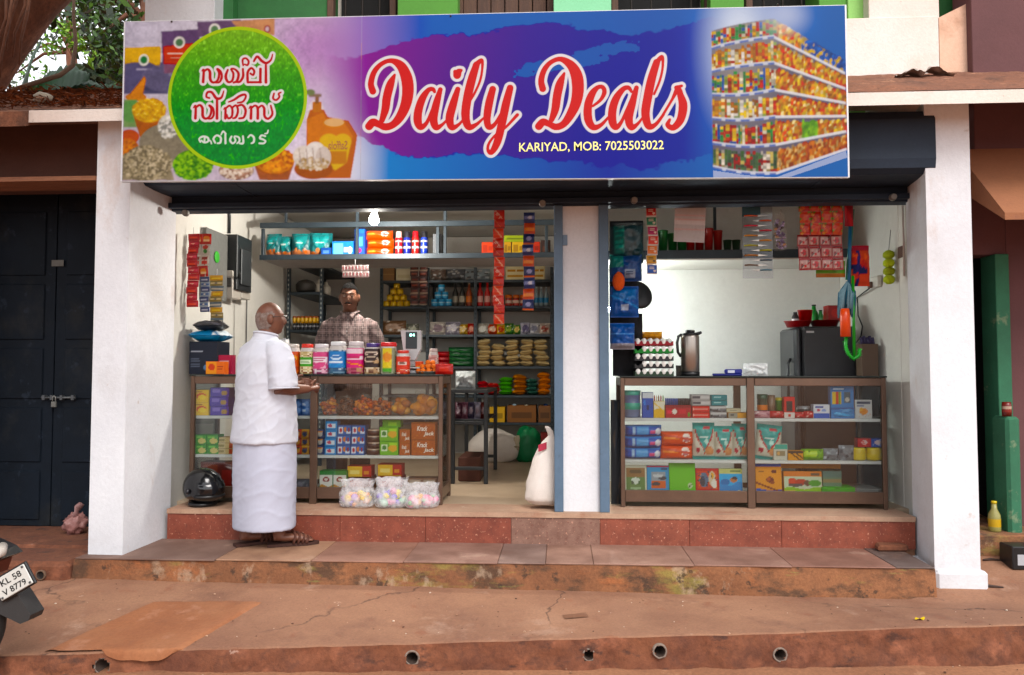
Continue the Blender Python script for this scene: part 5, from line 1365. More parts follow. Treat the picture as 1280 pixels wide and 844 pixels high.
stack('milk_box', 'white and blue box in the stack of four on middle shelf', 406, 421, 528, 570, YI, 4, .09, lab('#4f8ac2', ('rect', .08, .2, .92, .72, '#d9e0e8'), ('ell', .4, .46, .2, .22, '#c05a6a')), '#3a78b3', zm_, group='white and blue boxes in a stack')
bl = lab('#1f5fa8', ('rect', .04, .12, .34, .85, '#d9dce4'), ('ell', .2, .5, .1, .26, '#b33a4a'), ('ell', .55, .6, .1, .28, '#c97a34'), ('rect', .66, .12, .97, .45, '#d0d6e2'), ('rect', .8, .3, .92, .8, '#8a2a2c'))
stack('biscuit_box', 'blue biscuit box with red seal in the pile beside white boxes', 421.5, 438.5, 533, 570, YI, 3, .1, bl, '#17508f', zm_, group='blue biscuit boxes on middle shelf')
stack('biscuit_box', 'blue biscuit box with red seal in the pile beside dark tubs', 438.8, 456, 533, 570, YI, 3, .1, bl, '#17508f', zm_, group='blue biscuit boxes on middle shelf')
b = MB(); q0 = quad_size(456.5, 561, 474, 570, YI)
b.lathe([(q0[2] / 2, 0, '#3a1c18'), (q0[2] / 2, .035, '#3a1c18'), (q0[2] / 2 * .97, .037, '#b39a8a'), (q0[2] / 2 * .97, .046, '#b39a8a'), (q0[2] / 2 * .9, .048, '#4a2420')], 16); mm = b.mesh('chocolate_tub', M_PLASTIC)
for k in range(4):
    o = bpy.data.objects.new('chocolate_tub', mm); COL.objects.link(o); o.location = (q0[0] + .003 * (k % 2), YI + q0[2] / 2, zm_ + .0485 * k); tag(o, vord(k, 4) + ' dark round chocolate tub in the stack beside blue boxes', 'tub', 'dark tubs stacked on middle shelf')
gr = lab('#6aa82a', ('rect', .05, .3, .42, .8, '#d9e3c9'), ('ell', .24, .55, .13, .18, '#3f7a3a'), ('ell', .7, .5, .24, .26, '#d9a22a'), ('rect', .5, .75, .95, .9, '#a8d05a'))
stack('biscuit_box', 'lime green box with yellow picture beside the dark tubs', 474.5, 498, 535, 570, YI, 2, .1, gr, '#4f9a24', zm_, group='lime green boxes')
box_item('biscuit_box', 'lime green box set back on top of the green stack', 'box', 478, 526, 501, 535, YI + .04, .09, lab('#5f9e28', ('rect', .3, .2, .8, .7, '#9acb4a')), '#4a8f22', z=zm_ + (P(640, 535, YI).z - P(640, 570, YI).z))
M_WINK = mat('white_ink', '#e6dcd2', grain=0, bump=0, rough=.5)
def krack(x0, x1, y0, y1, z, label, rows):
    cx, _, w, h = quad_size(x0, y0, x1, y1, YI)
    t = thing('biscuit_box', label, 'box', (cx, YI + .06, z), 'rust coloured biscuit boxes')
    b = carton(w, h, .12, lab('#a8582c', ('spk', 60, .03, ['#b8683a', '#98481f', '#c27a48'], 0, 0, 1, 1), ('rect', 0, .93, 1, 1, '#8a4420')), '#98501f', seed=int(x0 + y0), top='#b8794a')
    b.obj('carton', M_CARD, parent=t, loc=(0, 0, 0))
    for s, u, v in (('Krack', -.26, .50), ('Jack', .02, .16)):
        text_obj('lettering', s, t, (u * w, -.0612, v * h), h * .30, w * .44, M_WINK, shear=.25, bold=.02)
zz = P(640, 549.5, YI).z - P(640, 570, YI).z
krack(514, 544, 549.5, 570, zm_, 'lower large rust biscuit box lettered Krack Jack', 2)
krack(514, 544, 529, 549.5, zm_ + zz + .001, 'upper large rust biscuit box lettered Krack Jack', 2)
zz = P(640, 554, YI).z - P(640, 570, YI).z
krack(499, 512.5, 554, 570, zm_, 'lower small rust biscuit box lettered Krack Jack', 2)
krack(499, 512.5, 537.5, 553.5, zm_ + zz + .001, 'upper small rust biscuit box lettered Krack Jack', 2)
for k in range(2):
    box_item('cookie_box', ('left' if k == 0 else 'right') + ' white cookie box with green edge and brown cookies', 'box', 399 + k * 17.2, 594, 416 + k * 17.2, 619, YI, .1, lab('#d9d6d0', ('rect', 0, .82, 1, 1, '#3a7a3a'), ('wave', .26, .06, 7, k, '#c88a3c'), ('ell', .5, .58, .26, .14, '#8a3a34'), ('ell', .5, .58, .14, .07, '#d9d2c8')), '#3f7a3a', z=ZBL)
for k, xa in enumerate((434, 472)):
    zz = ZBL + (.09 if k == 0 else .105)
    box_item('snack_box', ('yellow and red box lying behind the left ball bag' if k == 0 else 'yellow and red box lying behind the middle ball bag'), 'box', xa, 588, xa + 30, 603, YI + .05, .12, lab('#e0b02a', ('rect', .62, 0, 1, 1, '#b3241c'), ('rect', .08, .35, .5, .7, '#e8d28a'), ('rect', .7, .3, .92, .6, '#d98a3a'), ('band', 0, .1, '#c08a1c')), '#a8201c', z=zz, top='#c83424')
    box_item('snack_box', ('dark red box under the left yellow box' if k == 0 else 'dark red box under the right yellow box'), 'box', xa, 602, xa + 31, 619, YI + .05, .14, lab('#7a2420', ('rect', .1, .2, .6, .7, '#a84a34')), '#6a1f1c', z=ZBL)
box_item('snack_box', 'long brown box behind the right ball bag', 'box', 509, 596, 546, 612, YI + .03, .12, lab('#8a6a5a', ('rect', .05, .5, .45, .9, '#b8a090'), ('rect', .55, .5, .95, .9, '#b09a8a'), ('band', .42, .5, '#5a3a34')), '#6f5244', z=ZBL)
box_item('snack_box', 'red packet box behind the black helmet in the case', 'box', 250, 585, 292, 619, YI + .02, .12, lab('#5a1a14', ('rect', .1, .6, .5, .9, '#7a3420'), ('rect', .65, .1, .95, .7, '#86201a')), '#4a1510', z=ZBL)
for k in range(3):
    pouch_item('snack_sachet', ['front', 'middle', 'rear'][k] + ' grey packet low in the case beside the mundu', 'packet', 366 + 6 * k, 606, 382 + 6 * k, 619, YI + .02 * k, .05, lab('#5a5860', ('ell', .5, .5, .3, .3, '#8a8490')), '#4a4850', group='grey packets at the foot of the case', z=ZBL)
# ------------------------------------------------------------------ three bags of coloured balls on the plinth, white sack, helmet
M_BALLBAG = film_mat('milky_bag', (.98, .98, .98), (.82, .82, .84), .30)
pst = ['#d9c25a', '#d07a9a', '#8a7ac0', '#e0b48a', '#8ab87a', '#d9909a', '#c9b0d9']
for k, (x0, x1, y0, lb) in enumerate(((421, 466, 602, 'left bag of pastel balls in front of the snack case'), (465, 509, 599, 'middle bag of pastel balls, tallest of the three on the plinth'), (503, 548, 606, 'right bag of pastel balls with one pink ring'))):
    cx, z0, w, h = quad_size(x0, y0, x1, 636.5, 5.56)
    t = thing('ball_bag', lb, 'bag', (cx, 5.64, ZF + .001), rz=.2 * k)
    cols = [['#d9b93a', '#e0c060', '#9a86c0', '#d9a27a', '#b08ac0'], ['#8a7ac0', '#a898d0', '#8ac0a0', '#d9c25a', '#d08aa8'], ['#e08aa8', '#d96a9a', '#7ab87a', '#d9a060', '#e0a8b8']][k]
    lumps(t, 'balls', 0, 0, .002, w * .93, .13, h * .62, cols, .026, 30, 40 + k, flat=1.0)
    bag_skin(t, w, .15, h, M_BALLBAG, 17 + k, tie=False)
def sack(name, label, pts, Y, dp, m, seed, neck=None, squash=1.0):
    """pts: list of (z pixel row, left px, right px) from the bottom up"""
    b = MB(); rows = [(P(640, y, Y).z, P(a, y, Y).x, P(c, y, Y).x) for y, a, c in pts]
    n = len(rows); ring = 26
    z0 = rows[0][0]
    R = []
    for i in range((n - 1) * 4 + 1):
        t = i / 4; k = min(int(t), n - 2); f = t - k
        f = f * f * (3 - 2 * f) if False else f
        z, xa, xb = (rows[k][a] * (1 - f) + rows[k + 1][a] * f for a in range(3))
        cx, rx = (xa + xb) / 2, (xb - xa) / 2
        dd = dp * (rx / max((r[2] - r[1]) / 2 for r in rows)) ** .8
        vs = []
        for j in range(ring):
            a = 2 * pi * j / ring; ca, sa = cos(a), sin(a)
            ca = math.copysign(abs(ca) ** .8, ca); sa = math.copysign(abs(sa) ** .8, sa)
            e = 1 + .09 * mnoise.noise(Vector((ca * 2 + seed, sa * 2, z * 8))) + .07 * (abs(mnoise.noise(Vector((ca * 4, sa * 4 + seed, z * 13)))) - .2)
            vs.append((cx + rx * ca * e, Y + dp + dd * sa * e, z))
        R.append(b.add(vs))
    for r0, r1 in zip(R[:-1], R[1:]):
        for j in range(ring): b.face([r0 + j, r0 + (j + 1) % ring, r1 + (j + 1) % ring, r1 + j], H('#fff'), True)
    b.face([R[0] + j for j in range(ring)][::-1], H('#fff')); b.face([R[-1] + j for j in range(ring)], H('#fff'))
    return b
M_SACK = mat('woven_sack', '#d6cdc6', '#c9bfb6', scale=4, stains=(('#b39a8a', 3, .6, .15, .5),), grain=.08, gscale=220, rough=.8, bump=.35)
bs_ = sack('sack', '', [(632, 664, 696), (626, 655, 702), (610, 656, 702), (590, 661, 702), (575, 666, 700), (562, 672, 696), (554, 677, 694), (546, 685, 692), (540, 683, 691), (536, 681, 688), (534, 681, 685)], 5.60, .11, M_SACK, 3)
sk = bs_.obj('sack', M_SACK, label='tall white woven sack leaning against the blue rail', cat='sack')
b = MB(); q = P(678, 560, 5.60); b.grid(lambda u, v: (q.x - .03 + .06 * u, 5.615 + .03 * (u - .2) ** 2, q.z - .03 + .05 * v + .02 * u), 6, 5, col='#a8505c'); b.obj('red_print', M_CLOTH, parent=sk)
q = P(252, 634, 5.62)
t = thing('helmet', 'black motorcycle helmet with dark visor on the plinth beside the man', 'helmet', (q.x, 5.64, ZF), rz=-.5)
b = MB()
def hw(d):
    k = 1.0
    if d.z < -.55: k *= .90
    if d.x > .2 and d.z < .2: k *= 1 + .10 * d.x
    return k
b.ball((0, 0, .135), (.165, .13, .145), '#101114', 28, 18, warp=hw); b.obj('shell', mat('black_gelcoat', '#0c0d10', grain=.02, rough=.16, bump=0, coat=.4), parent=t, loc=(0, 0, 0))
b = MB()
b.grid(lambda u, v: ((.171) * cos((u - .5) * 2.2) * cos(-.25 + v * .62) + .002, .136 * sin((u - .5) * 2.2) * cos(-.25 + v * .62), .135 + .15 * sin(-.25 + v * .62)), 20, 8); b.obj('visor', mat('dark_visor', '#17181b', grain=.02, rough=.08, bump=0), parent=t, loc=(0, 0, 0))
b = MB(); b.tube([(.172 * cos(a) * .97, .137 * sin(a) * .97, .082) for a in np.linspace(-1.15, 1.15, 14)], .011, '#1a1a1c', 6); b.obj('trim', M_PLASTIC, parent=t, loc=(0, 0, 0))
b = MB(); b.tube([(.02, -.128, .12), (.0, -.136, .12)], .02, '#202024', 10); b.obj('visor_pivot', M_PLASTIC, parent=t, loc=(0, 0, 0))
b = MB(); b.lathe([(.085, .001, '#1a1a1c'), (.105, .012, '#1a1a1c'), (.10, .03, '#1a1a1c')], 20); b.obj('rim', M_PLASTIC, parent=t, loc=(0, 0, 0))
# ------------------------------------------------------------------ on the left wall: sachet strips, meter boards, cables
XW = X_L + .004
def wallY(px):                       # depth at which the left wall is seen at this column
    d = ray(px, 380); return X_L / d.x * d.y
red = [lab('#b3262a', ('rect', .15, .3, .85, .6, '#d95a4a'), ('rect', .2, .1, .8, .22, '#8a1a1c')), lab('#a81f2c', ('rect', .1, .35, .9, .65, '#c84a58'), ('ell', .5, .5, .2, .1, '#e0b0a0'))]
strip('sachet_strip', 'long strip of crimson sachets leftmost on the left wall', 233, 292, 249, 384, 5.78, 11, red, t=.02)
rg = [lab('#b8b0a8', ('ell', .5, .72, .35, .2, '#b3362c'), ('ell', .5, .35, .3, .2, '#3f7a3a')), lab('#c2bab0', ('ell', .5, .3, .36, .2, '#c03a30'), ('rect', .2, .6, .8, .85, '#8a3a34'))]
strip('sachet_strip', 'strip of white red and green sachets on the left wall', 240, 292, 263, 346, 5.92, 4, [lab('#b32a24', ('ell', .5, .5, .35, .25, '#d98a4a'), ('rect', .2, .3, .8, .4, '#e8c9a0'))] + rg, t=.02, cols=2)
strip('sachet_strip', 'strip of navy and silver sachets below the red ones', 250, 346, 262, 390, 5.90, 7, [lab('#3a4468', ('rect', .15, .3, .85, .6, '#a8aab8')), lab('#8a94a0', ('rect', .1, .35, .9, .65, '#3f5a8a'), ('ell', .5, .5, .18, .12, '#d9d2c0'))], t=.015)
strip('sachet_strip', 'strip of yellow topped sachets nearest the meter box', 262, 344, 279, 404, 5.96, 9, [lab('#c8962a', ('rect', .15, .3, .85, .6, '#e0c060')), lab('#8a7a4a', ('rect', .1, .35, .9, .65, '#c9b890'), ('ell', .5, .5, .18, .12, '#4a4a5a')), lab('#5f6a70', ('rect', .1, .3, .9, .6, '#b8b0a0'))], t=.015)
y0, y1 = wallY(247), wallY(283)
def wb(name, label, cat, xa, xb, ya, yb, dp, col, m=M_MATTE, parent=None):
    b = MB(); Ya, Yb = wallY(xa), wallY(xb); z0, z1 = P(xa, yb, Ya).z, P(xa, ya, Ya).z
    b.box(XW, XW + dp, Ya, Yb, z0, z1, col, ch=.006); return b, Ya, Yb, z0, z1
b, Ya, Yb, z0, z1 = wb('', '', '', 249, 276, 284, 372, .05, '#6f6f6c')
mb_ = thing('meter_board', 'grey electricity meter board with green sticker on left wall', 'meter', (XW, (Ya + Yb) / 2, z0))
b.obj('board', M_METAL, parent=mb_)
b = MB(); b.ball((XW + .056, Ya + .18, z1 - .22), (.008, .05, .05), '#4f9a4a', 12, 8); b.obj('sticker', M_CARD, parent=mb_)
b, Ya, Yb, z0, z1 = wb('', '', '', 277, 296, 293, 362, .13, '#232527')
mt = thing('switch_box', 'black fuse switch box with lever on the left wall', 'switch box', (XW, (Ya + Yb) / 2, z0))
b.obj('box', M_METAL, parent=mt)
b = MB(); b.box(XW + .131, XW + .15, Ya + .05, Yb - .05, z0 + .05, z1 - .12, '#2f3234', ch=.005); b.obj('cover', M_METAL, parent=mt)
b = MB(); b.tube([(XW + .14, Ya - .001, z0 + .1), (XW + .17, Ya - .04, z0 + .14)], .009, '#1a1a1a', 6); b.obj('lever', M_METAL, parent=mt)
for k, (xa, xb) in enumerate(((276, 287), (288, 299))):
    b, Ya, Yb, z0, z1 = wb('', '', '', xa, xb, 338, 373, .10, '#a8a29a')
    st = thing('switch_box', ('left' if k == 0 else 'right') + ' of two pale grey switch boxes below the black box', 'switch box', (XW, (Ya + Yb) / 2, z0))
    b.obj('box', M_PLASTIC, parent=st)
    b = MB(); ym = (Ya + Yb) / 2; b.box(XW + .101, XW + .112, ym - .04, ym + .04, z0 + .1, z0 + .19, '#2a2a2a', ch=.004); b.obj('switch', M_PLASTIC, parent=st)
    b = MB(); b.box(XW + .02, XW + .09, Ya - .006, Ya - .001, z0 + .10, z0 + .18, '#3a3836', ch=.003); b.obj('window', M_PLASTIC, parent=st)
b = MB(); Yc = wallY(283); zc = P(283, 292, Yc).z; b.tube([(XW + .012, Yc, zc), (XW + .012, Yc, 3.2)], .013, '#2a2c2e', 8); b.obj('conduit', M_PLASTIC, label='dark conduit pipe running up the left wall from switch box', cat='conduit')
b = MB(); Yc = wallY(301); pts = [(XW + .008, Yc, P(301, y, Yc).z) for y in (345, 350)] + [(XW + .008, wallY(307), P(307, y, wallY(307)).z) for y in (352, 380, 420, 470, 520)]
b.tube(pts, .005, '#4a4846', 6); b.obj('cable', M_PLASTIC, label='thin dark cable looping down the left wall', cat='cable')
b = MB(); Yc = wallY(292); b.tube([(XW + .008, Yc, P(292, y, Yc).z) for y in (372, 400, 440, 520)], .004, '#a8a49e', 6); b.obj('cable', M_PLASTIC, label='thin pale cable hanging below the grey switch boxes', cat='cable')
# ------------------------------------------------------------------ overhead rack goods
YOI = 7.03
teal = lambda s: [('bg', '#1d5f62'), ('heart', .5, .55, .36, '#23888a'), ('ell', .5, .62, .24, .10, '#2f9a98'), ('wave', .24, .05, 6, s, '#a8735a'), ('band', 0, .1, '#1f7f80'), ('bars', .3, .52, .7, .64, '#c9d9d4', 1), ('spk', 4, .09, ['#c98a66', '#b36a4a'], .1, .1, .9, .3)]
for k, (x0, x1, y0) in enumerate(((330, 350, 287), (346, 364, 290), (362, 387, 287), (385, 413, 286))):
    pouch_item('diaper_pack', hord(k, 4) + ' dark teal diaper pack on the overhead rack', 'pack', x0, y0, x1, 317, YOI + .02 * (k % 2), .12, teal(k), '#1d6668', group='teal packs on the overhead rack', rz=.1 * (k - 1.5), z=ZO0, crinkle=.25)
box_item('wipes_box', 'small blue box at the foot of the teal packs', 'box', 401, 306, 414, 317, YOI, .1, lab('#1f4a98', ('rect', .2, .3, .8, .7, '#6a8ac8')), '#1a3f80', z=ZO0)
box_item('wipes_box', 'wide blue box with pale centre on overhead rack', 'box', 415, 298, 442, 317, YOI, .12, lab('#3a78b8', ('rect', .05, .1, .5, .9, '#7ab0d8'), ('rect', .55, .25, .78, .6, '#c9a0a8'), ('ell', .85, .4, .1, .25, '#d9dce4'), ('band', 0, .12, '#1f3f98')), '#2a5aa8', z=ZO0)
box_item('wipes_box', 'tall narrow blue box beside the lit bulb', 'box', 443, 283, 456, 317, YOI, .1, lab('#2a50b0', ('rect', .15, .35, .85, .7, '#6a98d8'), ('ell', .4, .2, .3, .1, '#c04a6a'), ('band', .85, 1, '#3a6ac0')), '#2444a0', z=ZO0)
ora = lab('#dd4a12', ('bars', .06, .35, .55, .7, '#f0a070', 1), ('ell', .75, .55, .14, .32, '#ead9d2'), ('ell', .75, .45, .08, .2, '#b8787a'), ('diag', .4, .8, .06, '#c23a0c'))
def flatpack(name, label, x0, x1, ytop, ybot, Y, n, d, layers, side, z, group, cat='pack', crinkle=.1):
    cx, _, w, h = quad_size(x0, ytop, x1, ybot, Y); hh = h / n
    me = pouch(w, hh * 1.02, d, layers, side, seed=int(x0) % 50, crinkle=crinkle, seal=.02).mesh(name, M_FILM)
    for k in range(n):
        o = bpy.data.objects.new(name, me); COL.objects.link(o); o.location = (cx + RND.uniform(-.008, .008), Y + d / 2 + RND.uniform(0, .012), z + hh * k)
        o.rotation_euler = (0, 0, RND.uniform(-.05, .05)); tag(o, (vord(k, n) + ' ' + label) if n > 1 else label, cat, group)
flatpack('wipes_pack', 'orange wipes pack in the pile beside the bulb', 456, 490, 284, 317, YOI, 3, .14, ora, '#c8400f', ZO0, 'orange packs on the overhead rack')
for k, (x0, c, c2, nm) in enumerate(((493, '#a81c24', '#c9a8a0', 'red'), (503.5, '#1f2a80', '#1a1a22', 'blue'), (514, '#b8302c', '#b81c24', 'red'), (525, '#22389a', '#16161c', 'blue'))):
    tin('spray_can', ('left ' if k < 2 else 'right ') + nm + ' spray can standing on the overhead rack', x0, 286, x0 + 9.5, 317, YOI, [(0, .9, '#8a8a90'), (.03, 1, c), (.30, 1, '#c9c4c8'), (.38, 1, c), (.55, 1, '#b8b0b8' if k % 2 else '#d9a8a0'), (.62, 1, c), (.74, .95, c2), (.78, .82, c2), (.97, .82, c2), (1, .7, c2)], cat='spray can', group='spray cans', z=ZO0)
box_item('carton', 'plain grey carton standing right of the spray cans', 'carton', 541, 290, 552, 317, YOI, .12, lab('#55585c'), '#4a4d50', z=ZO0)
for k, (x0, x1, c, c2, nm) in enumerate(((602, 617, '#c8401f', '#a8301a', 'red orange'), (630, 639, '#b88a2a', '#8a641f', 'ochre'), (640, 656, '#c09a2a', '#96701f', 'mustard'), (658, 675, '#b8341f', '#8a2418', 'brick red'))):
    box_item('snack_box', nm + ' box at the right part of the overhead rack', 'box', x0, 301, x1, 317, YOI, .1, lab(c, ('rect', .1, .2, .45, .8, c2), ('rect', .6, .3, .9, .7, c2)), c2, z=ZO0)
box_item('snack_box', 'long green box on top of the mustard boxes', 'box', 630, 292, 668, 301, YOI + .02, .1, lab('#8a9a2a', ('bars', .1, .3, .9, .7, '#5f6f1f', 1)), '#6f7f24', z=ZO0 + (P(640, 301, YOI).z - P(640, 317, YOI).z))
box_item('snack_box', 'dark brown box at right end of overhead rack', 'box', 676, 299, 688, 317, YOI, .1, lab('#3a2a26', ('rect', .2, .2, .8, .6, '#5a3a30')), '#2a1f1c', z=ZO0)
# ------------------------------------------------------------------ back rack goods, shelf by shelf
YB = YRK + .012
box_item('carton', 'plain brown carton on top shelf of back rack', 'carton', 477, 334, 493, 350, YB, .2, lab('#8a6a4a', ('band', .46, .54, '#a88a60')), '#7a5c40', z=ZR[0])
box_item('carton', 'cream pack on top shelf beside the brown carton', 'pack', 495, 335, 514, 350, YB, .2, lab('#d9d0b4', ('rect', .1, .2, .9, .5, '#c9bf9c')), '#c2b898', z=ZR[0])
for k, (x0, x1, c) in enumerate(((537, 557, '#7a6a60'), (556, 581, '#5a5c60'), (580, 612, '#8f9aa0'))):
    pouch_item('silver_bag', ['brownish', 'dark grey', 'pale silver'][k] + ' foil bag lying on the top shelf of back rack', 'bag', x0, 335, x1, 350, YB, .15, [('bg', c), ('spk', 14, .08, ['#c9ccd0', '#4a4844', '#a8a49e'], 0, 0, 1, 1)], c, crinkle=.5, z=ZR[0])
for k, (x0, x1) in enumerate(((632, 656), (666, 681))):
    box_item('candle_pack', ('left' if k == 0 else 'right') + ' bright cream and yellow pack on top shelf', 'pack', x0, 333, x1, 350, YB, .15, lab('#e3d9b0', ('rect', .1, .2, .9, .35, '#c8922a'), ('rect', .1, .6, .5, .75, '#c88a2a'), ('rect', .6, .6, .95, .75, '#b8802a')), '#c9b88a', z=ZR[0], group='cream and yellow packs')
def tin_pyramid(name, label, x0, x1, ybase, ytop, nbase, bands, z, group):
    wpx = (x1 - x0) / nbase; n = nbase; k = 0
    cx0, _, w, _ = quad_size(x0, ytop, x0 + wpx, ybase, YB); hh = (P(640, ytop, YB).z - P(640, ybase, YB).z) / nbase
    b = MB(); b.lathe([(w / 2 * rf, hh * hf, c) for hf, rf, c in bands], 12); me = b.mesh(name, M_PLASTIC)
    while n > 0:
        for j in range(n):
            o = bpy.data.objects.new(name, me); COL.objects.link(o)
            o.location = (cx0 + w * 1.02 * (j + k * .5), YB + w / 2 + .01, z + hh * k)
            tag(o, (hord(j, n) + ' ' if n > 1 else '') + label + ', ' + vord(k, nbase) + ' row', 'tin', group)
        n -= 1; k += 1
tin_pyramid('mustard_tin', 'yellow tin with red lid in the pyramid', 478, 512, 382.5, 352, 4, [(0, 1, '#caa020'), (.25, 1, '#e0b82c'), (.75, 1, '#b8881c'), (.8, .9, '#b8881c'), (.97, .9, '#7a4a1c'), (1, .85, '#7a4a1c')], ZR[1], 'yellow tins stacked in a pyramid')
tin_pyramid('milk_tin', 'sky blue tin in the pyramid', 538, 564, 382.5, 355, 3, [(0, 1, '#3f8ac0'), (.2, 1, '#6ab4e0'), (.45, 1, '#b8d9ea'), (.6, 1, '#58a4d4'), (.93, 1, '#8ac0dc'), (1, .92, '#8ac0dc')], ZR[1], 'blue tins stacked in a pyramid')
def bottle(name, label, x0, y0, x1, y1, Y, glass, labc, capc, z, group=None, cat='bottle', neck=.32, sh=.55):
    cx, z0, w, h = quad_size(x0, y0, x1, y1, Y); r = w / 2
    t = thing(name, label, cat, (cx, Y + r, z), group)
    b = MB(); b.lathe([(r * .9, 0, glass), (r, h * .03, glass), (r, h * .16, labc), (r, h * .42, glass), (r * .95, h * sh, glass), (r * neck * 1.2, h * .74, glass), (r * neck, h * .92, glass)], 14); b.obj('bottle_body', M_PLASTIC, parent=t, loc=(0, 0, 0))
    b = MB(); b.lathe([(r * neck * 1.15, h * .92, capc), (r * neck * 1.15, h * .995, capc), (r * neck * .9, h, capc)], 12); b.obj('cap', M_PLASTIC, parent=t, loc=(0, 0, 0))
    return t
for k, (x0, g, l, c, nm) in enumerate(((565, '#1c1a18', '#8a8478', '#2a2622', 'left dark sauce bottle with grey label'), (573.5, '#1f1c18', '#a8a090', '#3a342c', 'right dark sauce bottle with pale label'), (582, '#8a3a1c', '#d9742c', '#c9b8a8', 'orange labelled sauce bottle beside the dark bottles'), (596, '#b81c1a', '#d9b0a8', '#d9302a', 'left red ketchup bottle on the back rack'), (605, '#bf1f1c', '#d9a8a0', '#e0382e', 'middle red ketchup bottle on the back rack'), (613.5, '#b02420', '#c98a80', '#c8342c', 'right red ketchup bottle beside the hanging strip'))):
    bottle('sauce_bottle', nm, x0, 352, x0 + 7.8, 382, YB, g, l, c, ZR[1])
for k in range(3):
    tin('pickle_jar', hord(k, 3) + ' small red jar with orange lid on back rack', 631 + 9.3 * k, 368, 640 + 9.3 * k, 382, YB, [(0, .95, '#a82a1c'), (.1, 1, '#b8301f'), (.25, 1, '#d9c0b0'), (.5, 1, '#b8301f'), (.62, .9, '#8a2a1c'), (.72, .98, '#d9702a'), (1, .95, '#d9702a')], cat='jar', group='small jars with orange lids', z=ZR[1])
for k in range(3):
    bottle('water_bottle', hord(k, 3) + ' clear bottle with blue cap at right end of back rack', 667.5 + 6.2 * k, 358, 673.5 + 6.2 * k, 382, YB, '#8a9aa0', '#4a86b0', '#c9d4d9', ZR[1], group='clear bottles')
for k, x0 in enumerate((513, 524)):
    strip('sachet_strip', ('left' if k == 0 else 'right') + ' dark brown sachet strip hung on the back rack post', x0, 331, x0 + 10.5, 381, 8.84, 7, [lab('#3a1c1a', ('rect', .15, .25, .85, .5, '#6f3a30'), ('band', 0, .12, '#b8a090')), lab('#4a2422', ('rect', .2, .3, .8, .6, '#8a4a3a'), ('band', .88, 1, '#a89080'))], back='#3a1c1a')
for k, (x0, x1, y0, c, c2, nm) in enumerate(((476, 507, 400, '#6f5440', '#a89080', 'large brown clear bag of spices at left of the third shelf'), (507, 523, 404, '#6a6a60', '#9a9a8a', 'grey pouch beside the brown bag'), (536, 556, 402, '#b8b0a8', '#8a7a80', 'whitish pouch at left of the middle bay'), (556, 575, 402, '#8a8490', '#c9c4cc', 'lilac and white pouch in the middle bay'), (573, 584, 405, '#b8923a', '#e0c890', 'yellow pouch in the middle bay'), (584, 593, 404, '#b02a24', '#d9a090', 'small red pouch at right of the middle bay'),
        (596, 611, 404, '#9a948a', '#c9c8c0', 'whitish pouch leftmost in right bay of back rack'), (609, 622, 405, '#c05a4a', '#e0c0a8', 'pink red pouch in right bay of back rack'), (620, 632, 405, '#d0a040', '#b83a2a', 'yellow and red pouch in right bay of back rack'), (630, 642, 404, '#3a6a34', '#8aa04a', 'dark green pouch in right bay of back rack'), (641, 651, 406, '#4a7a3a', '#c9b070', 'lighter green pouch in right bay of back rack'), (650, 663, 403, '#a8a4b0', '#5a5470', 'white and violet pouch in right bay of back rack'), (662, 675, 404, '#c2c0c4', '#7a7a88', 'silvery white pouch in right bay of back rack'), (674, 688, 404, '#b8a89c', '#8a4a40', 'whitish pouch with red mark rightmost on third shelf'))):
    pouch_item('grocery_pouch', nm, 'pouch', x0, y0, x1, 418, YB + .01, .10, [('bg', c), ('ell', .5, .5, .34, .3, c2), ('spk', 10, .07, [c2, '#d9d4cc', c], 0, 0, 1, 1)], c, crinkle=.4, z=ZR[2], rz=.1 * ((k % 3) - 1))
rice = pouch(.155, .2, .062, [('bg', '#c2ac84'), ('rect', .1, .1, .9, .9, '#cdb98f'), ('rect', .25, .3, .75, .7, '#b89c70'), ('diag', .5, .7, .03, '#a88a5f')], '#b8a078', seed=6, crinkle=.35, seal=.05, lie=True).mesh('rice_packet', M_FILM)
for j in range(5):
    for k in range(5):
        if j == 4 and k == 1: continue
        o = bpy.data.objects.new('rice_packet', rice); COL.objects.link(o)
        o.location = (P(604 + 18.0 * k + RND.uniform(-1.5, 1.5), 440, YB).x, YB + .10 + RND.uniform(-.01, .02), ZR[3] + .062 * j + .001)
        o.rotation_euler = (RND.uniform(-.06, .06), RND.uniform(-.16, .16), RND.uniform(-.2, .2)); o.scale = (1, 1, 1 + RND.uniform(-.1, .1))
        tag(o, f'{vord(j, 5)} beige rice packet in the {hord(k, 5)} pile on the back rack', 'packet', 'rice packets piled on the back rack')
for k in range(4):
    pouch_item('tea_packet', vord(k, 4) + ' dark green packet in the pile left of the rice', 'packet', 560, 432, 592, 440, YB + .01, .1, [('bg', '#1f4a2c'), ('diag', .6, .6, .08, '#3a7a44')], '#1a3f26', group='dark green packets', z=ZR[3] + .05 * k, crinkle=.3)
for k in range(3):
    pouch_item('chilli_packet', vord(k, 3) + ' dark red packet in the pile left of the green packets', 'packet', 540, 440, 562, 447, YB + .01, .1, [('bg', '#8f1f24'), ('ell', .5, .5, .3, .3, '#b8484a')], '#7a1a1e', group='dark red packets', z=ZR[3] + .055 * k, crinkle=.3)
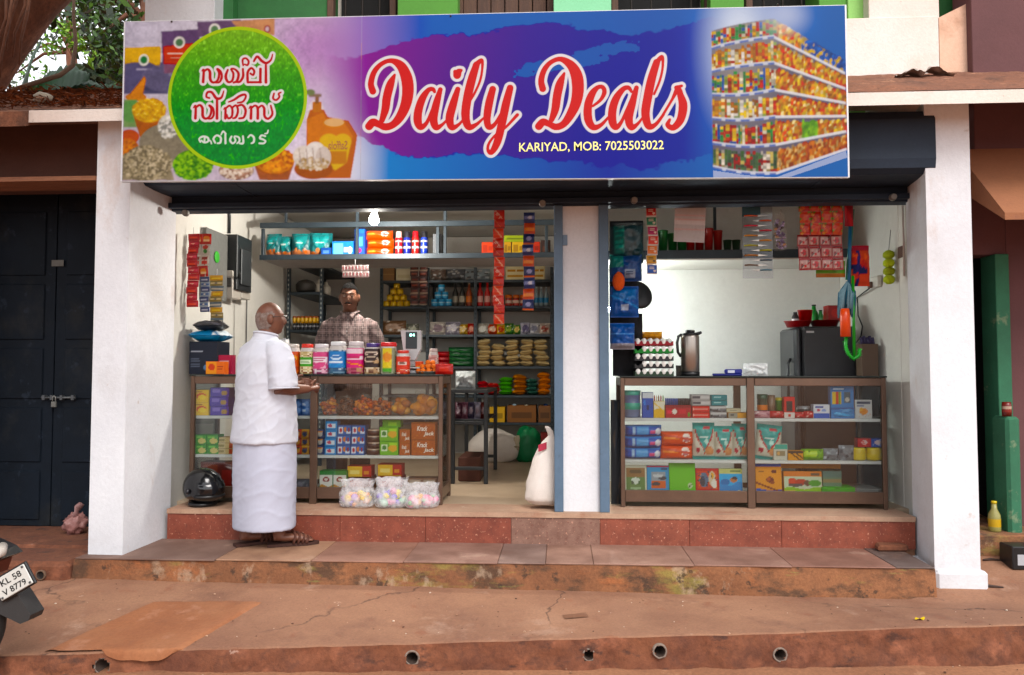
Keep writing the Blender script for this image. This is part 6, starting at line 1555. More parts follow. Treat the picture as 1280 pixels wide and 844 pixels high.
def pile(name, label, x0, x1, ytop, n, cols, z, group, ybase=494):
    cx, _, w, h = quad_size(x0, ytop, x1, ybase, YB); hh = h / n
    me = pouch(w, .16, hh * 1.15, [('bg', cols[0]), ('ell', .5, .5, .35, .3, cols[1]), ('spk', 8, .08, cols[1], 0, 0, 1, 1)], cols[0], seed=int(x0) % 40, crinkle=.35, seal=.06, lie=True).mesh(name, M_FILM)
    for k in range(n):
        o = bpy.data.objects.new(name, me); COL.objects.link(o); o.location = (cx + RND.uniform(-.01, .01), YB + .09, z + hh * k); o.rotation_euler = (RND.uniform(-.05, .05), RND.uniform(-.08, .08), RND.uniform(-.2, .2))
        tag(o, vord(k, n) + ' ' + label, 'packet', group)
pile('spice_packet', 'crimson packet in the pile leftmost on the fifth shelf', 596, 610, 478, 3, ('#a8222a', '#c85a5a'), ZR[4], 'crimson packets')
pile('spice_packet', 'red packet beside the bright green pile', 609, 624, 480, 3, ('#b02a2a', '#d98a80'), ZR[4], 'red packets')
pile('spice_packet', 'bright green packet in the pile on the fifth shelf', 624, 641, 473, 4, ('#3f9a1c', '#6fc238'), ZR[4], 'bright green packets')
pile('spice_packet', 'orange brown packet beside the bright green pile', 641, 658, 470, 4, ('#a85f24', '#d08a3c'), ZR[4], 'orange brown packets')
pile('spice_packet', 'dark teal packet beside the orange brown pile', 658, 672, 475, 4, ('#2a4f44', '#5a8a78'), ZR[4], 'dark teal packets')
pile('spice_packet', 'orange packet in the rightmost pile on fifth shelf', 672, 688, 467, 4, ('#c8702a', '#a83a24'), ZR[4], 'orange packets')
def open_box(name, label, x0, x1, y0, ybase, Y, d, col, z, fill=None, seed=1, cat='carton'):
    cx, _, w, h = quad_size(x0, y0, x1, ybase, Y)
    t = thing(name, label, cat, (cx, Y + d / 2, z)); b = MB(); th = .008; c = col
    b.box(-w / 2, w / 2, -d / 2, -d / 2 + th, 0, h, c, ch=.002); b.box(-w / 2, w / 2, d / 2 - th, d / 2, 0, h, c, ch=.002)
    b.box(-w / 2, -w / 2 + th, -d / 2 + th, d / 2 - th, 0, h, c, ch=.002); b.box(w / 2 - th, w / 2, -d / 2 + th, d / 2 - th, 0, h, c, ch=.002)
    b.box(-w / 2 + th, w / 2 - th, -d / 2 + th, d / 2 - th, 0, th, c)
    b.box(-w * .35, w * .35, -d / 2 - .0015, -d / 2, h * .25, h * .6, tuple(int(int(col[i:i + 2], 16) * .75) for i in (1, 3, 5)) if isinstance(col, str) else col)
    for p in range(len(b.c)):
        if isinstance(b.c[p][0], tuple) and max(b.c[p][0]) > 1.5: b.c[p] = [tuple(lin1(v / 255) for v in b.c[p][0])] * len(b.c[p])
    b.obj('carton_body', M_CARD, parent=t, loc=(0, 0, 0))
    if fill: lumps(t, 'contents', 0, 0, .01, w * .9, d * .9, h * 1.25, fill, .035, 16, seed)
    return t
open_box('crate', 'bright yellow crate on the lowest shelf', 612, 631, 509, 528, YB, .25, '#d9a81c', ZR[5], ['#8a8a3a', '#b89a3a'], 3, 'crate')
open_box('carton', 'open brown carton of blue and white bottles on lowest shelf', 634, 670, 507, 528, YB, .28, '#8a5f3f', ZR[5], ['#c9ccd0', '#3a6a8a', '#a8c0c8', '#d9d4b8'], 4)
open_box('carton', 'open brown carton of blue packs at right end of lowest shelf', 673, 689, 507, 528, YB, .28, '#7f5a3f', ZR[5], ['#2a5a9a', '#3f78b8', '#a8b8c8'], 5)
# ------------------------------------------------------------------ on the floor of the left bay
def blob(name, label, cat, cx, cy, cz, rx, ry, rz_, col, m, seed, n=32, mm=20, amp=.10, flat=True):
    b = MB()
    def wp(d):
        k = 1 + amp * mnoise.noise(Vector((d.x * 1.6 + seed, d.y * 1.6, d.z * 1.6))) + amp * .5 * mnoise.noise(Vector((d.x * 4 + seed, d.y * 4, d.z * 4)))
        return k
    b.ball((0, 0, 0), (rx, ry, rz_), col, n, mm, warp=wp)
    if flat: b.v = [(p[0], p[1], max(p[2], -rz_ * .72)) for p in b.v]
    b.v = [(p[0], p[1], p[2] + (rz_ * .72 if flat else 0)) for p in b.v]
    return b.obj(name, m, loc=(cx, cy, cz), label=label, cat=cat)
q = P(616, 572, 8.45)
sk = blob('sack', 'fat white sack lying on the shop floor with tied neck', 'sack', q.x, 8.6, ZF, .29, .2, .205, '#fff', M_SACK, 4)
b = MB(); b.ball((.26, -.06, .2), (.05, .05, .09), '#b3a894', 12, 8, warp=lambda d: 1 + .3 * mnoise.noise(d * 4)); b.tube([(.24 + .05 * cos(a), -.06 + .05 * sin(a), .17) for a in np.linspace(0, 6.3, 12)], .012, '#8a7f6a', 6); b.obj('tied_neck', M_CLOTH, parent=sk, loc=(0, 0, 0))
q = P(660, 572, 8.5)
blob('net_sack', 'shiny green net sack beside the fat white sack', 'sack', q.x, 8.62, ZF, .155, .13, .23, '#1c7044', M_FILM, 9, amp=.22)
box_item('carton', 'dark red carton standing on the floor right of the green sack', 'carton', 676, 535, 690, 572, 8.5, .2, lab('#6f2420', ('rect', .2, .4, .8, .7, '#8f3a30')), '#5a1f1c', z=ZF)
tx0, tx1, ty0, ty1 = P(566, 490, 7.0).x, P(612, 490, 7.0).x, 6.85, 7.9
tz = P(590, 487, 6.9).z
M_DKT = mat('black_steel', '#17191b', '#131517', grain=.08, rough=.5)
tb = thing('side_table', 'dark slotted steel table standing beyond the snack case', 'table', ((tx0 + tx1) / 2, ty0, ZF))
b = MB(); b.box(tx0, tx1, ty0, ty1, tz - .03, tz, '#fff', ch=.003); b.obj('table_top', M_DKT, parent=tb)
for xx in (tx0 + .02, tx1 - .02):
    for yy in (ty0 + .02, ty1 - .02):
        b = MB(); b.box(xx - .018, xx + .018, yy - .018, yy + .018, ZF, tz - .031, '#fff', ch=.003); b.obj('leg', M_DKT, parent=tb)
for zz in (ZF + .12, ZF + .52):
    for yy in (ty0 + .02, ty1 - .02):
        b = MB(); b.box(tx0 + .039, tx1 - .039, yy - .015, yy + .015, zz, zz + .03, '#fff', ch=.003); b.obj('stretcher', M_DKT, parent=tb)
b = MB(); b.box(tx0 + .02, tx1 - .02, ty0 + .04, ty1 - .04, ZF + .551, ZF + .565, '#fff', ch=.002); b.obj('shelf_board', M_DKT, parent=tb)
pouch_item('plastic_bag', 'whitish crumpled plastic bag on the side table', 'bag', 568, 464, 593, 487, 6.95, .16, [('bg', '#b8bcbc'), ('spk', 14, .09, ['#d0d4d4', '#8f9696', '#c4c8c8'], 0, 0, 1, 1)], '#b0b4b4', z=tz, crinkle=.6)
for k in range(5):
    pouch_item('spice_packet', hord(k, 5) + ' dark packet on the side table shelf', 'packet', 568 + 8 * k, 505, 577 + 8 * k, 526, 6.95, .08, [('bg', ['#4a2a34', '#6f4a54', '#3a3444', '#8a8490', '#5a2a24'][k]), ('ell', .5, .5, .3, .2, '#8a7a80')], '#3a2a30', z=ZF + .566, crinkle=.3, group='packets on the side table')
b = MB(); b.box(tx0 + .05, tx1 - .08, 7.0, 7.5, ZF + .001, ZF + .22, '#4a2a20', ch=.01); b.obj('crate', M_MATTE, label='dark brown box on the floor under the side table', cat='box')
# ------------------------------------------------------------------ on the left wall rack
q = P(378, 362, YLR + .15)
b = MB(); b.lathe([(.085, 0, '#3a3836'), (.105, .03, '#45423f'), (.11, .09, '#4a4744'), (.08, .13, '#3a3836'), (.05, .14, '#55524e'), (.015, .15, '#55524e')], 18); b.obj('cooking_pot', M_METAL, loc=(RLX[0] + .14, YLR + .15, ZL[0]), label='dark lidded cooking pot on the left wall rack', cat='pot')
for k in range(2):
    b = MB(); b.lathe([(.04, 0, '#c9c4b8'), (.05, .03, '#d0ccc2'), (.05, .10, '#b8b2a6'), (.02, .13, '#c9c4b8'), (.016, .16, '#d9d4ca')], 14); b.obj('white_jar', M_PLASTIC, loc=(RLX[1] - .09, YLR + .22 + .25 * k, ZL[0]), label=('nearer' if k == 0 else 'farther') + ' small white jar on the left wall rack', cat='jar', group='white jars on left wall rack')
for k in range(7):
    b = MB(); b.lathe([(.019, 0, '#b8862a'), (.021, .02, '#caa03c'), (.021, .055, '#8a4a24'), (.019, .075, '#8a4a24')], 10)
    b.obj('spice_tin', M_PLASTIC, loc=(RLX[0] + .045 + .043 * k, YLR + .07, ZL[1] + .071), label=hord(k, 7) + ' small yellow tin standing on the black tins', cat='tin', group='small yellow tins')
    b = MB(); b.lathe([(.019, 0, '#16161a'), (.021, .01, '#1f1f24'), (.021, .03, '#8a8a90'), (.021, .045, '#1f1f24'), (.019, .069, '#2a2a2e')], 10)
    b.obj('spice_tin', M_PLASTIC, loc=(RLX[0] + .045 + .043 * k, YLR + .07, ZL[1]), label=hord(k, 7) + ' small black tin under the yellow tins', cat='tin', group='small black tins')
strip('sachet_sheet', 'small sheet of whitish sachets hanging above the shopkeeper', 427, 331, 461, 347, 6.9, 2, [lab('#6a605e', ('ell', .5, .5, .3, .3, '#5a3436'), ('band', 0, .15, '#4a3a3a'))], cols=8, back='#5a4a4a')
# ------------------------------------------------------------------ chains of sachets hanging from the lintel
rs = [lab('#c22a18', ('diag', 1.4, 1.1, .10, '#d9b8a8'), ('diag', 1.4, .8, .04, '#e0c8b8')), lab('#b8200f', ('diag', 1.4, 1.0, .06, '#c98a70'), ('rect', 0, 0, 1, .12, '#8a1a10')), lab('#cc3a1c', ('diag', 1.4, 1.2, .12, '#d9a890'))]
strip('sachet_strip', 'long red sachet strip hanging in the middle of left bay', 616.5, 262, 630, 405, 5.78, 12, rs, t=.016, back='#b02a18')
ns = [lab('#2a3058', ('rect', .1, .35, .9, .62, '#7a80a8'), ('ell', .6, .5, .2, .14, '#c9c4cc')), lab('#b84018', ('rect', .1, .3, .9, .5, '#d9803a')), lab('#232850', ('ell', .5, .55, .3, .2, '#8a86a8'), ('band', 0, .12, '#c8602a'))]
strip('sachet_strip', 'navy and orange sachet strip hanging near the blue rail', 654, 265, 668, 388, 5.80, 9, ns, t=.016, back='#2a2a4a')
# ================================================================== right bay
zt, zm = SZR
tin('pen_tub', 'clear tub of dark pens with sea green lid', 780, 487, 802, 521, YI, [(0, .93, '#5a6a86'), (.05, .95, '#6a7896'), (.30, .95, '#3f9a86'), (.32, 1, '#3f9a86'), (.52, 1, '#3f9a86'), (.54, .95, '#55648a'), (.80, .95, '#55648a'), (.83, 1.0, '#2a9a8a'), (1, 1.0, '#2a9a8a')], cat='tub', z=zt)
box_item('pen_box', 'blue box with white flap beside the pen tub', 'box', 803, 489, 816.5, 521, YI, .06, lab('#1f4fa8', ('band', .78, 1, '#c9ccd4'), ('rect', .35, .3, .65, .5, '#14305f'), ('ell', .2, .6, .12, .1, '#4a80d0')), '#1a4590', z=zt)
t = thing('pencil_box', 'white and yellow pencil box with pencil tips showing', 'box', (P(824, 520, YI).x, YI + .03, zt))
cx, _, w, h = quad_size(817.5, 500, 831, 521, YI)
carton(w, h, .06, lab('#d9d2c0', ('wave', .45, .12, 3.14, 0, '#d9a81f'), ('diag', .5, .9, .04, '#e0b84a')), '#c9a83a', seed=4).obj('carton', M_CARD, parent=t, loc=(0, 0, 0))
for k in range(5):
    b = MB(); x = -w / 2 + w * (k + .5) / 5; b.tube([(x, -.01, h * .3), (x, -.01, h * 1.25), (x, -.01, h * 1.36)], [.005, .005, .001], ['#a84a3a', '#c9b8a0', '#8a5a3a', '#b0482c', '#6a8a3a'][k], 6); b.obj('pencil', M_MATTE, parent=t, loc=(0, 0, 0))
t = thing('pen_display', 'red base display box packed with upright blue and black pens', 'box', (P(848, 520, YI).x, YI + .04, zt))
cx, _, w, h = quad_size(832, 505, 864, 521, YI)
carton(w, h, .08, lab('#a81c24', ('rect', .05, .3, .22, .6, '#d9485a'), ('ell', .35, .5, .10, .22, '#d9d0c8'), ('rect', .52, .3, .8, .65, '#c8303c'), ('ell', .92, .25, .05, .2, '#5a8a3a'), ('band', .85, 1, '#8a1a20')), '#8f1820', seed=4).obj('carton', M_CARD, parent=t, loc=(0, 0, 0))
b = MB(); b.tube([(0, 0, 0), (0, 0, .055), (0, 0, .058)], [.0052, .0052, .002], '#1f4a98', 6); pm0 = b.mesh('pen', M_PLASTIC)
b = MB(); b.tube([(0, 0, 0), (0, 0, .055), (0, 0, .058)], [.0052, .0052, .002], '#1c1f2c', 6); pm1 = b.mesh('pen', M_PLASTIC)
for k in range(14):
    for j in range(2):
        o = bpy.data.objects.new('pen', pm0 if k < 7 else pm1); COL.objects.link(o); o.parent = t; o.location = (-w / 2 + w * (k + .5) / 14, -.025 + .025 * j, h * .92)
stack('eraser_box', 'red and white box in the stack beside the pens', 865.5, 887, 506, 521, YI, 2, .09, lab('#c8281f', ('bars', .1, .3, .95, .75, '#e0b0a8', 1), ('rect', .02, .2, .08, .8, '#e0c0b8')), '#b0221c', zt, group='red boxes in stack')
zz = P(640, 506, YI).z - P(640, 521, YI).z
stack('eraser_box', 'whitish box with dark printing piled on the red boxes', 865, 888, 492, 506, YI, 2, .09, lab('#a8a4a4', ('rect', .03, .3, .45, .75, '#4a4a52'), ('rect', .5, .2, .97, .8, '#c2bebe')), '#9a9696', zt + zz + .001, group='whitish boxes in stack')
stack('staple_box', 'box in the pile right of the red boxes, printed black and white', 887.5, 908, 506, 521, YI + .01, 2, .08, lab('#b8b4b4', ('rect', .0, 0, 1, .5, '#3a3a3e'), ('spk', 9, .09, '#8a8a8e', 0, 0, 1, 1)), '#8a8686', zt, group='black and white boxes')
stack('staple_box', 'teal box piled on the black and white boxes', 888, 909, 492.5, 506, YI + .01, 2, .08, lab('#1f7a82', ('bars', .2, .35, .8, .7, '#a8d0d0', 1), ('vband', 0, .1, '#155a60')), '#1a6a70', zt + zz + .001, group='teal boxes in stack')
box_item('clip_box', 'yellow and grey flat box near the middle post', 'box', 910, 514, 936, 521, YI, .08, lab('#c88a1f', ('rect', 0, 0, .45, 1, '#8a867a'), ('rect', .1, .4, .3, .8, '#3a3a3a')), '#a87018', z=zt)
box_item('clip_box', 'cream flat box lying on the yellow and grey box', 'box', 908, 509, 926, 514, YI + .02, .07, lab('#b8b09a', ('rect', .2, .3, .7, .7, '#8a846f')), '#a8a08a', z=zt + .041)
tin('glue_tub', 'dark tub with orange band right of the middle post', 948, 490, 961, 512, YI + .02, [(0, .9, '#2a3a4a'), (.1, 1, '#c8702a'), (.4, 1, '#2f3f34'), (.72, .95, '#24342c'), (.75, 1, '#1f4a38'), (1, 1, '#1f4a38')], cat='tub', z=zt + .045)
pouch_item('sticker_pack', 'pinkish flat pack under the dark tub', 'packet', 944, 512, 963, 521, YI, .04, [('bg', '#b88a90'), ('spk', 8, .1, ['#d9c8c8', '#8a4a5a'], 0, 0, 1, 1)], '#a87a80', z=zt)
tin('glue_tube', 'plain brown paper tube standing in the right case', 960.5, 491, 970, 517, YI + .04, [(0, 1, '#6a5648'), (.5, .98, '#7a6454'), (1, 1, '#6a5648')], cat='tube', z=zt + .015)
tin('glue_tube', 'green tube with yellow rim beside the brown tube', 970.5, 494, 980, 517, YI + .04, [(0, 1, '#2f6a2a'), (.8, 1, '#2f7a2c'), (.85, 1, '#b8a83a'), (1, 1, '#b8a83a')], cat='tube', z=zt + .015)
box_item('toy_box', 'red and white box with black window in right case', 'box', 980, 493, 993.5, 520, YI, .05, lab('#c2221c', ('rect', .2, .32, .8, .8, '#1f1a1c'), ('band', 0, .28, '#c9c0bc'), ('rect', .35, .06, .65, .2, '#b8342c')), '#a81c18', z=zt)
for k in range(3):
    pouch_item('sweet_packet', hord(k, 3) + ' low red packet in the top row of right case', 'packet', (963, 993, 1006)[k], 512 + k % 2, (982, 1007, 1019)[k], 521, YI, .05, [('bg', '#b0282c'), ('spk', 7, .1, ['#d9a8a0', '#8a1c20'], 0, 0, 1, 1)], '#9a2024', z=zt, group='low red packets')
tin('glue_stick', 'small black and silver stick lying behind red packets', 998, 505, 1016, 512, YI + .06, [(0, 1, '#2a2a2e'), (.5, 1, '#8a8a8e'), (1, .8, '#2a2a2e')], cat='stick', z=zt + .045)
box_item('chalk_box', 'white and blue box left of the blue blister pack', 'box', 1017, 503.5, 1037, 521, YI, .06, lab('#c9cad2', ('band', 0, .36, '#2a55a8'), ('rect', .1, .78, .6, .92, '#3a4a8a'), ('ell', .3, .6, .12, .1, '#b85a6a'), ('ell', .65, .58, .14, .1, '#8a9ac8')), '#b0b4c4', z=zt)
box_item('colour_pack', 'tall bright blue pack with crayon window in right case', 'pack', 1038.5, 478, 1067, 521, YI, .05, lab('#1f72b0', ('rect', .08, .42, .45, .78, '#c8a838'), ('vband', 1.1, 1.2, '#000'), ('rect', .22, .42, .36, .78, '#b83a2a'), ('rect', .36, .42, .42, .78, '#6a8a3a'), ('rect', .6, .45, .85, .78, '#3f5560'), ('ell', .72, .55, .1, .08, '#a8a8a0'), ('bars', .1, .83, .6, .92, '#c9e0ea', 1), ('band', .26, .30, '#14508a')), '#1a62a0', z=zt)
pouch_item('plastic_pack', 'crumpled blue plastic pack at foot of the crayon pack', 'pack', 1040, 508, 1070, 522, YI - .005, .04, [('bg', '#2a80b8'), ('diag', .5, .6, .08, '#5aa8d8')], '#2474a8', z=zt, crinkle=.5)
box_item('balloon_box', 'white box with orange bird picture at right end of case', 'box', 1069, 498, 1090, 521.5, YI, .05, lab('#c4c0be', ('rect', .08, .80, .92, .93, '#4a4a5a'), ('rect', .1, .66, .5, .74, '#7a7a90'), ('ell', .5, .38, .26, .18, '#d98a3a'), ('ell', .35, .48, .1, .1, '#e0a83a'), ('spk', 10, .03, '#c8a08a', .1, .1, .9, .3)), '#b8b2b0', z=zt)
blu = lab('#1f50a8', ('rect', .30, .15, .62, .85, '#6aa0d0'), ('rect', .66, .25, .88, .6, '#d06a8a'), ('ell', .90, .45, .08, .3, '#d9dce4'), ('rect', .18, .1, .26, .9, '#a8c0d8'), ('band', .88, 1, '#5a90d0'), ('band', 0, .1, '#17408a'))
flatpack('wipes_pack', 'blue wipes pack in the pile at left of the right case', 781.5, 827, 530, 572, YI, 3, .13, blu, '#1a4590', zm, 'blue wipes packs')
flatpack('wipes_pack', 'orange wipes pack in the pile beside the blue packs', 826.5, 868, 538, 572, YI, 2, .13, ora, '#c8400f', zm, 'orange wipes packs in right case')
dia = lambda s: [('bg', '#c9c2b4'), ('heart', .5, .58, .44, '#b02a34'), ('heart', .5, .60, .38, '#1f8f8a'), ('band', .84, 1, '#2a9a94'), ('ell', .62, .86, .18, .05, '#b8545a'), ('bars', .3, .58, .72, .66, '#d9e4e0', 1), ('ell', .2, .26, .1, .07, '#b03a4a'), ('ell', .72, .24, .2, .12, '#c9936f'), ('band', 0, .09, '#1f8f8a'), ('ell', .58, .5, .09, .08, '#b8d9d0')]
for k, (x0, x1, y0, nm) in enumerate(((867, 894.5, 527, 'tallest teal diaper pack beside the orange packs'), (893.5, 917.5, 531, 'second teal diaper pack with red heart outline'), (916.5, 936, 528, 'teal diaper pack partly behind the middle post'), (943.5, 975, 529, 'tilted teal diaper pack right of the middle post'))):
    pouch_item('diaper_pack', nm, 'pack', x0, y0, x1, 573, YI + .003 * k, .09, dia(k), '#1f8f8a', z=zm, group='teal diaper packs in right case', rz=(0, .12, 0) if k == 3 else 0, crinkle=.22)
box_item('cup_box', 'small white box with teal top beside tilted diaper pack', 'box', 967, 553, 984.5, 573, YI + .01, .06, lab('#b8b4a8', ('band', .72, 1, '#4a9a8a'), ('rect', .15, .25, .85, .6, '#8a7a60'), ('ell', .35, .42, .12, .1, '#c9a070')), '#a8a498', z=zm)
box_item('pencil_pack', 'flat yellow and black pack of pencils on middle shelf', 'pack', 985, 561, 1004, 573, YI, .06, lab('#d08a1f', ('diag', 1.2, 1.0, .08, '#2f2420'), ('diag', 1.2, 1.4, .08, '#2f2420'), ('band', .75, 1, '#3a2a24')), '#b8781a', z=zm)
pouch_item('toy_packet', 'flat lime green packet on middle shelf', 'packet', 1003, 559, 1031, 573, YI, .06, [('bg', '#6a9a2a'), ('rect', .1, .4, .7, .8, '#a8c03a'), ('spk', 8, .06, '#4a6a2a', 0, 0, 1, 1)], '#5a8a24', z=zm, crinkle=.3)
for k, x0 in enumerate((1030, 1050)):
    pouch_item('toy_packet', ('left' if k == 0 else 'right') + ' clear and silver toy packet on middle shelf', 'packet', x0, 558 - 4 * k, x0 + 19, 573, YI, .06, [('bg', '#6f747a'), ('spk', 12, .10, ['#b8bcc4', '#3a3f48', '#8a9098'], 0, 0, 1, 1)], '#60656c', z=zm, crinkle=.5, group='silver toy packets')
for k in range(2):
    x0 = 1067 + 18.5 * k
    tin('powder_tub', ('left' if k == 0 else 'right') + ' yellow lidded tub lying at right end of middle shelf', x0, 557, x0 + 18.5, 573, YI, [(0, .8, '#c9a81a'), (.1, .97, '#e0c222'), (.5, 1, '#d9b81c'), (.9, .97, '#e6cc30'), (1, .8, '#d9b81c')], cat='tub', group='yellow tubs', z=zm)
    box_item('toy_packet', ('red sweet pack on top of the left yellow tub', 'blue sweet pack on top of the right yellow tub')[k], 'pack', 1072 + 17 * k, 546, 1089 + 16 * k, 557, YI + .02, .06, lab(('#b8241f', '#2a4aa0')[k], ('ell', .5, .55, .25, .25, '#d9c2c2'), ('spk', 8, .08, ('#e06a5a', '#a8b0d0')[k], 0, 0, 1, 1)), ('#9a1f1c', '#22408a')[k], z=zm + .097)
def book(name, label, x0, y0, x1, layers, side, Y=YI + .01, d=.025, y1=621, tilt=-.10, cat='book', group='upright picture books'):
    cx, _, w, h = quad_size(x0, y0, x1, y1, Y)
    b = carton(w, h, d, layers, side, seed=int(x0)); return b.obj(name, M_CARD, loc=(cx, Y + d / 2 + .0, ZBR), rz=(tilt, 0, 0), label=label, cat=cat, group=group)
book('picture_book', 'pale framed book with green landscape leftmost in case', 781, 586, 808.5, lab('#c9c6b4', ('rect', .08, .1, .92, .9, '#5f7a4a'), ('rect', .08, .58, .92, .9, '#8a6a4a'), ('wave', .0, 0, 1, 0, '#000'), ('ell', .5, .78, .3, .08, '#5a4a34'), ('ell', .5, .45, .2, .12, '#c9d0c4'), ('ell', .35, .38, .06, .08, '#3a4a38'), ('ell', .66, .38, .05, .06, '#3f5a3a'), ('ell', .5, .18, .26, .05, '#9ab08a')), '#b8b4a0')
book('picture_book', 'blue book with two race cars on its cover', 809, 586, 836.5, lab('#2a88b8', ('band', .94, 1, '#b84a5a'), ('rect', .2, .36, .86, .78, '#8a9098'), ('rect', .2, .18, .86, .46, '#c8643a'), ('ell', .4, .34, .2, .07, '#3a3a42'), ('ell', .7, .56, .2, .07, '#2f3038'), ('ell', .5, .64, .24, .06, '#b8bcc0'), ('rect', .66, .84, .95, .92, '#1a3a5a')), '#2478a8')
book('picture_book', 'tall plain lime green book in the middle of the row', 837, 578, 869.5, lab('#5fae14', ('rect', .60, .88, .96, .92, '#3a6a1a'), ('ell', .80, .24, .10, .09, '#b8c4a0'), ('ell', .78, .22, .04, .04, '#4a6a30'), ('ell', .84, .27, .03, .03, '#6a8a4a')), '#559f14')
book('picture_book', 'red book with swirling figures on its cover', 870, 589, 899, lab('#b83030', ('rect', .06, .18, .94, .9, '#c8503a'), ('ell', .35, .55, .2, .3, '#5a6a80'), ('ell', .3, .5, .12, .2, '#2f2f3a'), ('ell', .72, .6, .16, .3, '#c9b8a0'), ('ell', .8, .4, .12, .18, '#d9d2c8'), ('ell', .72, .72, .06, .12, '#d9a03a'), ('spk', 24, .03, ['#2f2a2a', '#d98a5a', '#3a4a6a'], .06, .2, .94, .9), ('band', 0, .16, '#c23a34')), '#a82a2a')
book('picture_book', 'pale blue book with a swimmer in waves', 899.5, 589, 928.5, lab('#b8b87a', ('rect', .0, .12, 1, .82, '#5aa8d8'), ('wave', .42, .08, 8, 1, '#2a80c0'), ('wave', .12, .02, 8, 1, '#b8c49a'), ('ell', .62, .56, .16, .10, '#b07858'), ('ell', .68, .63, .12, .06, '#2f2626'), ('ell', .25, .48, .2, .12, '#2a6aa8'), ('rect', .5, .88, .94, .94, '#6a7a4a'), ('ell', .85, .1, .1, .06, '#d9d2b0')), '#a8b080')
book('game_box', 'orange box with blue ends and fruit picture', 945, 580, 977.5, lab('#d98a14', ('band', .86, 1, '#2f4a98'), ('band', 0, .12, '#2f5aa8'), ('wave', .14, .03, 6, 1, '#2f5aa8'), ('ell', .55, .45, .16, .09, '#6a2a1a'), ('ell', .5, .47, .08, .05, '#a8542a'), ('ell', .72, .7, .1, .06, '#5a241c'), ('diag', .3, .36, .03, '#7a341c'), ('ell', .65, .36, .08, .05, '#8a3f1c'), ('bars', .12, .66, .36, .78, '#7a4a14', 2)), '#c87a10', d=.05, group='boxes in the bottom row')
book('game_box', 'wide white game box with red toys pictured', 980.5, 592, 1028, lab('#c8b8a0', ('band', .8, 1, '#c8702a'), ('rect', .0, .3, 1, .8, '#b8c0a8'), ('ell', .22, .55, .12, .16, '#c8442a'), ('ell', .45, .55, .16, .14, '#b0483a'), ('ell', .3, .42, .2, .08, '#5a4a4a'), ('ell', .62, .5, .1, .12, '#6a4a3f'), ('ell', .82, .5, .16, .14, '#4f8a3a'), ('wave', .28, .05, 9, 0, '#8ab03a'), ('wave', .14, .03, 6, 1, '#d9a06a'), ('rect', .72, .84, .95, .94, '#5a4a3a')), '#b87a3a', d=.05, group='boxes in the bottom row')
box_item('game_box', 'long brown box lying behind the white game box', 'box', 976, 585, 1051, 592, YI + .12, .12, lab('#b0701f', ('bars', .3, .2, .9, .8, '#9a5f18', 1)), '#9a621c', z=ZBR + (P(640, 592, YI + .12).z - P(640, 622, YI + .12).z))
box_item('game_box', 'muted green and brown box behind the bright green box', 'box', 1028.5, 591, 1052, 612, YI + .06, .12, lab('#5f7a66', ('band', .3, .5, '#8a7a5a'), ('band', .6, 1, '#54706a')), '#54685a', z=ZBR + .05)
box_item('game_box', 'flat bright green box lying at front of the bottom shelf', 'box', 1027.5, 612, 1069, 622, YI + .0, .16, lab('#2f9a14', ('spk', 4, .1, '#1f7a10', 0, 0, 1, 1)), '#34a81a', z=ZBR)
b = MB()
for k in range(7): b.box(-.15 + .004 * (k % 3), .15 - .003 * (k % 2), -.11 - .003 * (k % 2), .11, .0065 * k, .0065 * k + .006, ['#8f8a86', '#9a9490', '#85807c'][k % 3], ch=.001, M=Matrix.Rotation(.03 * (k % 3 - 1), 4, 'Z'))
q = P(1084, 622, YI); b.obj('paper_stack', M_CARD, loc=(q.x - .01, YI + .16, ZBR), label='low pile of grey papers at right end of bottom shelf', cat='papers')
def egg_tray(w, d, h, col):
    b = MB(); n = 6; c = H(col)
    def fn(u, v):
        x, y = (u - .5) * w, (v - .5) * d
        a = (cos(u * n * 2 * pi) + cos(v * n * 2 * pi)) * .25
        return (x, y, h * (.5 + a))
    b.grid(fn, 48, 48, col=col)
    b.grid(lambda u, v: ((u - .5) * w, -d / 2 - .0, h * (.5 + (cos(u * n * 2 * pi) + 1) * .25) * v), 48, 2, col=col)
    b.grid(lambda u, v: ((u - .5) * w, d / 2, h * (.5 + (cos(u * n * 2 * pi) + 1) * .25) * v), 48, 2, col=col, flip=True)
    for sx in (-1, 1):
        b.grid(lambda u, v: (sx * w / 2, (u - .5) * d, h * (.5 + (cos(u * n * 2 * pi) + 1) * .25) * v), 48, 2, col=col, flip=sx < 0)
    return b
ecx, _, ew, eh = quad_size(794, 421, 842, 469, YC + .03)
pitch = eh / 5.05
cols = [('#2f3f30', 'grey green'), ('#2a2a2b', 'black'), ('#303133', 'dark grey'), ('#1f7a2c', 'bright green'), ('#8a3a3f', 'maroon')]
b = MB(); b.ball((0, 0, 0), (.0205, .0205, .027), '#e6e4df', 12, 9, warp=lambda d: 1 - .08 * d.z * abs(d.x + d.y + .3)); eggm = b.mesh('egg', mat('eggshell', attr=True, grain=.02, rough=.55, bump=0))
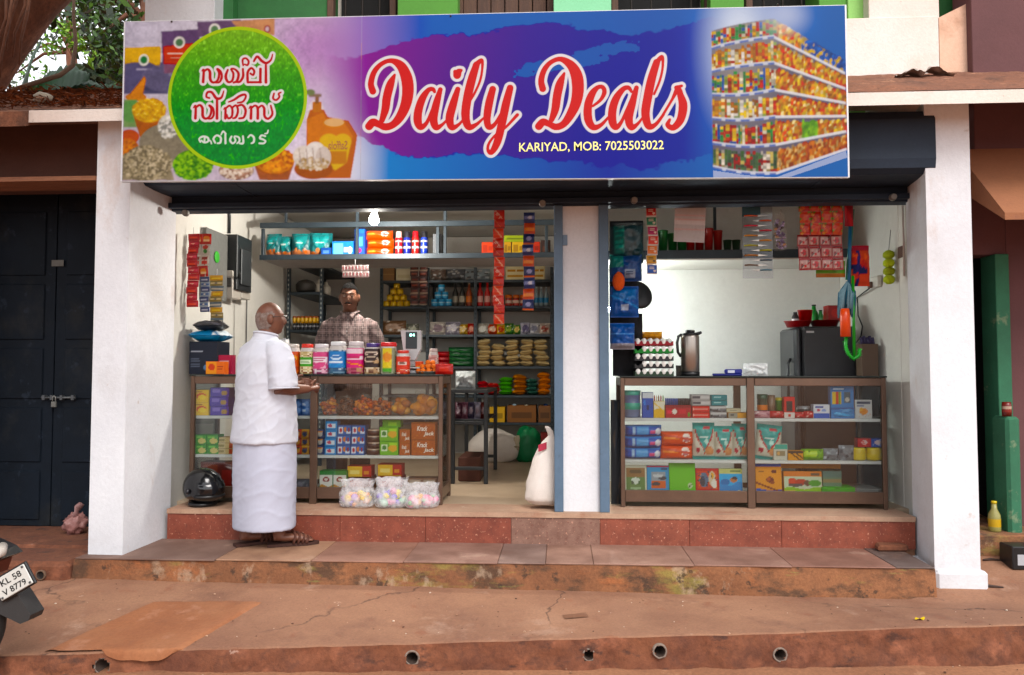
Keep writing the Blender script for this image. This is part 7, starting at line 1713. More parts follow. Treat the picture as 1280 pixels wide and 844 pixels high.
for k, (c, nm) in enumerate(cols):
    tr = egg_tray(ew, ew * .95, pitch * .62, c).obj('egg_tray', M_MATTE, loc=(ecx, YC + .03 + ew / 2, ZCT2 + pitch * k), label=f'{nm} egg tray, {vord(k, 5)} in the stack', cat='egg tray', group='stacked egg trays')
    for j in range(6):
        for r in range(6 if k == 4 else 1):
            if k in (1, 3) and j == 0 and r == 0: continue
            if k == 4 and (j + r) % 6 == 5: continue
            o = bpy.data.objects.new('egg', eggm); COL.objects.link(o)
            o.location = (ecx - ew / 2 + ew * (j + .5) / 6, YC + .03 + ew * .95 * (r + .5) / 6, ZCT2 + pitch * k + pitch * .62 * .5 + .012)
            tag(o, f'white egg, {hord(j, 6)} in the front row of the {nm} tray' if r == 0 else f'white egg, {hord(j, 6)} in the ' + ['', 'second', 'third', 'fourth', 'fifth', 'rear'][r] + f' row of the {nm} tray', 'egg', 'eggs in the trays')
pouch_item('cloth', 'folded yellow cloth lying on the top egg tray', 'cloth', 803, 411, 829, 421, YC + .16, .14, [('bg', '#d9901a'), ('spk', 10, .06, ['#c07a14', '#e0a838'], 0, 0, 1, 1)], '#c88418', z=ZCT2 + pitch * 4.95, m=M_CLOTH, crinkle=.5)
fx, _, fw, fh = quad_size(853, 411, 876, 469, YC + .08); r = fw / 2
fl_ = thing('thermos_flask', 'steel thermos flask with black handle on the right case', 'flask', (fx, YC + .08 + r, ZCT2))
M_STEEL = mat('brushed_steel', '#a59c94', '#978e86', scale=2, stretch=(1, 1, .02), grain=.08, gscale=90, rough=.28, bump=.02, metallic=.9)
b = MB(); b.lathe([(r * .96, .03, '#fff'), (r, .035, '#fff'), (r, fh * .84, '#fff'), (r * .92, fh * .9, '#fff')], 28); b.obj('body', M_STEEL, parent=fl_, loc=(0, 0, 0))
b = MB(); b.lathe([(r * 1.02, 0, '#1a1a1c'), (r * 1.02, .03, '#1a1a1c'), (r * .9, .031, '#1a1a1c')], 24); b.obj('base', M_PLASTIC, parent=fl_, loc=(0, 0, 0))
b = MB(); b.lathe([(r * .95, fh * .885, '#1a1a1c'), (r * .9, fh * .92, '#1a1a1c'), (r * .5, fh * .94, '#1a1a1c'), (r * .55, fh * .985, '#1a1a1c'), (r * .45, fh, '#1a1a1c')], 22); b.tube([(r * .6, 0, fh * .90), (r * 1.25, 0, fh * .95)], [.016, .010], '#1a1a1c', 8); b.obj('lid', M_PLASTIC, parent=fl_, loc=(0, 0, 0))
b = MB(); b.tube([(-r * .9, 0, fh * .9), (-r * 1.25, 0, fh * .86), (-r * 1.38, 0, fh * .72), (-r * 1.3, 0, fh * .52), (-r * .98, 0, fh * .42)], .011, '#1a1a1c', 8); b.obj('handle', M_PLASTIC, parent=fl_, loc=(0, 0, 0))
tg = thing('tape_dispenser', 'dark blue tape dispenser lying on the right case', 'tape dispenser', (P(910, 468, YC + .1).x, YC + .12, ZCT2))
b = MB(); x0, x1 = (P(x, 468, YC + .1).x - tg.location.x for x in (891, 928))
b.box(x0, x1, -.02, .02, 0, .018, '#1c2470', ch=.006); b.box(x0 + .09, x1, -.022, .022, .016, .05, '#20287c', ch=.008); b.obj('body', M_PLASTIC, parent=tg, loc=(0, 0, 0))
b = MB(); b.box(x0 + .11, x0 + .16, -.0235, -.0215, .022, .042, '#c9ccd6', ch=.0005); b.obj('label', M_CARD, parent=tg, loc=(0, 0, 0))
pouch_item('plastic_bag', 'small crumpled clear plastic bag on the right case', 'bag', 931, 452, 962, 468, YC + .1, .1, [('bg', '#c2bcba'), ('spk', 16, .08, ['#d9d4d2', '#a89a98', '#b88a80'], 0, 0, 1, 1)], '#b8b0ae', z=ZCT2, crinkle=.8, m=M_BAG)
box_item('card_box', 'small grey carton tucked behind the steel flask', 'carton', 846, 455, 855, 468, YC + .2, .05, lab('#4f4a44', ('rect', .2, .4, .8, .8, '#6a6258')), '#45403a', z=ZCT2)
YF = 6.38
fx0, fx1 = P(993, 440, YF).x, P(1071, 440, YF).x; fz = P(1020, 408, YF).z
fr = thing('refrigerator', 'dark grey refrigerator standing behind the right display case', 'refrigerator', ((fx0 + fx1) / 2, YF, ZF))
M_FR = mat('graphite_enamel', '#2a2a2d', '#242427', scale=3, grain=.05, rough=.35, bump=.02)
xd = P(1003, 440, YF).x
b = MB(); b.box(xd + .004, fx1, YF, YF + .44, ZF + .02, fz, '#fff', ch=.015); b.obj('cabinet', M_FR, parent=fr)
b = MB(); b.box(fx0, xd - .004, YF + .004, YF + .42, ZF + .06, fz - .008, '#fff', ch=.02); dr = b.obj('door', mat('silver_grey_enamel', '#3d3e41', '#36373a', scale=3, grain=.05, rough=.3, bump=.02, metallic=.3), parent=fr)
b = MB(); b.tube([(fx0 - .002, YF + .10, fz - .62), (fx0 - .03, YF + .08, fz - .58), (fx0 - .03, YF + .08, fz - .30), (fx0 - .002, YF + .10, fz - .26)], .012, '#1a1a1c', 8); b.obj('handle', M_PLASTIC, parent=dr)
b = MB(); q = P(1008, 415, YF); b.box(q.x - .0, q.x + .06, YF - .002, YF + .002, q.z - .008, q.z + .008, '#b8b8b8'); b.obj('badge', M_CARD, parent=fr)
zf = fz + .001
def tub(name, label, x0, x1, y0, y1, Y, col, z, rim=1.06, cat='tub'):
    cx, _, w, h = quad_size(x0, y0, x1, y1, Y); b = MB(); r = w / 2 / rim
    b.lathe([(r * .82, 0, col), (r, h * .92, col), (r * rim, h * .93, col), (r * rim, h, col), (r * .96, h, col), (r * .80, h * .2, col)], 20)
    return b.obj(name, M_PLASTIC, loc=(cx, Y + w / 2, z), label=label, cat=cat)
tub('plastic_tub', 'wide shallow red plastic tray on the refrigerator', 985, 1020, 400, 408, YF + .05, '#8f1a1c', zf)
tub('plastic_tub', 'round red plastic bowl on the refrigerator', 1000, 1019, 386, 401, YF + .10, '#a01c1c', zf + .045)
tub('plastic_tub', 'dark red plastic basin at right on the refrigerator', 1018, 1056, 399, 408, YF + .08, '#6f1518', zf)
b = carton(.12, .13, .12, lab('#9a1c1c', ('ell', .5, .5, .3, .3, '#b82a24')), '#8a1a1a'); q = P(1046, 400, YF + .12); b.obj('plastic_box', M_PLASTIC, loc=(q.x, YF + .2, zf + .05), label='red plastic box standing in the dark red basin', cat='box')
bottle('bottle', 'small dark bottle with white cap on the red tray', 991, 388, 1000, 405, YF + .08, '#2a2426', '#c9c0c0', '#d9d4d4', zf + .02, neck=.5)
bottle('bottle', 'bright green bottle with dark cap on the refrigerator', 1014, 375, 1024, 399, YF + .3, '#128a2c', '#149a34', '#1f2a24', zf + .04, neck=.45)
bottle('bottle', 'pale green bottle right of the bright green one', 1023, 382, 1031, 399, YF + .3, '#5fae6a', '#7ac08a', '#2a4a34', zf + .04, neck=.45)
t = thing('paper_rolls', 'brown box of rolled sheets with printed side right of refrigerator', 'box', (P(1085, 468, 6.2).x, 6.25, ZF))
b = MB(); x0, x1 = P(1077, 440, 6.2).x, P(1098, 440, 6.2).x; zt_r = P(1085, 430, 6.2).z; b.box(x0, x1, 6.2, 6.32, ZF, zt_r, '#5f4f44', ch=.004); b.obj('carton', M_CARD, parent=t)
for k in range(5):
    b = MB(); xx = x0 + .02 + (x1 - x0 - .04) * k / 4; b.tube([(xx, 6.24, zt_r), (xx, 6.26, zt_r + .05 + .012 * (k % 2))], .012, '#3a3550', 8); b.obj('roll', M_CARD, parent=t)
YLo = 6.53
for k in range(3):
    q = P(832 + 10 * k, 312, YLo)
    tub('plastic_mug', hord(k, 3) + ' dark green plastic mug on the loft', 823 + 12 * k, 836 + 12 * k, 290 + 3 * (k % 2), 317, YLo + .05 * (k % 2), '#1c5a2a', zl1 + .028, cat='mug')
for k in range(4):
    tub('plastic_mug', hord(k, 4) + ' red plastic mug on the loft', 858 + 11.5 * k, 870 + 11.5 * k, 288 + 2 * (k % 2), 317, YLo + .04 * (k % 2), '#8f1c1a', zl1 + .028, cat='mug')
for k in range(2):
    tub('plastic_mug', ('left' if k == 0 else 'right') + ' small dark green pot on the loft', 905 + 11 * k, 916 + 11 * k, 303, 317, YLo, '#17331f', zl1 + .028, cat='mug')
b = MB(); q = P(893, 262, 6.9); b.box(q.x - .012, q.x + .012, 6.88, 6.9, P(893, 288, 6.9).z, 3.2, '#1f2428', ch=.002); b.obj('hanger', M_RACK, parent=loft)
# ------------------------------------------------------------------ hanging goods at the left of the right bay
def hang_pack(name, label, x0, y0, x1, y1, Y, t, layers, back, rz=0.0, tilt=0.0, m=None, cat='pack', crinkle=.45):
    cx, z0, w, h = quad_size(x0, y0, x1, y1, Y)
    o = pouch(w, h, t, layers, back, seed=int(x0 + y0) % 60, crinkle=crinkle).obj(name, m or M_FILM, loc=(cx, Y, z0), rz=(0, tilt, rz), label=label, cat=cat)
    return o
hang_pack('diaper_pack', 'dark teal pack with dull green print hanging at top left of right bay', 762.5, 276, 804, 330, 5.80, .15, [('bg', '#14383f'), ('ell', .62, .55, .3, .25, '#4a5f66'), ('rect', .1, .2, .4, .9, '#1a6a62'), ('bars', .15, .3, .4, .8, '#3a9a8a', 4), ('band', .88, 1, '#12151c')], '#12262c')
hang_pack('wipes_pack', 'blue pack with barcode hanging below the dark teal pack', 762.5, 318, 802, 352, 5.76, .12, [('bg', '#17407a'), ('rect', .45, .1, .8, .4, '#8a96a8'), ('rect', .0, .5, .4, 1, '#1f7a72'), ('bars', .48, .15, .78, .35, '#2a3a5a', 3)], '#143868')
b = MB(); q = P(773, 352, 5.72); b.ball((0, 0, 0), (.045, .03, .07), '#d8551a', 14, 10, warp=lambda d: 1 + .12 * mnoise.noise(d * 6)); b.obj('duster', mat('fluffy_cloth', attr=True, grain=.2, gscale=160, rough=.95, bump=.6), loc=(q.x, 5.70, q.z), label='fluffy orange duster hanging beside the left blue rail', cat='duster')
hang_pack('wipes_pack', 'blue pack with white label below the orange duster', 762.5, 358, 798, 397, 5.77, .12, [('bg', '#1a4f98'), ('rect', .35, .2, .65, .42, '#a8b4c8'), ('rect', .1, .55, .9, .9, '#1f66a8'), ('diag', .4, .7, .03, '#4a8ac8')], '#164588')
hang_pack('wipes_pack', 'lowest blue pack with pale strip hanging by the rail', 762.5, 404, 793, 437, 5.77, .12, [('bg', '#1f5096'), ('band', 0, .22, '#8a8890'), ('band', .55, .62, '#6a90c0')], '#184282')
q = P(800, 370, 5.98); b = MB(); b.lathe([(.02, 0, '#141416'), (.10, .004, '#141416'), (.115, .02, '#17171a'), (.10, .036, '#141416'), (.02, .03, '#141416')], 26, M=Matrix.Rotation(radians(72), 4, 'X') @ Matrix.Rotation(.3, 4, 'Y'))
b.obj('frying_pan', M_METAL, loc=(q.x - .02, 5.98, q.z), label='round black pan hanging behind the blue packs', cat='pan')
hang_pack('garment', 'black garment hanging behind the lowest blue pack', 766, 392, 803, 470, 5.96, .10, [('bg', '#0d0d10'), ('spk', 6, .1, '#17171c', 0, 0, 1, 1)], '#0c0c0e', m=M_CLOTH, cat='garment', crinkle=.5)
hang_pack('garment', 'dark navy cloth hanging behind the upper blue packs', 762, 330, 796, 410, 5.93, .08, [('bg', '#12151f')], '#10131c', m=M_CLOTH, cat='garment', crinkle=.5)
hang_pack('jute_bag', 'dark cloth bag standing between rail and right case', 764, 500, 777, 632, 5.90, .10, [('bg', '#2a2c30'), ('spk', 10, .08, ['#4a4038', '#1f2630'], 0, 0, 1, 1)], '#24262a', m=M_CLOTH, cat='bag', crinkle=.5)
def sc1(c, d): return [('bg', '#c9c0ba'), ('rect', .04, .12, .96, .94, c), ('ell', .75, .35, .12, .1, d), ('bars', .2, .55, .8, .8, d, 2)]
cs = ['#2a5ab0', '#c8922a', '#d8701f', '#d0382a', '#a81f5a', '#1f7a5a', '#b8201f']
root = strip('sachet_strip', 'strip of seven sachets each in another colour hanging in right bay', 808.5, 259, 822, 343, 5.70, 7, [sc1('#b8201f', '#8a1414')], t=.012)
for ch, c in zip([c for c in root.children if c.name.startswith('sachet')][::-1], cs):
    ch.data = pouch(.076, .07, .012, sc1(c, '#e0d0c0' if c != '#c8922a' else '#4a3a2a'), '#c9c9c9', nu=12, nv=12, seal=.1, seed=3).mesh('sachet', M_FILM)
sh = hang_pack('plastic_sheet', 'whitish striped plastic sheet hanging in right bay', 842, 257, 880, 303, 5.74, .004, [('bg', '#b8b2b2')] + [('band', .08 + .13 * k, .10 + .13 * k, '#c9a8a4') for k in range(7)] + [('band', .5, .6, '#d0c8c8')], '#b0aaaa', cat='sheet', tilt=.05)
kx0, kx1 = P(928, 300, 5.72).x, P(966, 300, 5.72).x; kz0, kz1 = P(940, 348, 5.72).z, P(940, 254, 5.72).z
kn = thing('knife_card', 'clear hanging card of small knives with bright handles', 'knife card', ((kx0 + kx1) / 2, 5.72, kz0))
b = MB(); b.box(kx0, kx1, 5.722, 5.724, kz0, kz1, '#fff'); b.obj('clear_sheet', glass_mat('card_film', tint=(.80, .79, .80), gloss=.02, rough=.2), parent=kn)
b = MB(); b.box(kx0, kx0 + (kx1 - kx0) * .6, 5.712, 5.7215, kz1 - .10, kz1 - .01, '#2f4a52', ch=.002); b.obj('header', M_CARD, parent=kn)
hc = ['#c8501f', '#c83a4a', '#d08a1f', '#a8a81f', '#b0784a', '#3a5a6a']
for k in range(12):
    row = k // 2; left = k % 2 == 0
    z = kz1 - .06 - (kz1 - kz0 - .10) * (k + 1) / 12.5; w = kx1 - kx0
    c = hc[min(row, 5)] if k < 9 else ['#3f4f5a', '#6a5040', '#4a6a7a'][k - 9]
    xa, xb = (kx0 + .012, kx0 + w * .50) if left else (kx1 - .012, kx1 - w * .45)
    b = MB(); b.tube([(xa, 5.712, z), ((xa * 2 + xb) / 3, 5.710, z + .003), (xb, 5.712, z)], [.009, .011, .008], c, 8, flat=.6); knf = b.obj('knife', M_PLASTIC, parent=kn)
    b = MB(); xe = xb + (xb - xa) * .75; pts = [(xb, z - .007), (xe, z), (xb, z + .008)]
    if xe < xb: pts = pts[::-1]
    b.prism(pts, 'y', 5.711, 5.713, '#8a8c90'); b.obj('blade', M_STEEL, parent=knf)
snack_bag('plastic_bag', 'clear hanging bag of violet and brown trinkets', 968, 266, 985, 313, 5.74, .06, ['#6a5a78', '#8a7a90', '#b0886a', '#4a3a44', '#a89ab8'], .013, 34, 55, cat='bag')
b = MB(); q = P(976, 262, 5.76); b.tube([(q.x, 5.77, P(976, 268, 5.76).z), (q.x + .004, 5.77, zlin)], .003, '#8a8078', 5); b.obj('string', M_MATTE, label='thin string holding the bag of trinkets', cat='string')
fruit = [('bg', '#b03028'), ('spk', 12, .12, ['#c8581f', '#5a7a2a', '#b81f24', '#c8862a', '#d04a3a'], 0, 0, 1, 1)]
strip('sachet_sheet', 'sheet of red orange and green sachets hanging before the right loft', 999, 249, 1052, 294, 5.74, 3, [fruit, [('bg', '#c04a24'), ('spk', 10, .12, ['#6a8a2a', '#d0382a', '#b82a20'], 0, 0, 1, 1)]], cols=4, back='#8a2a24')
wr = [lab('#8f2024', ('rect', .06, .12, .94, .88, '#b0908a'), ('spk', 9, .10, ['#b83a3a', '#5a4a48', '#c8a8a0', '#8a2a30'], .15, .2, .85, .8)), lab('#8a1c20', ('rect', .06, .12, .94, .88, '#a8847c'), ('ell', .5, .5, .3, .22, '#b0383a'), ('spk', 6, .08, ['#4a4440', '#d0b0a8'], .15, .2, .85, .8))]
strip('sachet_sheet', 'sheet of dark red sachets with pale pictures, lower sheet in right bay', 998, 293, 1053, 338, 5.77, 3, wr, cols=4, hook=False, back='#6f1a1c')
hang_pack('plastic_folder', 'bright green plastic folder behind the dark red sachets', 1020, 326, 1056, 347, 5.86, .02, [('bg', '#5a9a1c'), ('band', 0, .2, '#a8641f')], '#4f8a1a', cat='folder')
hang_pack('garment', 'pink red strip of cloth hanging right of the sachet sheets', 1056, 250, 1066, 283, 5.80, .03, [('bg', '#8f2a30'), ('diag', .8, .7, .2, '#b0484a')], '#7a2428', m=M_CLOTH, cat='cloth')
mop = thing('mop', 'mop with green and blue handle hanging right of the sachets', 'mop', (P(1062, 370, 5.82).x, 5.82, P(1062, 375, 5.82).z))
b = MB(); b.tube([P(1063, 268, 5.82), P(1061, 370, 5.82)], .013, '#2a5a78', 8); b.tube([P(1066, 262, 5.84), P(1059, 350, 5.84)], .014, '#1f6a4a', 8); b.obj('handle', M_PLASTIC, parent=mop)
b = MB(); rn = random.Random(8); q = P(1060, 352, 5.82)
for k in range(70):
    a, r_ = rn.uniform(0, 6.3), .065 * rn.random() ** .5; e = q + Vector((r_ * cos(a) - .02, r_ * sin(a) * .7, -.17 - .10 * rn.random()))
    b.tube([q + Vector((rn.uniform(-.01, .01), 0, 0)), q.lerp(e, .5) + Vector((.03 * cos(a), .02 * sin(a), .01)), e], .0065, ['#5f7f8e', '#2a5a70', '#7a97a2', '#3f6a80'][k % 4], 5)
b.obj('mop_head', MATS['fluffy_cloth'], parent=mop)
hang_pack('duster_pack', 'orange and navy duster pack hanging near the right wall', 1062, 307, 1086, 358, 5.86, .10, [('bg', '#c8401f'), ('rect', .0, .30, .8, .5, '#1f2350'), ('vband', .25, .4, '#2a2860'), ('spk', 10, .09, ['#b8302a', '#e0581f'], 0, 0, 1, 1), ('band', .85, 1, '#a82a3a')], '#b83a1c', m=M_CLOTH)
gb = thing('toilet_brush', 'long green brush with curled bristles hanging by the refrigerator', 'brush', (P(1068, 450, 5.80).x, 5.80, P(1066, 455, 5.80).z))
b = MB(); b.tube([P(1066, 345, 5.80), P(1067, 400, 5.80), P(1068, 446, 5.80)], .011, '#2a8a2a', 8); b.obj('handle', M_PLASTIC, parent=gb)
b = MB(); pts = [P(x, y, 5.80) for x, y in ((1058, 418), (1057, 432), (1060, 442), (1067, 449), (1074, 444), (1075, 436))]
rn = random.Random(3)
for k in range(len(pts) - 1):
    for j in range(26):
        t_ = rn.random(); p = pts[k].lerp(pts[k + 1], t_); d = Vector((rn.uniform(-1, 1), rn.uniform(-1, 1), rn.uniform(-1, 1))).normalized()
        b.tube([p, p + d * .024], [.0022, .0012], '#2fb83a' if j % 3 else '#25a030', 3, caps=False)
b.tube(pts, .012, '#25a030', 8)
o_ = b.obj('bristles', M_PLASTIC, parent=gb)
b = MB(); q0, q1 = P(1056, 386, 5.78), P(1057, 421, 5.78)
b.tube([q0, q0.lerp(q1, .3), q1], [.03, .036, .036], '#d8481a', 12); b.obj('brush_holder', M_PLASTIC, label='bright orange plastic sleeve hanging beside the green brush', cat='brush holder')
q = P(1108, 340, 6.0); XWR = X_R - .004
t = thing('hanging_packet', 'lime green tube of scrubbers hanging on the right wall', 'packet', (XWR - .05, 5.95, P(1106, 357, 5.95).z))
b = MB()
for k in range(4): b.ball((0, 0, .045 + .062 * k), (.042, .042, .036), ['#a8b81f', '#8f9a2a', '#b0c024', '#9aa83a'][k], 12, 8, warp=lambda d: 1 + .1 * mnoise.noise(d * 5))
b.obj('scrubbers', MATS['fluffy_cloth'], parent=t, loc=(0, 0, 0))
b = MB(); b.tube([(0, 0, .25), (.02, 0, .42)], .003, '#8a8a86', 5); b.obj('string', M_MATTE, parent=t, loc=(0, 0, 0))
def wallR(px):
    d = ray(px, 380); return X_R / d.x * d.y
Ys = wallR(1098)
b = MB(); z = P(1098, 352, Ys).z; b.box(XWR - .035, XWR, Ys - .09, Ys + .06, z - .05, z + .04, '#c9c6be', ch=.006); b.box(XWR - .06, XWR - .034, Ys + .0, Ys + .05, z - .05, z - .0, '#5a3f34', ch=.006)
b.obj('socket', M_PLASTIC, label='pale wall socket with brown plug on the right wall', cat='socket')
b = MB(); pts = [Vector((XWR - .05, Ys + .03, z - .05))] + [Vector((XWR - .012, wallR(x), P(x, y, wallR(x)).z)) for x, y in ((1074, 372), (1075, 395), (1080, 408), (1078, 420), (1072, 428))]
b.tube(pts, .006, '#1c1c1e', 6); b.obj('cable', M_PLASTIC, label='black cable hanging from the socket on the right wall', cat='cable')
b = MB(); Yc = 5.78; b.tube([(XWR - .012, Yc, P(1117, y, Yc).z) for y in (252, 300, 345)], .007, '#b8aca6', 6); b.obj('cable', M_PLASTIC, label='pale cable running down the right wall from the lock', cat='cable')
b = MB(); Yc = 5.86; z = P(1111, 315, Yc).z; b.box(XWR - .004, XWR, Yc - .04, Yc + .04, z - .045, z + .04, '#5a4440', ch=.001); b.obj('wall_sticker', M_CARD, label='small brown sticker on the right inner wall', cat='sticker')
b = MB(); qp = P(1141, 297, 5.50); b.box(qp.x - .0, qp.x + .02, 5.46, 5.53, qp.z - .04, qp.z + .04, '#4a4644', ch=.003); b.obj('latch_plate', M_METAL, parent=shop)
b = MB(); q = P(704, 300, 5.53); b.box(q.x - .005, q.x + .03, 5.555, 5.566, q.z - .035, q.z + .04, '#7a8ca0', ch=.002); b.obj('rail_sticker', M_CARD, parent=shop)
# ================================================================== people
def head(b, c, M, s=1.0):
    """sculpted head, face towards local -Y: half sizes .076 x .098 x .122"""
    bumps = [(0, -.018, .020, .011, .024), (0, -.034, .010, .014, .010), (-.017, -.034, .004, .008, .007), (.017, -.034, .004, .008, .007), (0, .030, .007, .035, .009),
             (-.031, .010, -.009, .013, .010), (.031, .010, -.009, .013, .010), (-.046, -.022, .005, .016, .018), (.046, -.022, .005, .016, .018),
             (0, -.056, .007, .020, .006), (0, -.066, .006, .017, .006), (0, -.061, -.004, .024, .003), (0, -.096, .011, .018, .013)]
    n, m = 44, 36; vs = []
    for i in range(m + 1):
        t = pi * i / m
        for j in range(n):
            a = 2 * pi * j / n
            d = Vector((sin(t) * cos(a), sin(t) * sin(a), -cos(t)))
            x, y, z = .076 * d.x, .098 * d.y, .122 * d.z
            if z < 0:
                k = (-z / .122); x *= 1 - .22 * k ** 1.6
                if y > 0: y *= 1 - .35 * k
            if y < 0: y *= .93
            if y > 0 and z > -.03: y *= 1.06
            if d.y < .1:
                for (bx, bz, amp, sx, sz) in bumps:
                    y -= amp * math.exp(-((x - bx) / sx) ** 2 - ((z - bz) / sz) ** 2) * min(1, max(0, (.1 - d.y) * 2))
            vs.append(Vector(c) + M @ (Vector((x, y, z)) * s))
    q = b.add(vs)
    for i in range(m):
        for j in range(n):
            j2 = (j + 1) % n; b.face([q + i * n + j, q + i * n + j2, q + (i + 1) * n + j2, q + (i + 1) * n + j], (1, 1, 1), True)
    for sx in (-1, 1):       # ears
        b.ball(Vector(c) + M @ Vector((sx * .079 * s, .012 * s, -.004 * s)), (.010 * s, .019 * s, .032 * s), '#fff', 10, 8, M=M @ Matrix.Rotation(sx * .35, 3, 'Z'))
    b.tube([Vector(c) + M @ Vector((0, .03, -.05)) * s, Vector(c) + M @ Vector((0, .04, -.17)) * s], [.056 * s, .064 * s], '#fff', 14)
def hand(b, w, d, up, side, s=1.0, curl=.6):
    """palm and five bent fingers: wrist w, pointing d, back of the hand up, thumb towards side"""
    d, up, side = d.normalized(), up.normalized(), side.normalized()
    b.tube([w - d * .01, w + d * .03, w + d * .085], [.024 * s, .034 * s, .036 * s], '#fff', 10, flat=.55)
    for k, L in enumerate((.070, .080, .074, .058)):
        p = w + d * .082 + side * (.027 - .018 * k); p1 = p + (d * cos(curl * .5) - up * sin(curl * .5)) * L * .5; p2 = p1 + (d * cos(curl * 1.4) - up * sin(curl * 1.4)) * L * .3; p3 = p2 + (d * cos(curl * 2.1) - up * sin(curl * 2.1)) * L * .25
        b.tube([p - d * .012, p1, p2, p3], [.0095 * s, .009 * s, .008 * s, .0062 * s], '#fff', 7)
    p = w + d * .03 + side * .028; p1 = p + (d * .6 + side * .8).normalized() * .035; p2 = p1 + (d * .9 + side * .2 - up * .3).normalized() * .03
    b.tube([p - d * .01, p1, p2], [.0125 * s, .011 * s, .0085 * s], '#fff', 7)
def foot(b, p, yaw, ankle):
    R = Matrix.Rotation(yaw, 3, 'Z'); P_ = lambda x, y, z: Vector(p) + R @ Vector((x, y, z))
    b.tube([Vector(ankle), P_(0, .045, .16), P_(0, .05, .08), P_(0, .05, .045)], [.052, .044, .040, .038], '#fff', 12)
    b.tube([P_(0, .085, .042), P_(0, .03, .045), P_(0, -.05, .04), P_(0, -.12, .028), P_(0, -.155, .024)], [.026, .038, .040, .042, .026], '#fff', 12, flat=.75)
    for k in range(5): b.tube([P_(-.034 + .017 * k, -.13, .022), P_(-.036 + .018 * k, -.185 + .006 * abs(k - 1), .018)], [.012, .009], '#fff', 7)
def loft(b, secs, n=40, power=.9, wr=0.0, seed=0, fold=(3, 3)):
    rings = []
    zs = [s[0] for s in secs]; K = max(24, int(abs(zs[-1] - zs[0]) / .02))
    for i in range(K + 1):
        z = zs[0] + (zs[-1] - zs[0]) * i / K
        v = [np.interp(z, zs, [s[k] for s in secs]) for k in range(1, 5)]
        vs = []
        for j in range(n):
            a = 2 * pi * j / n; ca, sa = cos(a), sin(a); ca = math.copysign(abs(ca) ** power, ca); sa = math.copysign(abs(sa) ** power, sa)
            e = 1 + wr * (mnoise.noise(Vector((ca * fold[0] + seed, sa * fold[0] + z * 2.2, z * fold[1]))) + .5 * mnoise.noise(Vector((ca * 5 + z * 5, sa * 5 + seed, z * fold[1] * 2.6))))
            vs.append((v[0] + v[2] * ca * e, v[1] + v[3] * sa * e, z))
        rings.append(b.add(vs))
    for r0, r1 in zip(rings[:-1], rings[1:]):
        for j in range(n): b.face([r0 + j, r0 + (j + 1) % n, r1 + (j + 1) % n, r1 + j], (1, 1, 1), True)
    b.face([rings[0] + j for j in range(n)][::-1], (1, 1, 1)); b.face([rings[-1] + j for j in range(n)], (1, 1, 1))
def wrinkle(me, amp, f, seed, lo=-9, hi=99, sl=.5):
    me.update(); n = len(me.vertices); co = np.empty(n * 3); no = np.empty(n * 3)
    me.vertices.foreach_get('co', co); me.vertex_normals.foreach_get('vector', no)
    co = co.reshape(-1, 3); no = no.reshape(-1, 3)
    for i in range(n):
        x, y, z = co[i]
        if lo < z < hi:
            k = .35 * mnoise.noise(Vector((x * f * .6 + seed, y * f * .6, z * f * .5))) + (1 - abs(mnoise.noise(Vector((x * f + seed + z * f * sl, y * f, z * f * .45)))) * 2.2) ** 3 * .55 + (1 - abs(mnoise.noise(Vector((x * f * 1.9 + seed, y * f * 1.9 + z * f * sl * 1.5, z * f * 1.1 + 9)))) * 2.2) ** 3 * .25
            co[i] += no[i] * amp * k
    me.vertices.foreach_set('co', co.ravel()); me.update()
def add_mesh(name, me, m, parent=None, loc=(0, 0, 0), rz=0.0, **k):
    me.materials.clear(); me.materials.append(m)
    o = bpy.data.objects.new(name, me); COL.objects.link(o); o.location = loc; o.rotation_euler = (0, 0, rz); o.parent = parent
    return tag(o, **k)
def hair_cap(c, M, s, cond, grow=1.05, n=44, m=32, seed=1):
    b = MB(); b.ball((0, 0, 0), (.076 * grow, .103 * grow, .122 * grow), '#fff', n, m, warp=lambda d: 1 + .03 * mnoise.noise(d * 6 + Vector((seed, 0, 0))))
    keep = [all(cond(Vector(b.v[i])) for i in f) for f in b.f]
    b.f = [f for f, k in zip(b.f, keep) if k]; b.c = [f for f, k in zip(b.c, keep) if k]; b.sm = [f for f, k in zip(b.sm, keep) if k]; b.mi = [f for f, k in zip(b.mi, keep) if k]
    b.v = [tuple(Vector(c) + M @ (Vector(p) * s)) for p in b.v]
    return b
def skin(name, a, v): return mat(name, a, v, scale=12, stains=(('#3f241a', 7, .6, .2, .3),), grain=.06, gscale=220, rough=.52, bump=.06, sss=.08)
M_SHIRT = mat('white_cotton', '#bcbdc6', '#b6b7c2', scale=5, grain=.03, gscale=350, rough=.9, bump=.08)
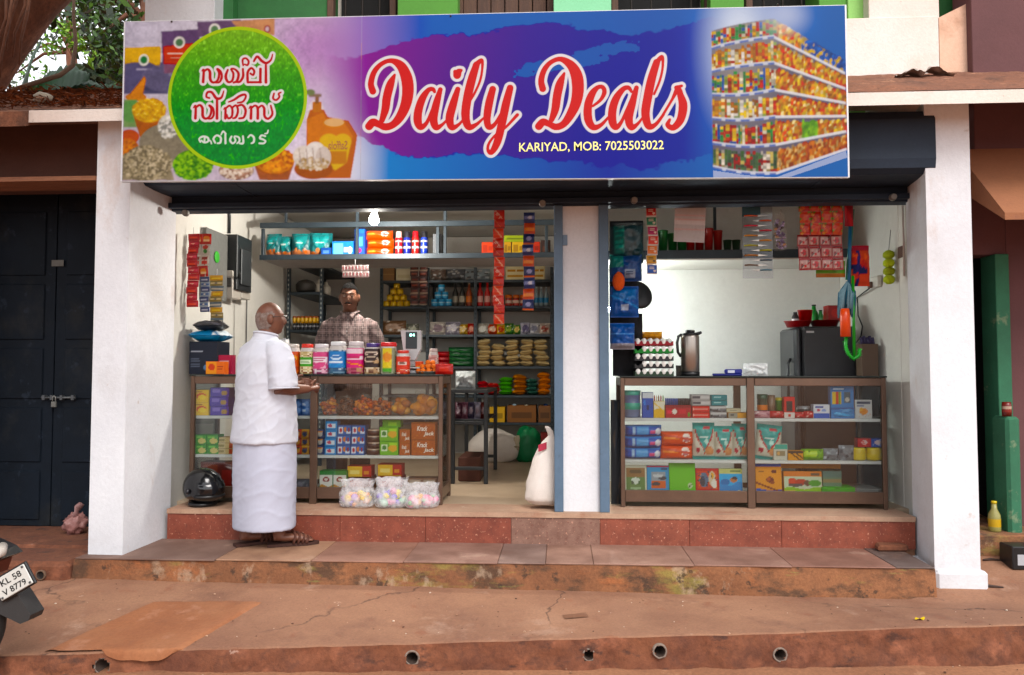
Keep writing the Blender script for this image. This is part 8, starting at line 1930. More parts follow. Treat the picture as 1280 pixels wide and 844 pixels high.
# ---- the customer: seen from behind, turned to the right
cb = G(329, 682, ZT)
RZ = radians(144)
M0 = Matrix.Rotation(radians(-26), 3, 'Z') @ Matrix.Rotation(radians(-6), 3, 'X')
b = MB(); hc = (0, -.035, 1.575)
head(b, hc, M0)
loft(b, [(.80, 0, 0, .15, .12), (1.0, 0, .0, .17, .13), (1.25, 0, .01, .165, .11), (1.36, 0, .015, .14, .075), (1.46, 0, .005, .058, .056)], 28)
b.ball((0, 0, .80), (.17, .13, .14), '#fff', 18, 12)
for sx in (-1, 1):
    sh, el, wr = Vector((sx * .175, .015, 1.365)), (Vector((-.235, .03, 1.085)) if sx < 0 else Vector((.205, -.10, 1.09))), (Vector((-.225, -.20, 1.085)) if sx < 0 else Vector((.12, -.30, 1.12)))
    b.tube([sh + Vector((-sx * .05, 0, .0)), sh, (sh + el) / 2, el + Vector((0, .01, -.01)), el.lerp(wr, .35), wr], [.05, .055, .048, .044, .043, .027], '#fff', 14)
    hand(b, wr, Vector((-sx * .25, -1, .08)), Vector((sx * .9, 0, .4)), Vector((0, -.1, 1)), 1.0, .75)
    hip, kn = Vector((sx * .085, 0, .80)), Vector((sx * .09, -.01, .46))
    ft = Vector((-.125, -.10, .016)) if sx < 0 else Vector((.085, .03, .016)); yw = radians(-32 if sx < 0 else -14)
    an = ft + Matrix.Rotation(yw, 3, 'Z') @ Vector((0, .045, .2))
    b.tube([hip, kn, an.lerp(kn, .45), an], [.085, .056, .056, .05], '#fff', 14)
    foot(b, ft, yw, an)
person1 = add_mesh('person', remesh(b, .0058, 2, 'person', .4), skin('brown_skin', '#643a28', '#714531'), loc=(cb.x, cb.y, ZT), rz=RZ,
                   label='old man in white shirt and white mundu standing on the step', cat='person')
b = MB()
loft(b, [(.715, 0, .0, .246, .205), (.80, 0, .0, .243, .20), (1.0, 0, .0, .234, .18), (1.2, 0, .012, .222, .160), (1.31, 0, .02, .208, .138), (1.37, 0, .018, .175, .112), (1.43, 0, .012, .105, .085), (1.46, 0, .006, .078, .076)], 48, wr=.012, seed=3, fold=(2.2, 3.0))
for sx in (-1, 1):
    pts = [(-.11, .015, 1.365), (-.175, .018, 1.345), (-.222, .024, 1.25), (-.242, .024, 1.16), (-.248, .018, 1.095)] if sx < 0 else [(.11, .015, 1.365), (.165, .01, 1.345), (.195, -.03, 1.25), (.205, -.07, 1.16), (.21, -.10, 1.10)]
    b.tube(pts, [.068, .084, .090, .093, .097], '#fff', 20)
b.tube([(.0, .010, 1.44), (0, .0, 1.472)], [.083, .077], '#fff', 24)
me = remesh(b, .0085, 3, 'shirt'); wrinkle(me, .010, 7, 2, -9, 1.42, sl=1.2)
add_mesh('shirt', me, M_SHIRT, person1)
b = MB(); b.tube([(.079 * cos(a), .002 + .077 * sin(a), 1.468 + .014 * sin(a)) for a in np.linspace(0, 2 * pi, 25)], .010, '#fff', 7, caps=False); b.obj('collar', M_SHIRT, parent=person1, loc=(0, 0, 0))
for sx in (-1, 1):
    b = MB(); b.tube([Vector(((-.248 if sx < 0 else .21) + .099 * cos(a), (.018 if sx < 0 else -.10) + .099 * sin(a), 1.093 + .006 * cos(a) * sx)) for a in np.linspace(0, 2 * pi, 21)], .0055, '#fff', 6, caps=False); b.obj('cuff', M_SHIRT, parent=person1, loc=(0, 0, 0))
b = MB()
loft(b, [(.125, -.0, -.005, .232, .19), (.3, 0, -.005, .232, .19), (.55, 0, -.005, .234, .195), (.735, 0, 0, .235, .185)], 48, wr=.012, seed=9, fold=(1.8, 1.6))
me = remesh(b, .0095, 2, 'mundu'); wrinkle(me, .0065, 6, 5, sl=1.6)
add_mesh('mundu', me, mat('white_mundu', '#aeb0c0', '#a8aaba', scale=4, grain=.03, gscale=300, rough=.9, bump=.08), person1)
b = hair_cap(hc, M0, 1.0, lambda p: p.z + .012 * mnoise.noise(p * 90) < .052 - .5 * max(0, -p.y) and p.z > -.070 - .01 * mnoise.noise(p * 80) and p.y + .010 * mnoise.noise(p * 70) > -.02 + max(0, -p.z) * .62 and ((abs(p.y - .010) / .021) ** 2 + ((p.z + .004) / .034) ** 2 > 1 or abs(p.x) < .06), 1.012, n=130, m=96, seed=4)
b.obj('hair', mat('grey_hair', '#80716a', '#664f45', scale=30, grain=.35, gscale=260, rough=.85, bump=.4), parent=person1, loc=(0, 0, 0))
b = MB()
for sx in (-1, 1):
    b.tube([Vector(hc) + M0 @ Vector(p) for p in ((sx * .082, .012, .012), (sx * .080, -.05, .014), (sx * .062, -.104, .012))], .0022, '#2a2624', 6)
    b.tube([Vector(hc) + M0 @ Vector((sx * .033 + .026 * cos(a), -.108, .008 + .019 * sin(a))) for a in np.linspace(0, 2 * pi, 15)], .002, '#2a2624', 5, caps=False)
b.obj('spectacles', M_PLASTIC, parent=person1, loc=(0, 0, 0))
for sx in (-1, 1):
    ft = Vector((-.125, -.10, 0)) if sx < 0 else Vector((.085, .03, 0)); R = Matrix.Rotation(radians(-32 if sx < 0 else -14), 4, 'Z')
    out = [(.044 * k, y) for k, y in ((.75, .125), (.95, .08), (.85, .0), (1.08, -.08), (1.05, -.15), (.7, -.2), (.3, -.222))]
    b = MB(); b.prism(([(-x, y) for x, y in out] + [(x, y) for x, y in out[::-1]]), 'z', .002, .02, '#3a211a')
    b.v = [tuple(ft + (R @ Vector(p))) for p in b.v]; sd_ = b.obj('sandal', M_MATTE, parent=person1, loc=(0, 0, 0))
    b = MB()
    for y, hgt in ((-.045, .092), (-.075, .084), (-.105, .072), (-.13, .06)): b.tube([(.047 * cos(a), y + .012 * sin(a * 2), .018 + (hgt - .018) * sin(a)) for a in np.linspace(0, pi, 11)], .0075, '#4a2a20', 6, flat=1.8)
    b.tube([(0, -.13, .062), (.0, -.165, .045), (.0, -.185, .022)], .008, '#4a2a20', 6)
    b.v = [tuple(ft + (R @ Vector(p))) for p in b.v]; b.obj('strap', M_MATTE, parent=sd_, loc=(0, 0, 0))
# ---- the shopkeeper behind the jars
kb = P(437, 400, 6.46)
M1 = Matrix.Rotation(radians(3), 3, 'X') @ Matrix.Rotation(.06, 3, 'Z')
b = MB(); hk = (0, -.02, 1.648)
head(b, hk, M1, 1.03)
loft(b, [(.90, 0, 0, .15, .11), (1.1, 0, 0, .16, .12), (1.30, 0, 0, .16, .11), (1.41, 0, .005, .12, .07), (1.50, 0, .005, .052, .054)], 28)
b.ball((0, 0, .92), (.16, .12, .13), '#fff', 18, 12)
zc_ = ZCT - ZF
for sx in (-1, 1):
    sh, el, wr = Vector((sx * .175, .01, 1.41)), Vector((sx * .265, .02, 1.13)), Vector((sx * .22, -.26, zc_ + .045))
    b.tube([sh - Vector((sx * .05, 0, 0)), sh, (sh + el) / 2, el, el.lerp(wr, .35), wr], [.05, .056, .048, .043, .042, .027], '#fff', 14)
    hand(b, wr, Vector((-sx * .3, -1, -.1)), Vector((0, -.1, 1)), Vector((-sx, -.2, 0)), 1.0, .25)
    b.tube([(sx * .085, 0, .9), (sx * .09, -.01, .5), (sx * .09, .0, .2)], [.085, .056, .045], '#fff', 12)
    foot(b, (sx * .1, 0, .001), 0, (sx * .09, .045, .2))
person2 = add_mesh('person', remesh(b, .0058, 2, 'person', .35), skin('dark_brown_skin', '#5f3a28', '#6a432f'), loc=(kb.x, 6.46, ZF), rz=.10,
                   label='shopkeeper in plaid shirt with moustache standing behind the sweet jars', cat='person')
M_PLAID = mat('plaid_cotton', '#75625f', '#6d5a58', scale=6, grain=.06, gscale=300, rough=.9, bump=.08)
nt = M_PLAID.node_tree; bs = nt.nodes['Principled BSDF']; src = bs.inputs['Base Color'].links[0].from_socket
tcn = nt.nodes.new('ShaderNodeTexCoord'); sep = nt.nodes.new('ShaderNodeSeparateXYZ'); nt.links.new(tcn.outputs['Object'], sep.inputs[0])
col = src
for ax, sc_, th, c in (('X', .062, .20, '#241817'), ('Z', .066, .20, '#241817'), ('X', .031, .07, '#a08c88'), ('Z', .033, .07, '#a08c88')):
    mo = nt.nodes.new('ShaderNodeMath'); mo.operation = 'PINGPONG'; mo.inputs[1].default_value = sc_ / 2; nt.links.new(sep.outputs[ax], mo.inputs[0])
    lt = nt.nodes.new('ShaderNodeMath'); lt.operation = 'LESS_THAN'; lt.inputs[1].default_value = sc_ / 2 * th * 1.3; nt.links.new(mo.outputs[0], lt.inputs[0])
    f = nt.nodes.new('ShaderNodeMath'); f.operation = 'MULTIPLY'; f.inputs[1].default_value = .85; nt.links.new(lt.outputs[0], f.inputs[0])
    col = _mix(nt, 'MIX', f.outputs[0], col, H(c))
nt.links.new(col, bs.inputs['Base Color'])
b = MB()
loft(b, [(.86, 0, .0, .20, .155), (1.0, 0, .0, .20, .155), (1.25, 0, .005, .200, .142), (1.37, 0, .01, .192, .122), (1.44, 0, .01, .155, .092), (1.49, 0, .008, .10, .075), (1.515, 0, .004, .072, .07)], 44, wr=.03, seed=5, fold=(2.4, 3))
for sx in (-1, 1):
    b.tube([(sx * .12, .01, 1.42), (sx * .18, .012, 1.395), (sx * .225, .018, 1.29), (sx * .268, .02, 1.13), (sx * .25, -.08, 1.10)], [.064, .072, .068, .060, .056], '#fff', 18)
me = remesh(b, .0085, 3, 'shirt'); wrinkle(me, .009, 6, 7, sl=.9)
add_mesh('shirt', me, M_PLAID, person2)
for sx in (-1, 1):
    b = MB(); b.tube([(sx * .075, .03, 1.53), (sx * .066, -.04, 1.522), (sx * .03, -.085, 1.485), (sx * .045, -.10, 1.455)], [.014, .016, .018, .006], '#fff', 8, flat=.6); b.obj('collar', M_PLAID, parent=person2, loc=(0, 0, 0))
for k in range(4): b = MB(); b.tube([(0, -.150 + .003 * k, 1.02 + .11 * k), (0, -.156 + .003 * k, 1.02 + .11 * k)], .006, '#c9c2c0', 8); b.obj('button', M_PLASTIC, parent=person2, loc=(0, 0, 0))
b = MB()
for sx in (-1, 1): loft(b, [(.10, sx * .1, .01, .085, .09), (.5, sx * .095, 0, .09, .095), (.88, sx * .085, 0, .115, .135)], 24, wr=.04, seed=sx)
me = remesh(b, .012, 2, 'trousers'); add_mesh('trousers', me, mat('dark_trousers', '#1f2028', '#1a1b22', grain=.05, rough=.9), person2)
M_HAIR = mat('black_hair', '#080707', '#0d0b0a', scale=40, grain=.3, gscale=300, rough=.95, bump=.5, spec=.1)
b = hair_cap(hk, M1, 1.03, lambda p: (p.z + .006 * mnoise.noise(p * 90) > .074 - 2.2 * p.x * p.x) or (p.y > -.03 + max(0, .02 - p.z) * .55 and p.z > -.075 and not (abs(p.x) > .060 and -.04 < p.z < .03 and abs(p.y - .012) < .024)) or (p.y > -.05 and p.z > .03), 1.035, n=110, m=80, seed=2)
b.obj('hair', M_HAIR, parent=person2, loc=(0, 0, 0))
b = MB(); W1 = lambda x, y, z: Vector(hk) + M1 @ (Vector((x, y, z)) * 1.03)
for sx in (-1, 1):
    b.tube([W1(sx * .002, -.115, -.047), W1(sx * .014, -.112, -.048), W1(sx * .030, -.101, -.054)], [.0055, .0065, .003], '#fff', 7)
b.obj('moustache', M_HAIR, parent=person2, loc=(0, 0, 0))
for sx in (-1, 1): b = MB(); b.tube([W1(sx * .014, -.101, .031), W1(sx * .032, -.098, .035), W1(sx * .050, -.082, .028)], [.0035, .0045, .002], '#fff', 6); b.obj('eyebrow', M_HAIR, parent=person2, loc=(0, 0, 0))
for sx in (-1, 1):
    b = MB(); b.ball(W1(sx * .031, -.0815, .010), (.0105, .009, .0048), '#a89a8c', 12, 8); b.ball(W1(sx * .031, -.0893, .0105), (.0052, .003, .0048), '#120c0a', 10, 6); b.obj('eye', M_PLASTIC, parent=person2, loc=(0, 0, 0))
b = MB(); b.tube([W1(-.02, -.094, -.061), W1(0, -.103, -.063), W1(.02, -.094, -.061)], [.002, .0045, .002], '#7a5248', 6, flat=.6); b.obj('lip', M_PLASTIC, parent=person2, loc=(0, 0, 0))
person2.scale = (.98, .98, .98)
# ================================================================== trees, creepers and litter on the left, motorcycle, small things
M_BARK = mat('red_bark', '#6f4632', '#5a3828', scale=5, stretch=(1, 1, .35), stains=(('#8a6048', 6, .55, .12, .6), ('#3f2a20', 9, .58, .08, .7)), grain=.3, gscale=30, rough=.95, bump=.8)
M_LEAF = mat('leaf', attr=True, grain=.15, gscale=20, rough=.55, bump=.05)
def leaves(b, centers, n, size, cols, seed, droop=.3, asp=.45):
    rn = random.Random(seed)
    for k in range(n):
        c, r = centers[rn.randrange(len(centers))]
        d = Vector((rn.gauss(0, 1), rn.gauss(0, 1), rn.gauss(0, 1))).normalized() * r * rn.random() ** .4
        p = Vector(c) + d
        s = size * rn.uniform(.6, 1.3)
        a = Vector((rn.uniform(-1, 1), rn.uniform(-1, 1), rn.uniform(-1, .6) - droop)).normalized(); t = a.cross(Vector((rn.uniform(-1, 1), rn.uniform(-1, 1), rn.uniform(-1, 1)))).normalized()
        i = b.add([p, p + a * s * .5 + t * s * asp * .5, p + a * s, p + a * s * .5 - t * s * asp * .5])
        cc = H(cols[rn.randrange(len(cols))]); b.face((i, i + 1, i + 2, i + 3), cc)
GC = ['#2f4a1c', '#3a5a22', '#24381a', '#4a6a28', '#1d2e16']
def pz(x, y, Y): return P(x, y, Y)
tr = thing('tree', 'big red barked tree trunk leaning across the upper left corner', 'tree', tuple(P(-60, 130, 7.2)))
b = MB(); pts = [pz(-90, 190, 7.2), pz(-52, 110, 7.2), pz(-8, 46, 7.2), pz(36, -8, 7.2), pz(95, -60, 7.2)]
b.tube(pts, [.36, .33, .31, .29, .26], '#fff', 22)
b.v = [tuple(Vector(p) * (1 + .004 * fbm(p[0] * 6, p[2] * 6, 2))) for p in b.v]; b.obj('trunk', M_BARK, parent=tr)
b = MB()
for k in range(7):
    x, y = -8 + 8 * k, -4 + 11 * (k % 4) - 2 * k; b.tube([pz(x, y - 30, 6.85), pz(x - 6 + 3 * (k % 3), y + 10, 6.83), pz(x - 14, y + 45, 6.86), pz(x - 16, y + 75, 6.9)], [.012, .016, .012, .008], '#fff', 5)
b.obj('aerial_roots', M_BARK, parent=tr)
b = MB(); leaves(b, [(pz(60 + 26 * k, -60 + 14 * (k % 3), 7.6), .7) for k in range(5)], 500, .13, GC, 3); leaves(b, [((-6.2 + .8 * (k % 5), 1.2 + .9 * (k // 5), 5.6 + .5 * (k % 3)), .9) for k in range(25)] + [((-5.6 + .7 * (k % 3), -1.5 + .8 * (k // 3), 3.9 + .5 * (k % 2)), .8) for k in range(9)], 6500, .36, GC, 13); b.obj('crown', M_LEAF, parent=tr)  # second leaf mass, overhead and out of view, is added to shade the left
def tree(name, label, x, y0, y1, Y, r, lean, crown, n, size, cols, seed):
    t = thing(name, label, 'tree', tuple(P(x, 170, Y))); b = MB()
    base, top = P(x, 200, Y), P(x + lean, y1, Y)
    b.tube([base, base.lerp(top, .4) + Vector((.05, 0, 0)), base.lerp(top, .7), top], [r, r * .85, r * .7, r * .5], '#fff', 10)
    rn = random.Random(seed)
    for c, rr in crown[:7]: b.tube([base.lerp(top, .75), (base.lerp(top, .8) + Vector(c)) / 2 + Vector((0, 0, .1)), Vector(c)], [r * .35, r * .2, r * .08], '#fff', 6)
    b.obj('trunk', M_BARK, parent=t)
    b = MB(); leaves(b, crown, n, size, cols, seed); b.obj('crown', M_LEAF, parent=t); return t
C = lambda l, Y: [(P(x, y, Y + dy), r) for x, y, r, dy in l]
tree('tree', 'slender brown trunked tree standing beside the white column', 172, 0, -30, 10, .16, 16, C([(135, 2, .35, 0), (150, 25, .4, .3), (165, -10, .5, 0), (130, 40, .3, -.3), (152, 62, .32, 0), (157, 92, .25, .2), (112, 8, .3, .2), (118, -12, .4, .2)], 10), 1700, .11, GC, 8)
tree('tree', 'dark leafy tree far behind the roof with gaps of sky', 95, 0, 20, 14, .14, -8, C([(72, 16, .5, 0), (92, 2, .5, 0), (106, 28, .35, 1), (64, 40, .35, 0), (34, 66, .55, 1), (20, 92, .6, 0), (80, 5, .5, 0)], 14), 800, .14, ['#2a421c', '#4f7a2a', '#1f3016', '#6a9a34'], 9)
tree('shrub', 'bright green sprigs hanging in front of the white sky', 100, 0, 30, 8.6, .012, -12, C([(84, 38, .10, 0), (92, 50, .12, 0), (66, 58, .12, 0), (100, 55, .07, 0), (120, 72, .12, 0), (76, 28, .12, 0)], 8.6), 260, .08, ['#6f9a2a', '#86b030', '#5a8a24'], 10)
tree('palm_tree', 'drooping grey green fronds left of the signboard', 140, 0, 40, 11, .10, 4, C([(128, 70, .35, 0), (135, 55, .4, 0), (118, 88, .25, 0), (145, 85, .3, 0)], 11), 420, .26, ['#3f4f3a', '#4a5a44', '#2f3f2c', '#56664c'], 12)
bt = thing('banana_plant', 'banana plant with broad torn dark green leaves over the roof', 'plant', tuple(P(60, 120, 8.2)))
for (pa, pb, pc_, w, s_) in (((36, 112), (70, 82), (112, 92), .22, 1), ((40, 118), (90, 96), (152, 112), .16, 2), ((30, 116), (30, 80), (52, 48), .24, 3), ((85, 108), (108, 104), (156, 106), .09, 4)):
    a, m_, c = P(*pa, 8.2), P(*pb, 8.1), P(*pc_, 8.0)
    def lf(u, v):
        p = a * (1 - u) ** 2 + m_ * 2 * u * (1 - u) + c * u * u
        wd = w * sin(pi * min(1, .08 + u * .92)) ** .6; n_ = (v - .5) * 2
        tear = .75 + .25 * (1 if mnoise.noise(Vector((u * 14, s_, n_ > 0))) > -.1 else .3)
        return (p.x, p.y + n_ * wd * .35, p.z + n_ * wd * tear * .8 - .06 * abs(n_) + .01 * sin(u * 70))
    b = MB(); b.grid(lf, 46, 8, col='#143a18'); b.obj('leaf_blade', M_LEAF, parent=bt)
b = MB(); b.tube([P(20, 150, 8.3), P(38, 118, 8.2), P(60, 100, 8.2)], [.09, .07, .03], '#3a5a2c', 10); b.obj('stem', M_LEAF, parent=bt)
b = MB(); b.tube([P(10, 114, 6.1), P(40, 105, 6.1), P(75, 94, 6.2), P(91, 82, 6.3), P(95, 55, 6.4), P(92, 20, 6.5), P(93, -30, 6.6)], [.018, .02, .02, .019, .016, .014, .012], '#fff', 7)
b.obj('vine', mat('dry_vine', '#6a5240', '#5a4434', grain=.2, rough=.9), label='bare curved vine rising from the roof against the sky', cat='vine')
b = MB(); rn = random.Random(5)
for k in range(3200):
    x = -5 + 2.35 * rn.random(); y = CYF + .05 + 1.1 * rn.random() ** 1.4
    z = czf + .42 * min(1, (y - CYF) / (CYB - CYF)) + .02 + .06 * rn.random() ** 3 * (1 if x < -3.1 else .5)
    a = rn.random() * 6.3; l = .012 + .04 * rn.random(); w = .002 + .005 * rn.random(); p = Vector((x, y, z)); d = Vector((cos(a), sin(a), rn.uniform(-.2, .35))) * l; t = Vector((-sin(a), cos(a), rn.uniform(-.4, .4))) * w
    i = b.add([p - d - t, p + d - t, p + d + t, p - d + t]); b.face((i, i + 1, i + 2, i + 3), H(['#7a4c36', '#8f6046', '#5a3a2a', '#a8775a'][k % 4]))
o_ = b.obj('leaf_litter', M_MATTE, loc=(0, 0, 0), label='dry brown leaves and twigs lying on the roof edge', cat='leaf litter', kind='stuff')
b = MB(); q = P(54, 119, 5.1); b.ball((0, 0, .03), (.07, .05, .04), '#8f8578', 12, 8, warp=lambda d: 1 + .35 * mnoise.noise(d * 2.5)); b.obj('stone', M_MATTE, loc=(q.x, 5.1, czf + .42 * .24 / .84 + .02), label='pale stone lying among dry leaves on the roof edge', cat='stone')
b = MB()
b.grid(lambda u, v: (P(1118 + 74 * u, 80, 5.5).x, 5.45 + .12 * v, czf + .42 * .75 + .02 + .07 * abs(sin(u * 7)) * (1 - abs(2 * u - 1)) + .02 * fbm(u * 8, v * 4, 2)), 30, 6, col='#9a8f88'); b.obj('rag', M_CLOTH, label='grey crumpled rag lying on the right part of the sunshade', cat='rag')
# ------------------------------------------------------------------ motorcycle at the left edge (only its tail is in view)
mc = thing('motorcycle', 'dark motorcycle tail with white number plate at the left edge', 'motorcycle', tuple(P(-30, 838, 3.72)) )
MY = 3.72; o0 = P(14, 735, MY)
mc.location = (o0.x - .55, MY, 0.03)
RB_ = mat('tyre_rubber', '#141312', '#1a1816', grain=.15, gscale=60, rough=.85, bump=.2)
MP = lambda x, y, dy=0: P(x - 9, y, MY + dy)
def wheel(cx, cy, cz, R, par):
    b = MB(); n, k = 40, 10
    vs = [(cx + (R - .055 + .055 * cos(2 * pi * j / k)) * cos(2 * pi * i / n), cy + .052 * sin(2 * pi * j / k), cz + (R - .055 + .055 * cos(2 * pi * j / k)) * sin(2 * pi * i / n)) for i in range(n) for j in range(k)]
    q = b.add(vs)
    for i in range(n):
        for j in range(k): b.face([q + i * k + j, q + i * k + (j + 1) % k, q + (i + 1) % n * k + (j + 1) % k, q + (i + 1) % n * k + j], (1, 1, 1), True)
    wh = b.obj('wheel', RB_, parent=par)
    b = MB(); b.tube([(cx + (R - .1) * cos(a), cy, cz + (R - .1) * sin(a)) for a in np.linspace(0, 2 * pi, 33)], .014, '#6a6a6c', 6, caps=False)
    for a in np.linspace(0, 2 * pi, 13)[:-1]: b.tube([(cx, cy, cz), (cx + (R - .1) * cos(a), cy, cz + (R - .1) * sin(a))], .006, '#6a6a6c', 5)
    b.tube([(cx, cy - .08, cz), (cx, cy + .08, cz)], .035, '#4a4a4c', 10); b.obj('rim', M_METAL, parent=wh)
wc = MP(-56, 792); Rw = .29; wcz = .03 + Rw
wheel(wc.x, MY, wcz, Rw, mc); wheel(wc.x - 1.25, MY, wcz, Rw, mc)
b = MB(); pl = [MP(x, y) for x, y in ((0, 748), (36, 734), (56, 765), (53, 772), (43, 776), (18, 764))]
b.prism([(p.x, p.z) for p in pl][::-1], 'y', MY - .05, MY + .05, '#2a2a2b'); b.v = [(p[0], p[1] * 1.0, p[2]) for p in b.v]; b.obj('mudguard', mat('grey_plastic', '#2c2b2b', '#252424', grain=.1, rough=.6), parent=mc)
pq = MP(25, 728, -.075); ang = radians(30)
b = MB(); b.box(-.09, .09, -.003, .003, -.052, .052, '#c9c9c4', ch=.004, M=Matrix.Translation(pq) @ Matrix.Rotation(-ang, 4, 'Y'))
for sx, sz in ((-1, 1), (1, 1), (-1, -1), (1, -1)): b.ball(pq + Matrix.Rotation(-ang, 3, 'Y') @ Vector((sx * .078, -.004, sz * .042)), .006, '#3a3a3a', 8, 5)
npl = b.obj('number_plate', M_PLASTIC, parent=mc)
MK = mat('black_ink', '#101010', grain=0, bump=0)
for s, u, v, w in (('KL 58', -.055, .006, .115), ('V 8779', -.066, -.040, .13)):
    q = pq + Matrix.Rotation(-ang, 3, 'Y') @ Vector((u, -.0042, v)); text_obj('lettering', s, npl, q - mc.location, .030, w, MK, rot=(0, -ang, 0), bold=.015)
b = MB(); b.box(-.098, .098, .004, .02, -.06, .06, '#161617', ch=.004, M=Matrix.Translation(pq) @ Matrix.Rotation(-ang, 4, 'Y')); b.obj('plate_holder', M_PLASTIC, parent=mc)
b = MB(); pl = [MP(x, y) for x, y in ((-60, 660), (-6, 676), (16, 686), (24, 694), (14, 699), (-8, 700), (-60, 712))]
b.prism([(p.x, p.z) for p in pl][::-1], 'y', MY - .08, MY + .08, '#17171a'); b.obj('tail_cowl', M_PLASTIC, parent=mc)
b = MB(); pl = [MP(x, y) for x, y in ((-14, 700), (14, 699.5), (8, 716), (-14, 726))]; b.prism([(p.x, p.z) for p in pl][::-1], 'y', MY - .06, MY + .06, '#4a0f10'); b.obj('tail_light', M_PLASTIC, parent=mc)
b = MB(); q = MP(13, 682, -.02); b.tube([q, q + Vector((.02, -.05, -.02)), q + Vector((.035, -.1, -.02))], [.02, .03, .022], '#b8b0a8', 10); b.obj('indicator', M_PLASTIC, parent=mc)
b = MB(); sx0 = MP(-30, 668)
b.tube([sx0 + Vector((0, 0, .02)), sx0 + Vector((-.35, 0, .0)), sx0 + Vector((-.62, 0, -.02))], [.09, .12, .09], '#101012', 12, flat=.5); b.obj('seat', M_CLOTH, parent=mc)
b = MB(); b.ball(sx0 + Vector((-.85, 0, .02)), (.24, .14, .13), '#1f2024', 16, 10); b.obj('fuel_tank', M_PLASTIC, parent=mc)
b = MB(); wf = Vector((wc.x - 1.25, MY, wcz)); hd = sx0 + Vector((-1.12, 0, .12))
for dy in (-.09, .09): b.tube([wf + Vector((0, dy, 0)), hd + Vector((0, dy, 0))], .02, '#6a6a6c', 8); b.tube([Vector((wc.x, MY + dy, wcz)), Vector((wc.x - .5, MY + dy * .6, wcz + .02)), hd], .018, '#1c1c1e', 8); b.tube([Vector((wc.x + .04, MY + dy, wcz)), sx0 + Vector((-.1, dy, -.1))], .022, '#3a3a3c', 8)
b.tube([hd + Vector((.1, -.36, .1)), hd, hd + Vector((.1, .36, .1))], .013, '#2a2a2c', 8); b.box(wc.x - .78, wc.x - .42, MY - .12, MY + .12, wcz - .08, wcz + .2, '#4a4a4c', ch=.03); b.obj('frame', M_METAL, parent=mc)
b = MB(); b.ball(hd + Vector((-.1, 0, .02)), (.07, .1, .1), '#c9c9c6', 14, 8); b.obj('headlight', M_PLASTIC, parent=mc)
# ------------------------------------------------------------------ small things on the ground
q = P(94, 664, 5.72)
t = thing('plastic_bag', 'knotted pinkish plastic bag lying by the closed dark door', 'bag', (q.x, 5.72, clf + .001))
b = MB(); b.ball((0, 0, .075), (.085, .07, .078), '#9a7470', 30, 20, warp=lambda d: 1 + .3 * mnoise.noise(d * 2.2) + .35 * abs(mnoise.noise(d * 5)) - .1); b.obj('bag_body', M_FILM, parent=t, loc=(0, 0, 0))
b = MB(); b.tube([(0, 0, .13), (.01, 0, .17), (.02, 0, .2), (.04, .01, .225)], [.05, .022, .04, .03], '#9a7a78', 12, flat=.6); b.v = [tuple(Vector(p) + Vector((.01, 0, .008)) * mnoise.noise(Vector(p) * 40)) for p in b.v]; b.obj('knot', M_FILM, parent=t, loc=(0, 0, 0))
bottle('oil_bottle', 'yellow labelled oil bottle on the neighbour\'s threshold', 1240, 630, 1254, 668, 5.66, '#8f8a5a', '#b8941f', '#c9b02a', fl + .001, neck=.4)
tin('tin', 'small dark red tin standing on the green side parapet', 1256, 503, 1267, 521, 5.69, [(0, .95, '#5f1f1a'), (.3, 1, '#7a2a22'), (.5, 1, '#a89080'), (.7, 1, '#6a241e'), (1, .9, '#3a1a18')], z=P(1262, 521, 5.68).z + .001)
q = P(1274, 694, 5.35); t = thing('battery', 'black car battery with pale label at the right edge', 'battery', (q.x + .09, 5.45, z_apron(q.x, 5.4)))
b = MB(); b.box(-.12, .12, -.08, .08, 0, .15, '#18181a', ch=.006); b.obj('case', M_PLASTIC, parent=t, loc=(0, 0, 0))
b = MB(); b.box(-.09, .02, -.0825, -.0805, .03, .10, '#a8a8ac'); b.obj('label', M_CARD, parent=t, loc=(0, 0, 0))
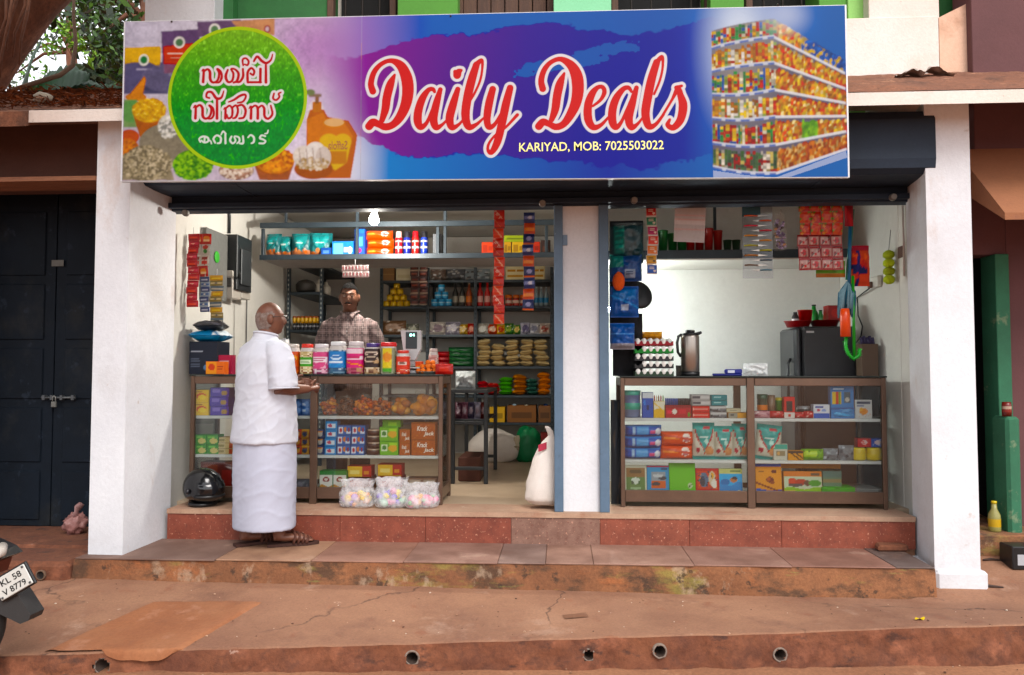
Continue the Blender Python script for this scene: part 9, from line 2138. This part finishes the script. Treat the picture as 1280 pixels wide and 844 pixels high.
q = G(1123, 693, ZT); b = MB(); b.box(-.10, .10, -.04, .04, 0, .048, '#8a4a34', ch=.014); b.v = [tuple(Vector(p) + Vector((.01, .01, .006)) * mnoise.noise(Vector(p) * 23)) for p in b.v]
b.obj('brick', M_KERB, loc=(q.x, YP - .06, ZT), rz=.06, label='broken reddish stone lying at the right end of the step', cat='stone')
for x, y, l, a in ((1240, 717, .12, .1), (1238, 736, .16, .02)):
    q = G(x, y, z_apron(2.7, 5.1)); b = MB(); b.tube([(-l / 2, 0, .008), (0, .006, .012), (l / 2, 0, .006)], [.006, .009, .005], '#3a2a24', 6)
    b.obj('twig', M_MATTE, loc=(q.x, q.y, z_apron(q.x, q.y)), rz=a, label='dark twig on the ground ' + ('nearer' if y > 720 else 'close') + ' beside the right pillar base', cat='twig')
q = G(1150, 779, .17); b = MB(); b.grid(lambda u, v: (-.035 + .07 * u, (v - .5) * .03 * sin(pi * (.1 + .8 * u)), .008 + .006 * sin(u * 7)), 8, 3, col='#d9b81c'); b.obj('fallen_leaf', M_LEAF, loc=(q.x, q.y, z_apron(q.x, q.y)), rz=.5, label='small yellow leaf fallen on the pavement', cat='leaf')
q = G(742, 771, .16); b = MB(); b.grid(lambda u, v: (-.07 + .14 * u, -.035 + .07 * v + .02 * u, .006 + .004 * fbm(u * 3, v * 3, 1)), 8, 5, col='#7a5a4a'); b.obj('cardboard_scrap', M_CARD, loc=(q.x - .1, q.y, z_apron(q.x, q.y)), rz=.2, label='flat brown scrap of card on the pavement', cat='scrap')
b = MB(); rn = random.Random(12)
for k in range(600):
    x = rn.uniform(-3.2, 3.2); y = rn.uniform(2.6, 5.1)
    if y < kerb_y(x): z = .004
    elif y < YS - .12: z = z_apron(x, y)
    else: continue
    s = rn.choice([.002, .003, .004, .005, .008]); c = rn.choice(['#c9b8a8', '#b89a84', '#5a4034', '#8a6a58', '#4a342a'])
    b.ball((x, y, z + s * .3), (s, s * rn.uniform(.5, 1), s * .5), c, 5, 4)
b.obj('pebbles', M_MATTE, loc=(0, 0, 0), label='scattered pebbles and paper bits on the pavement and road', cat='pebbles', kind='stuff')
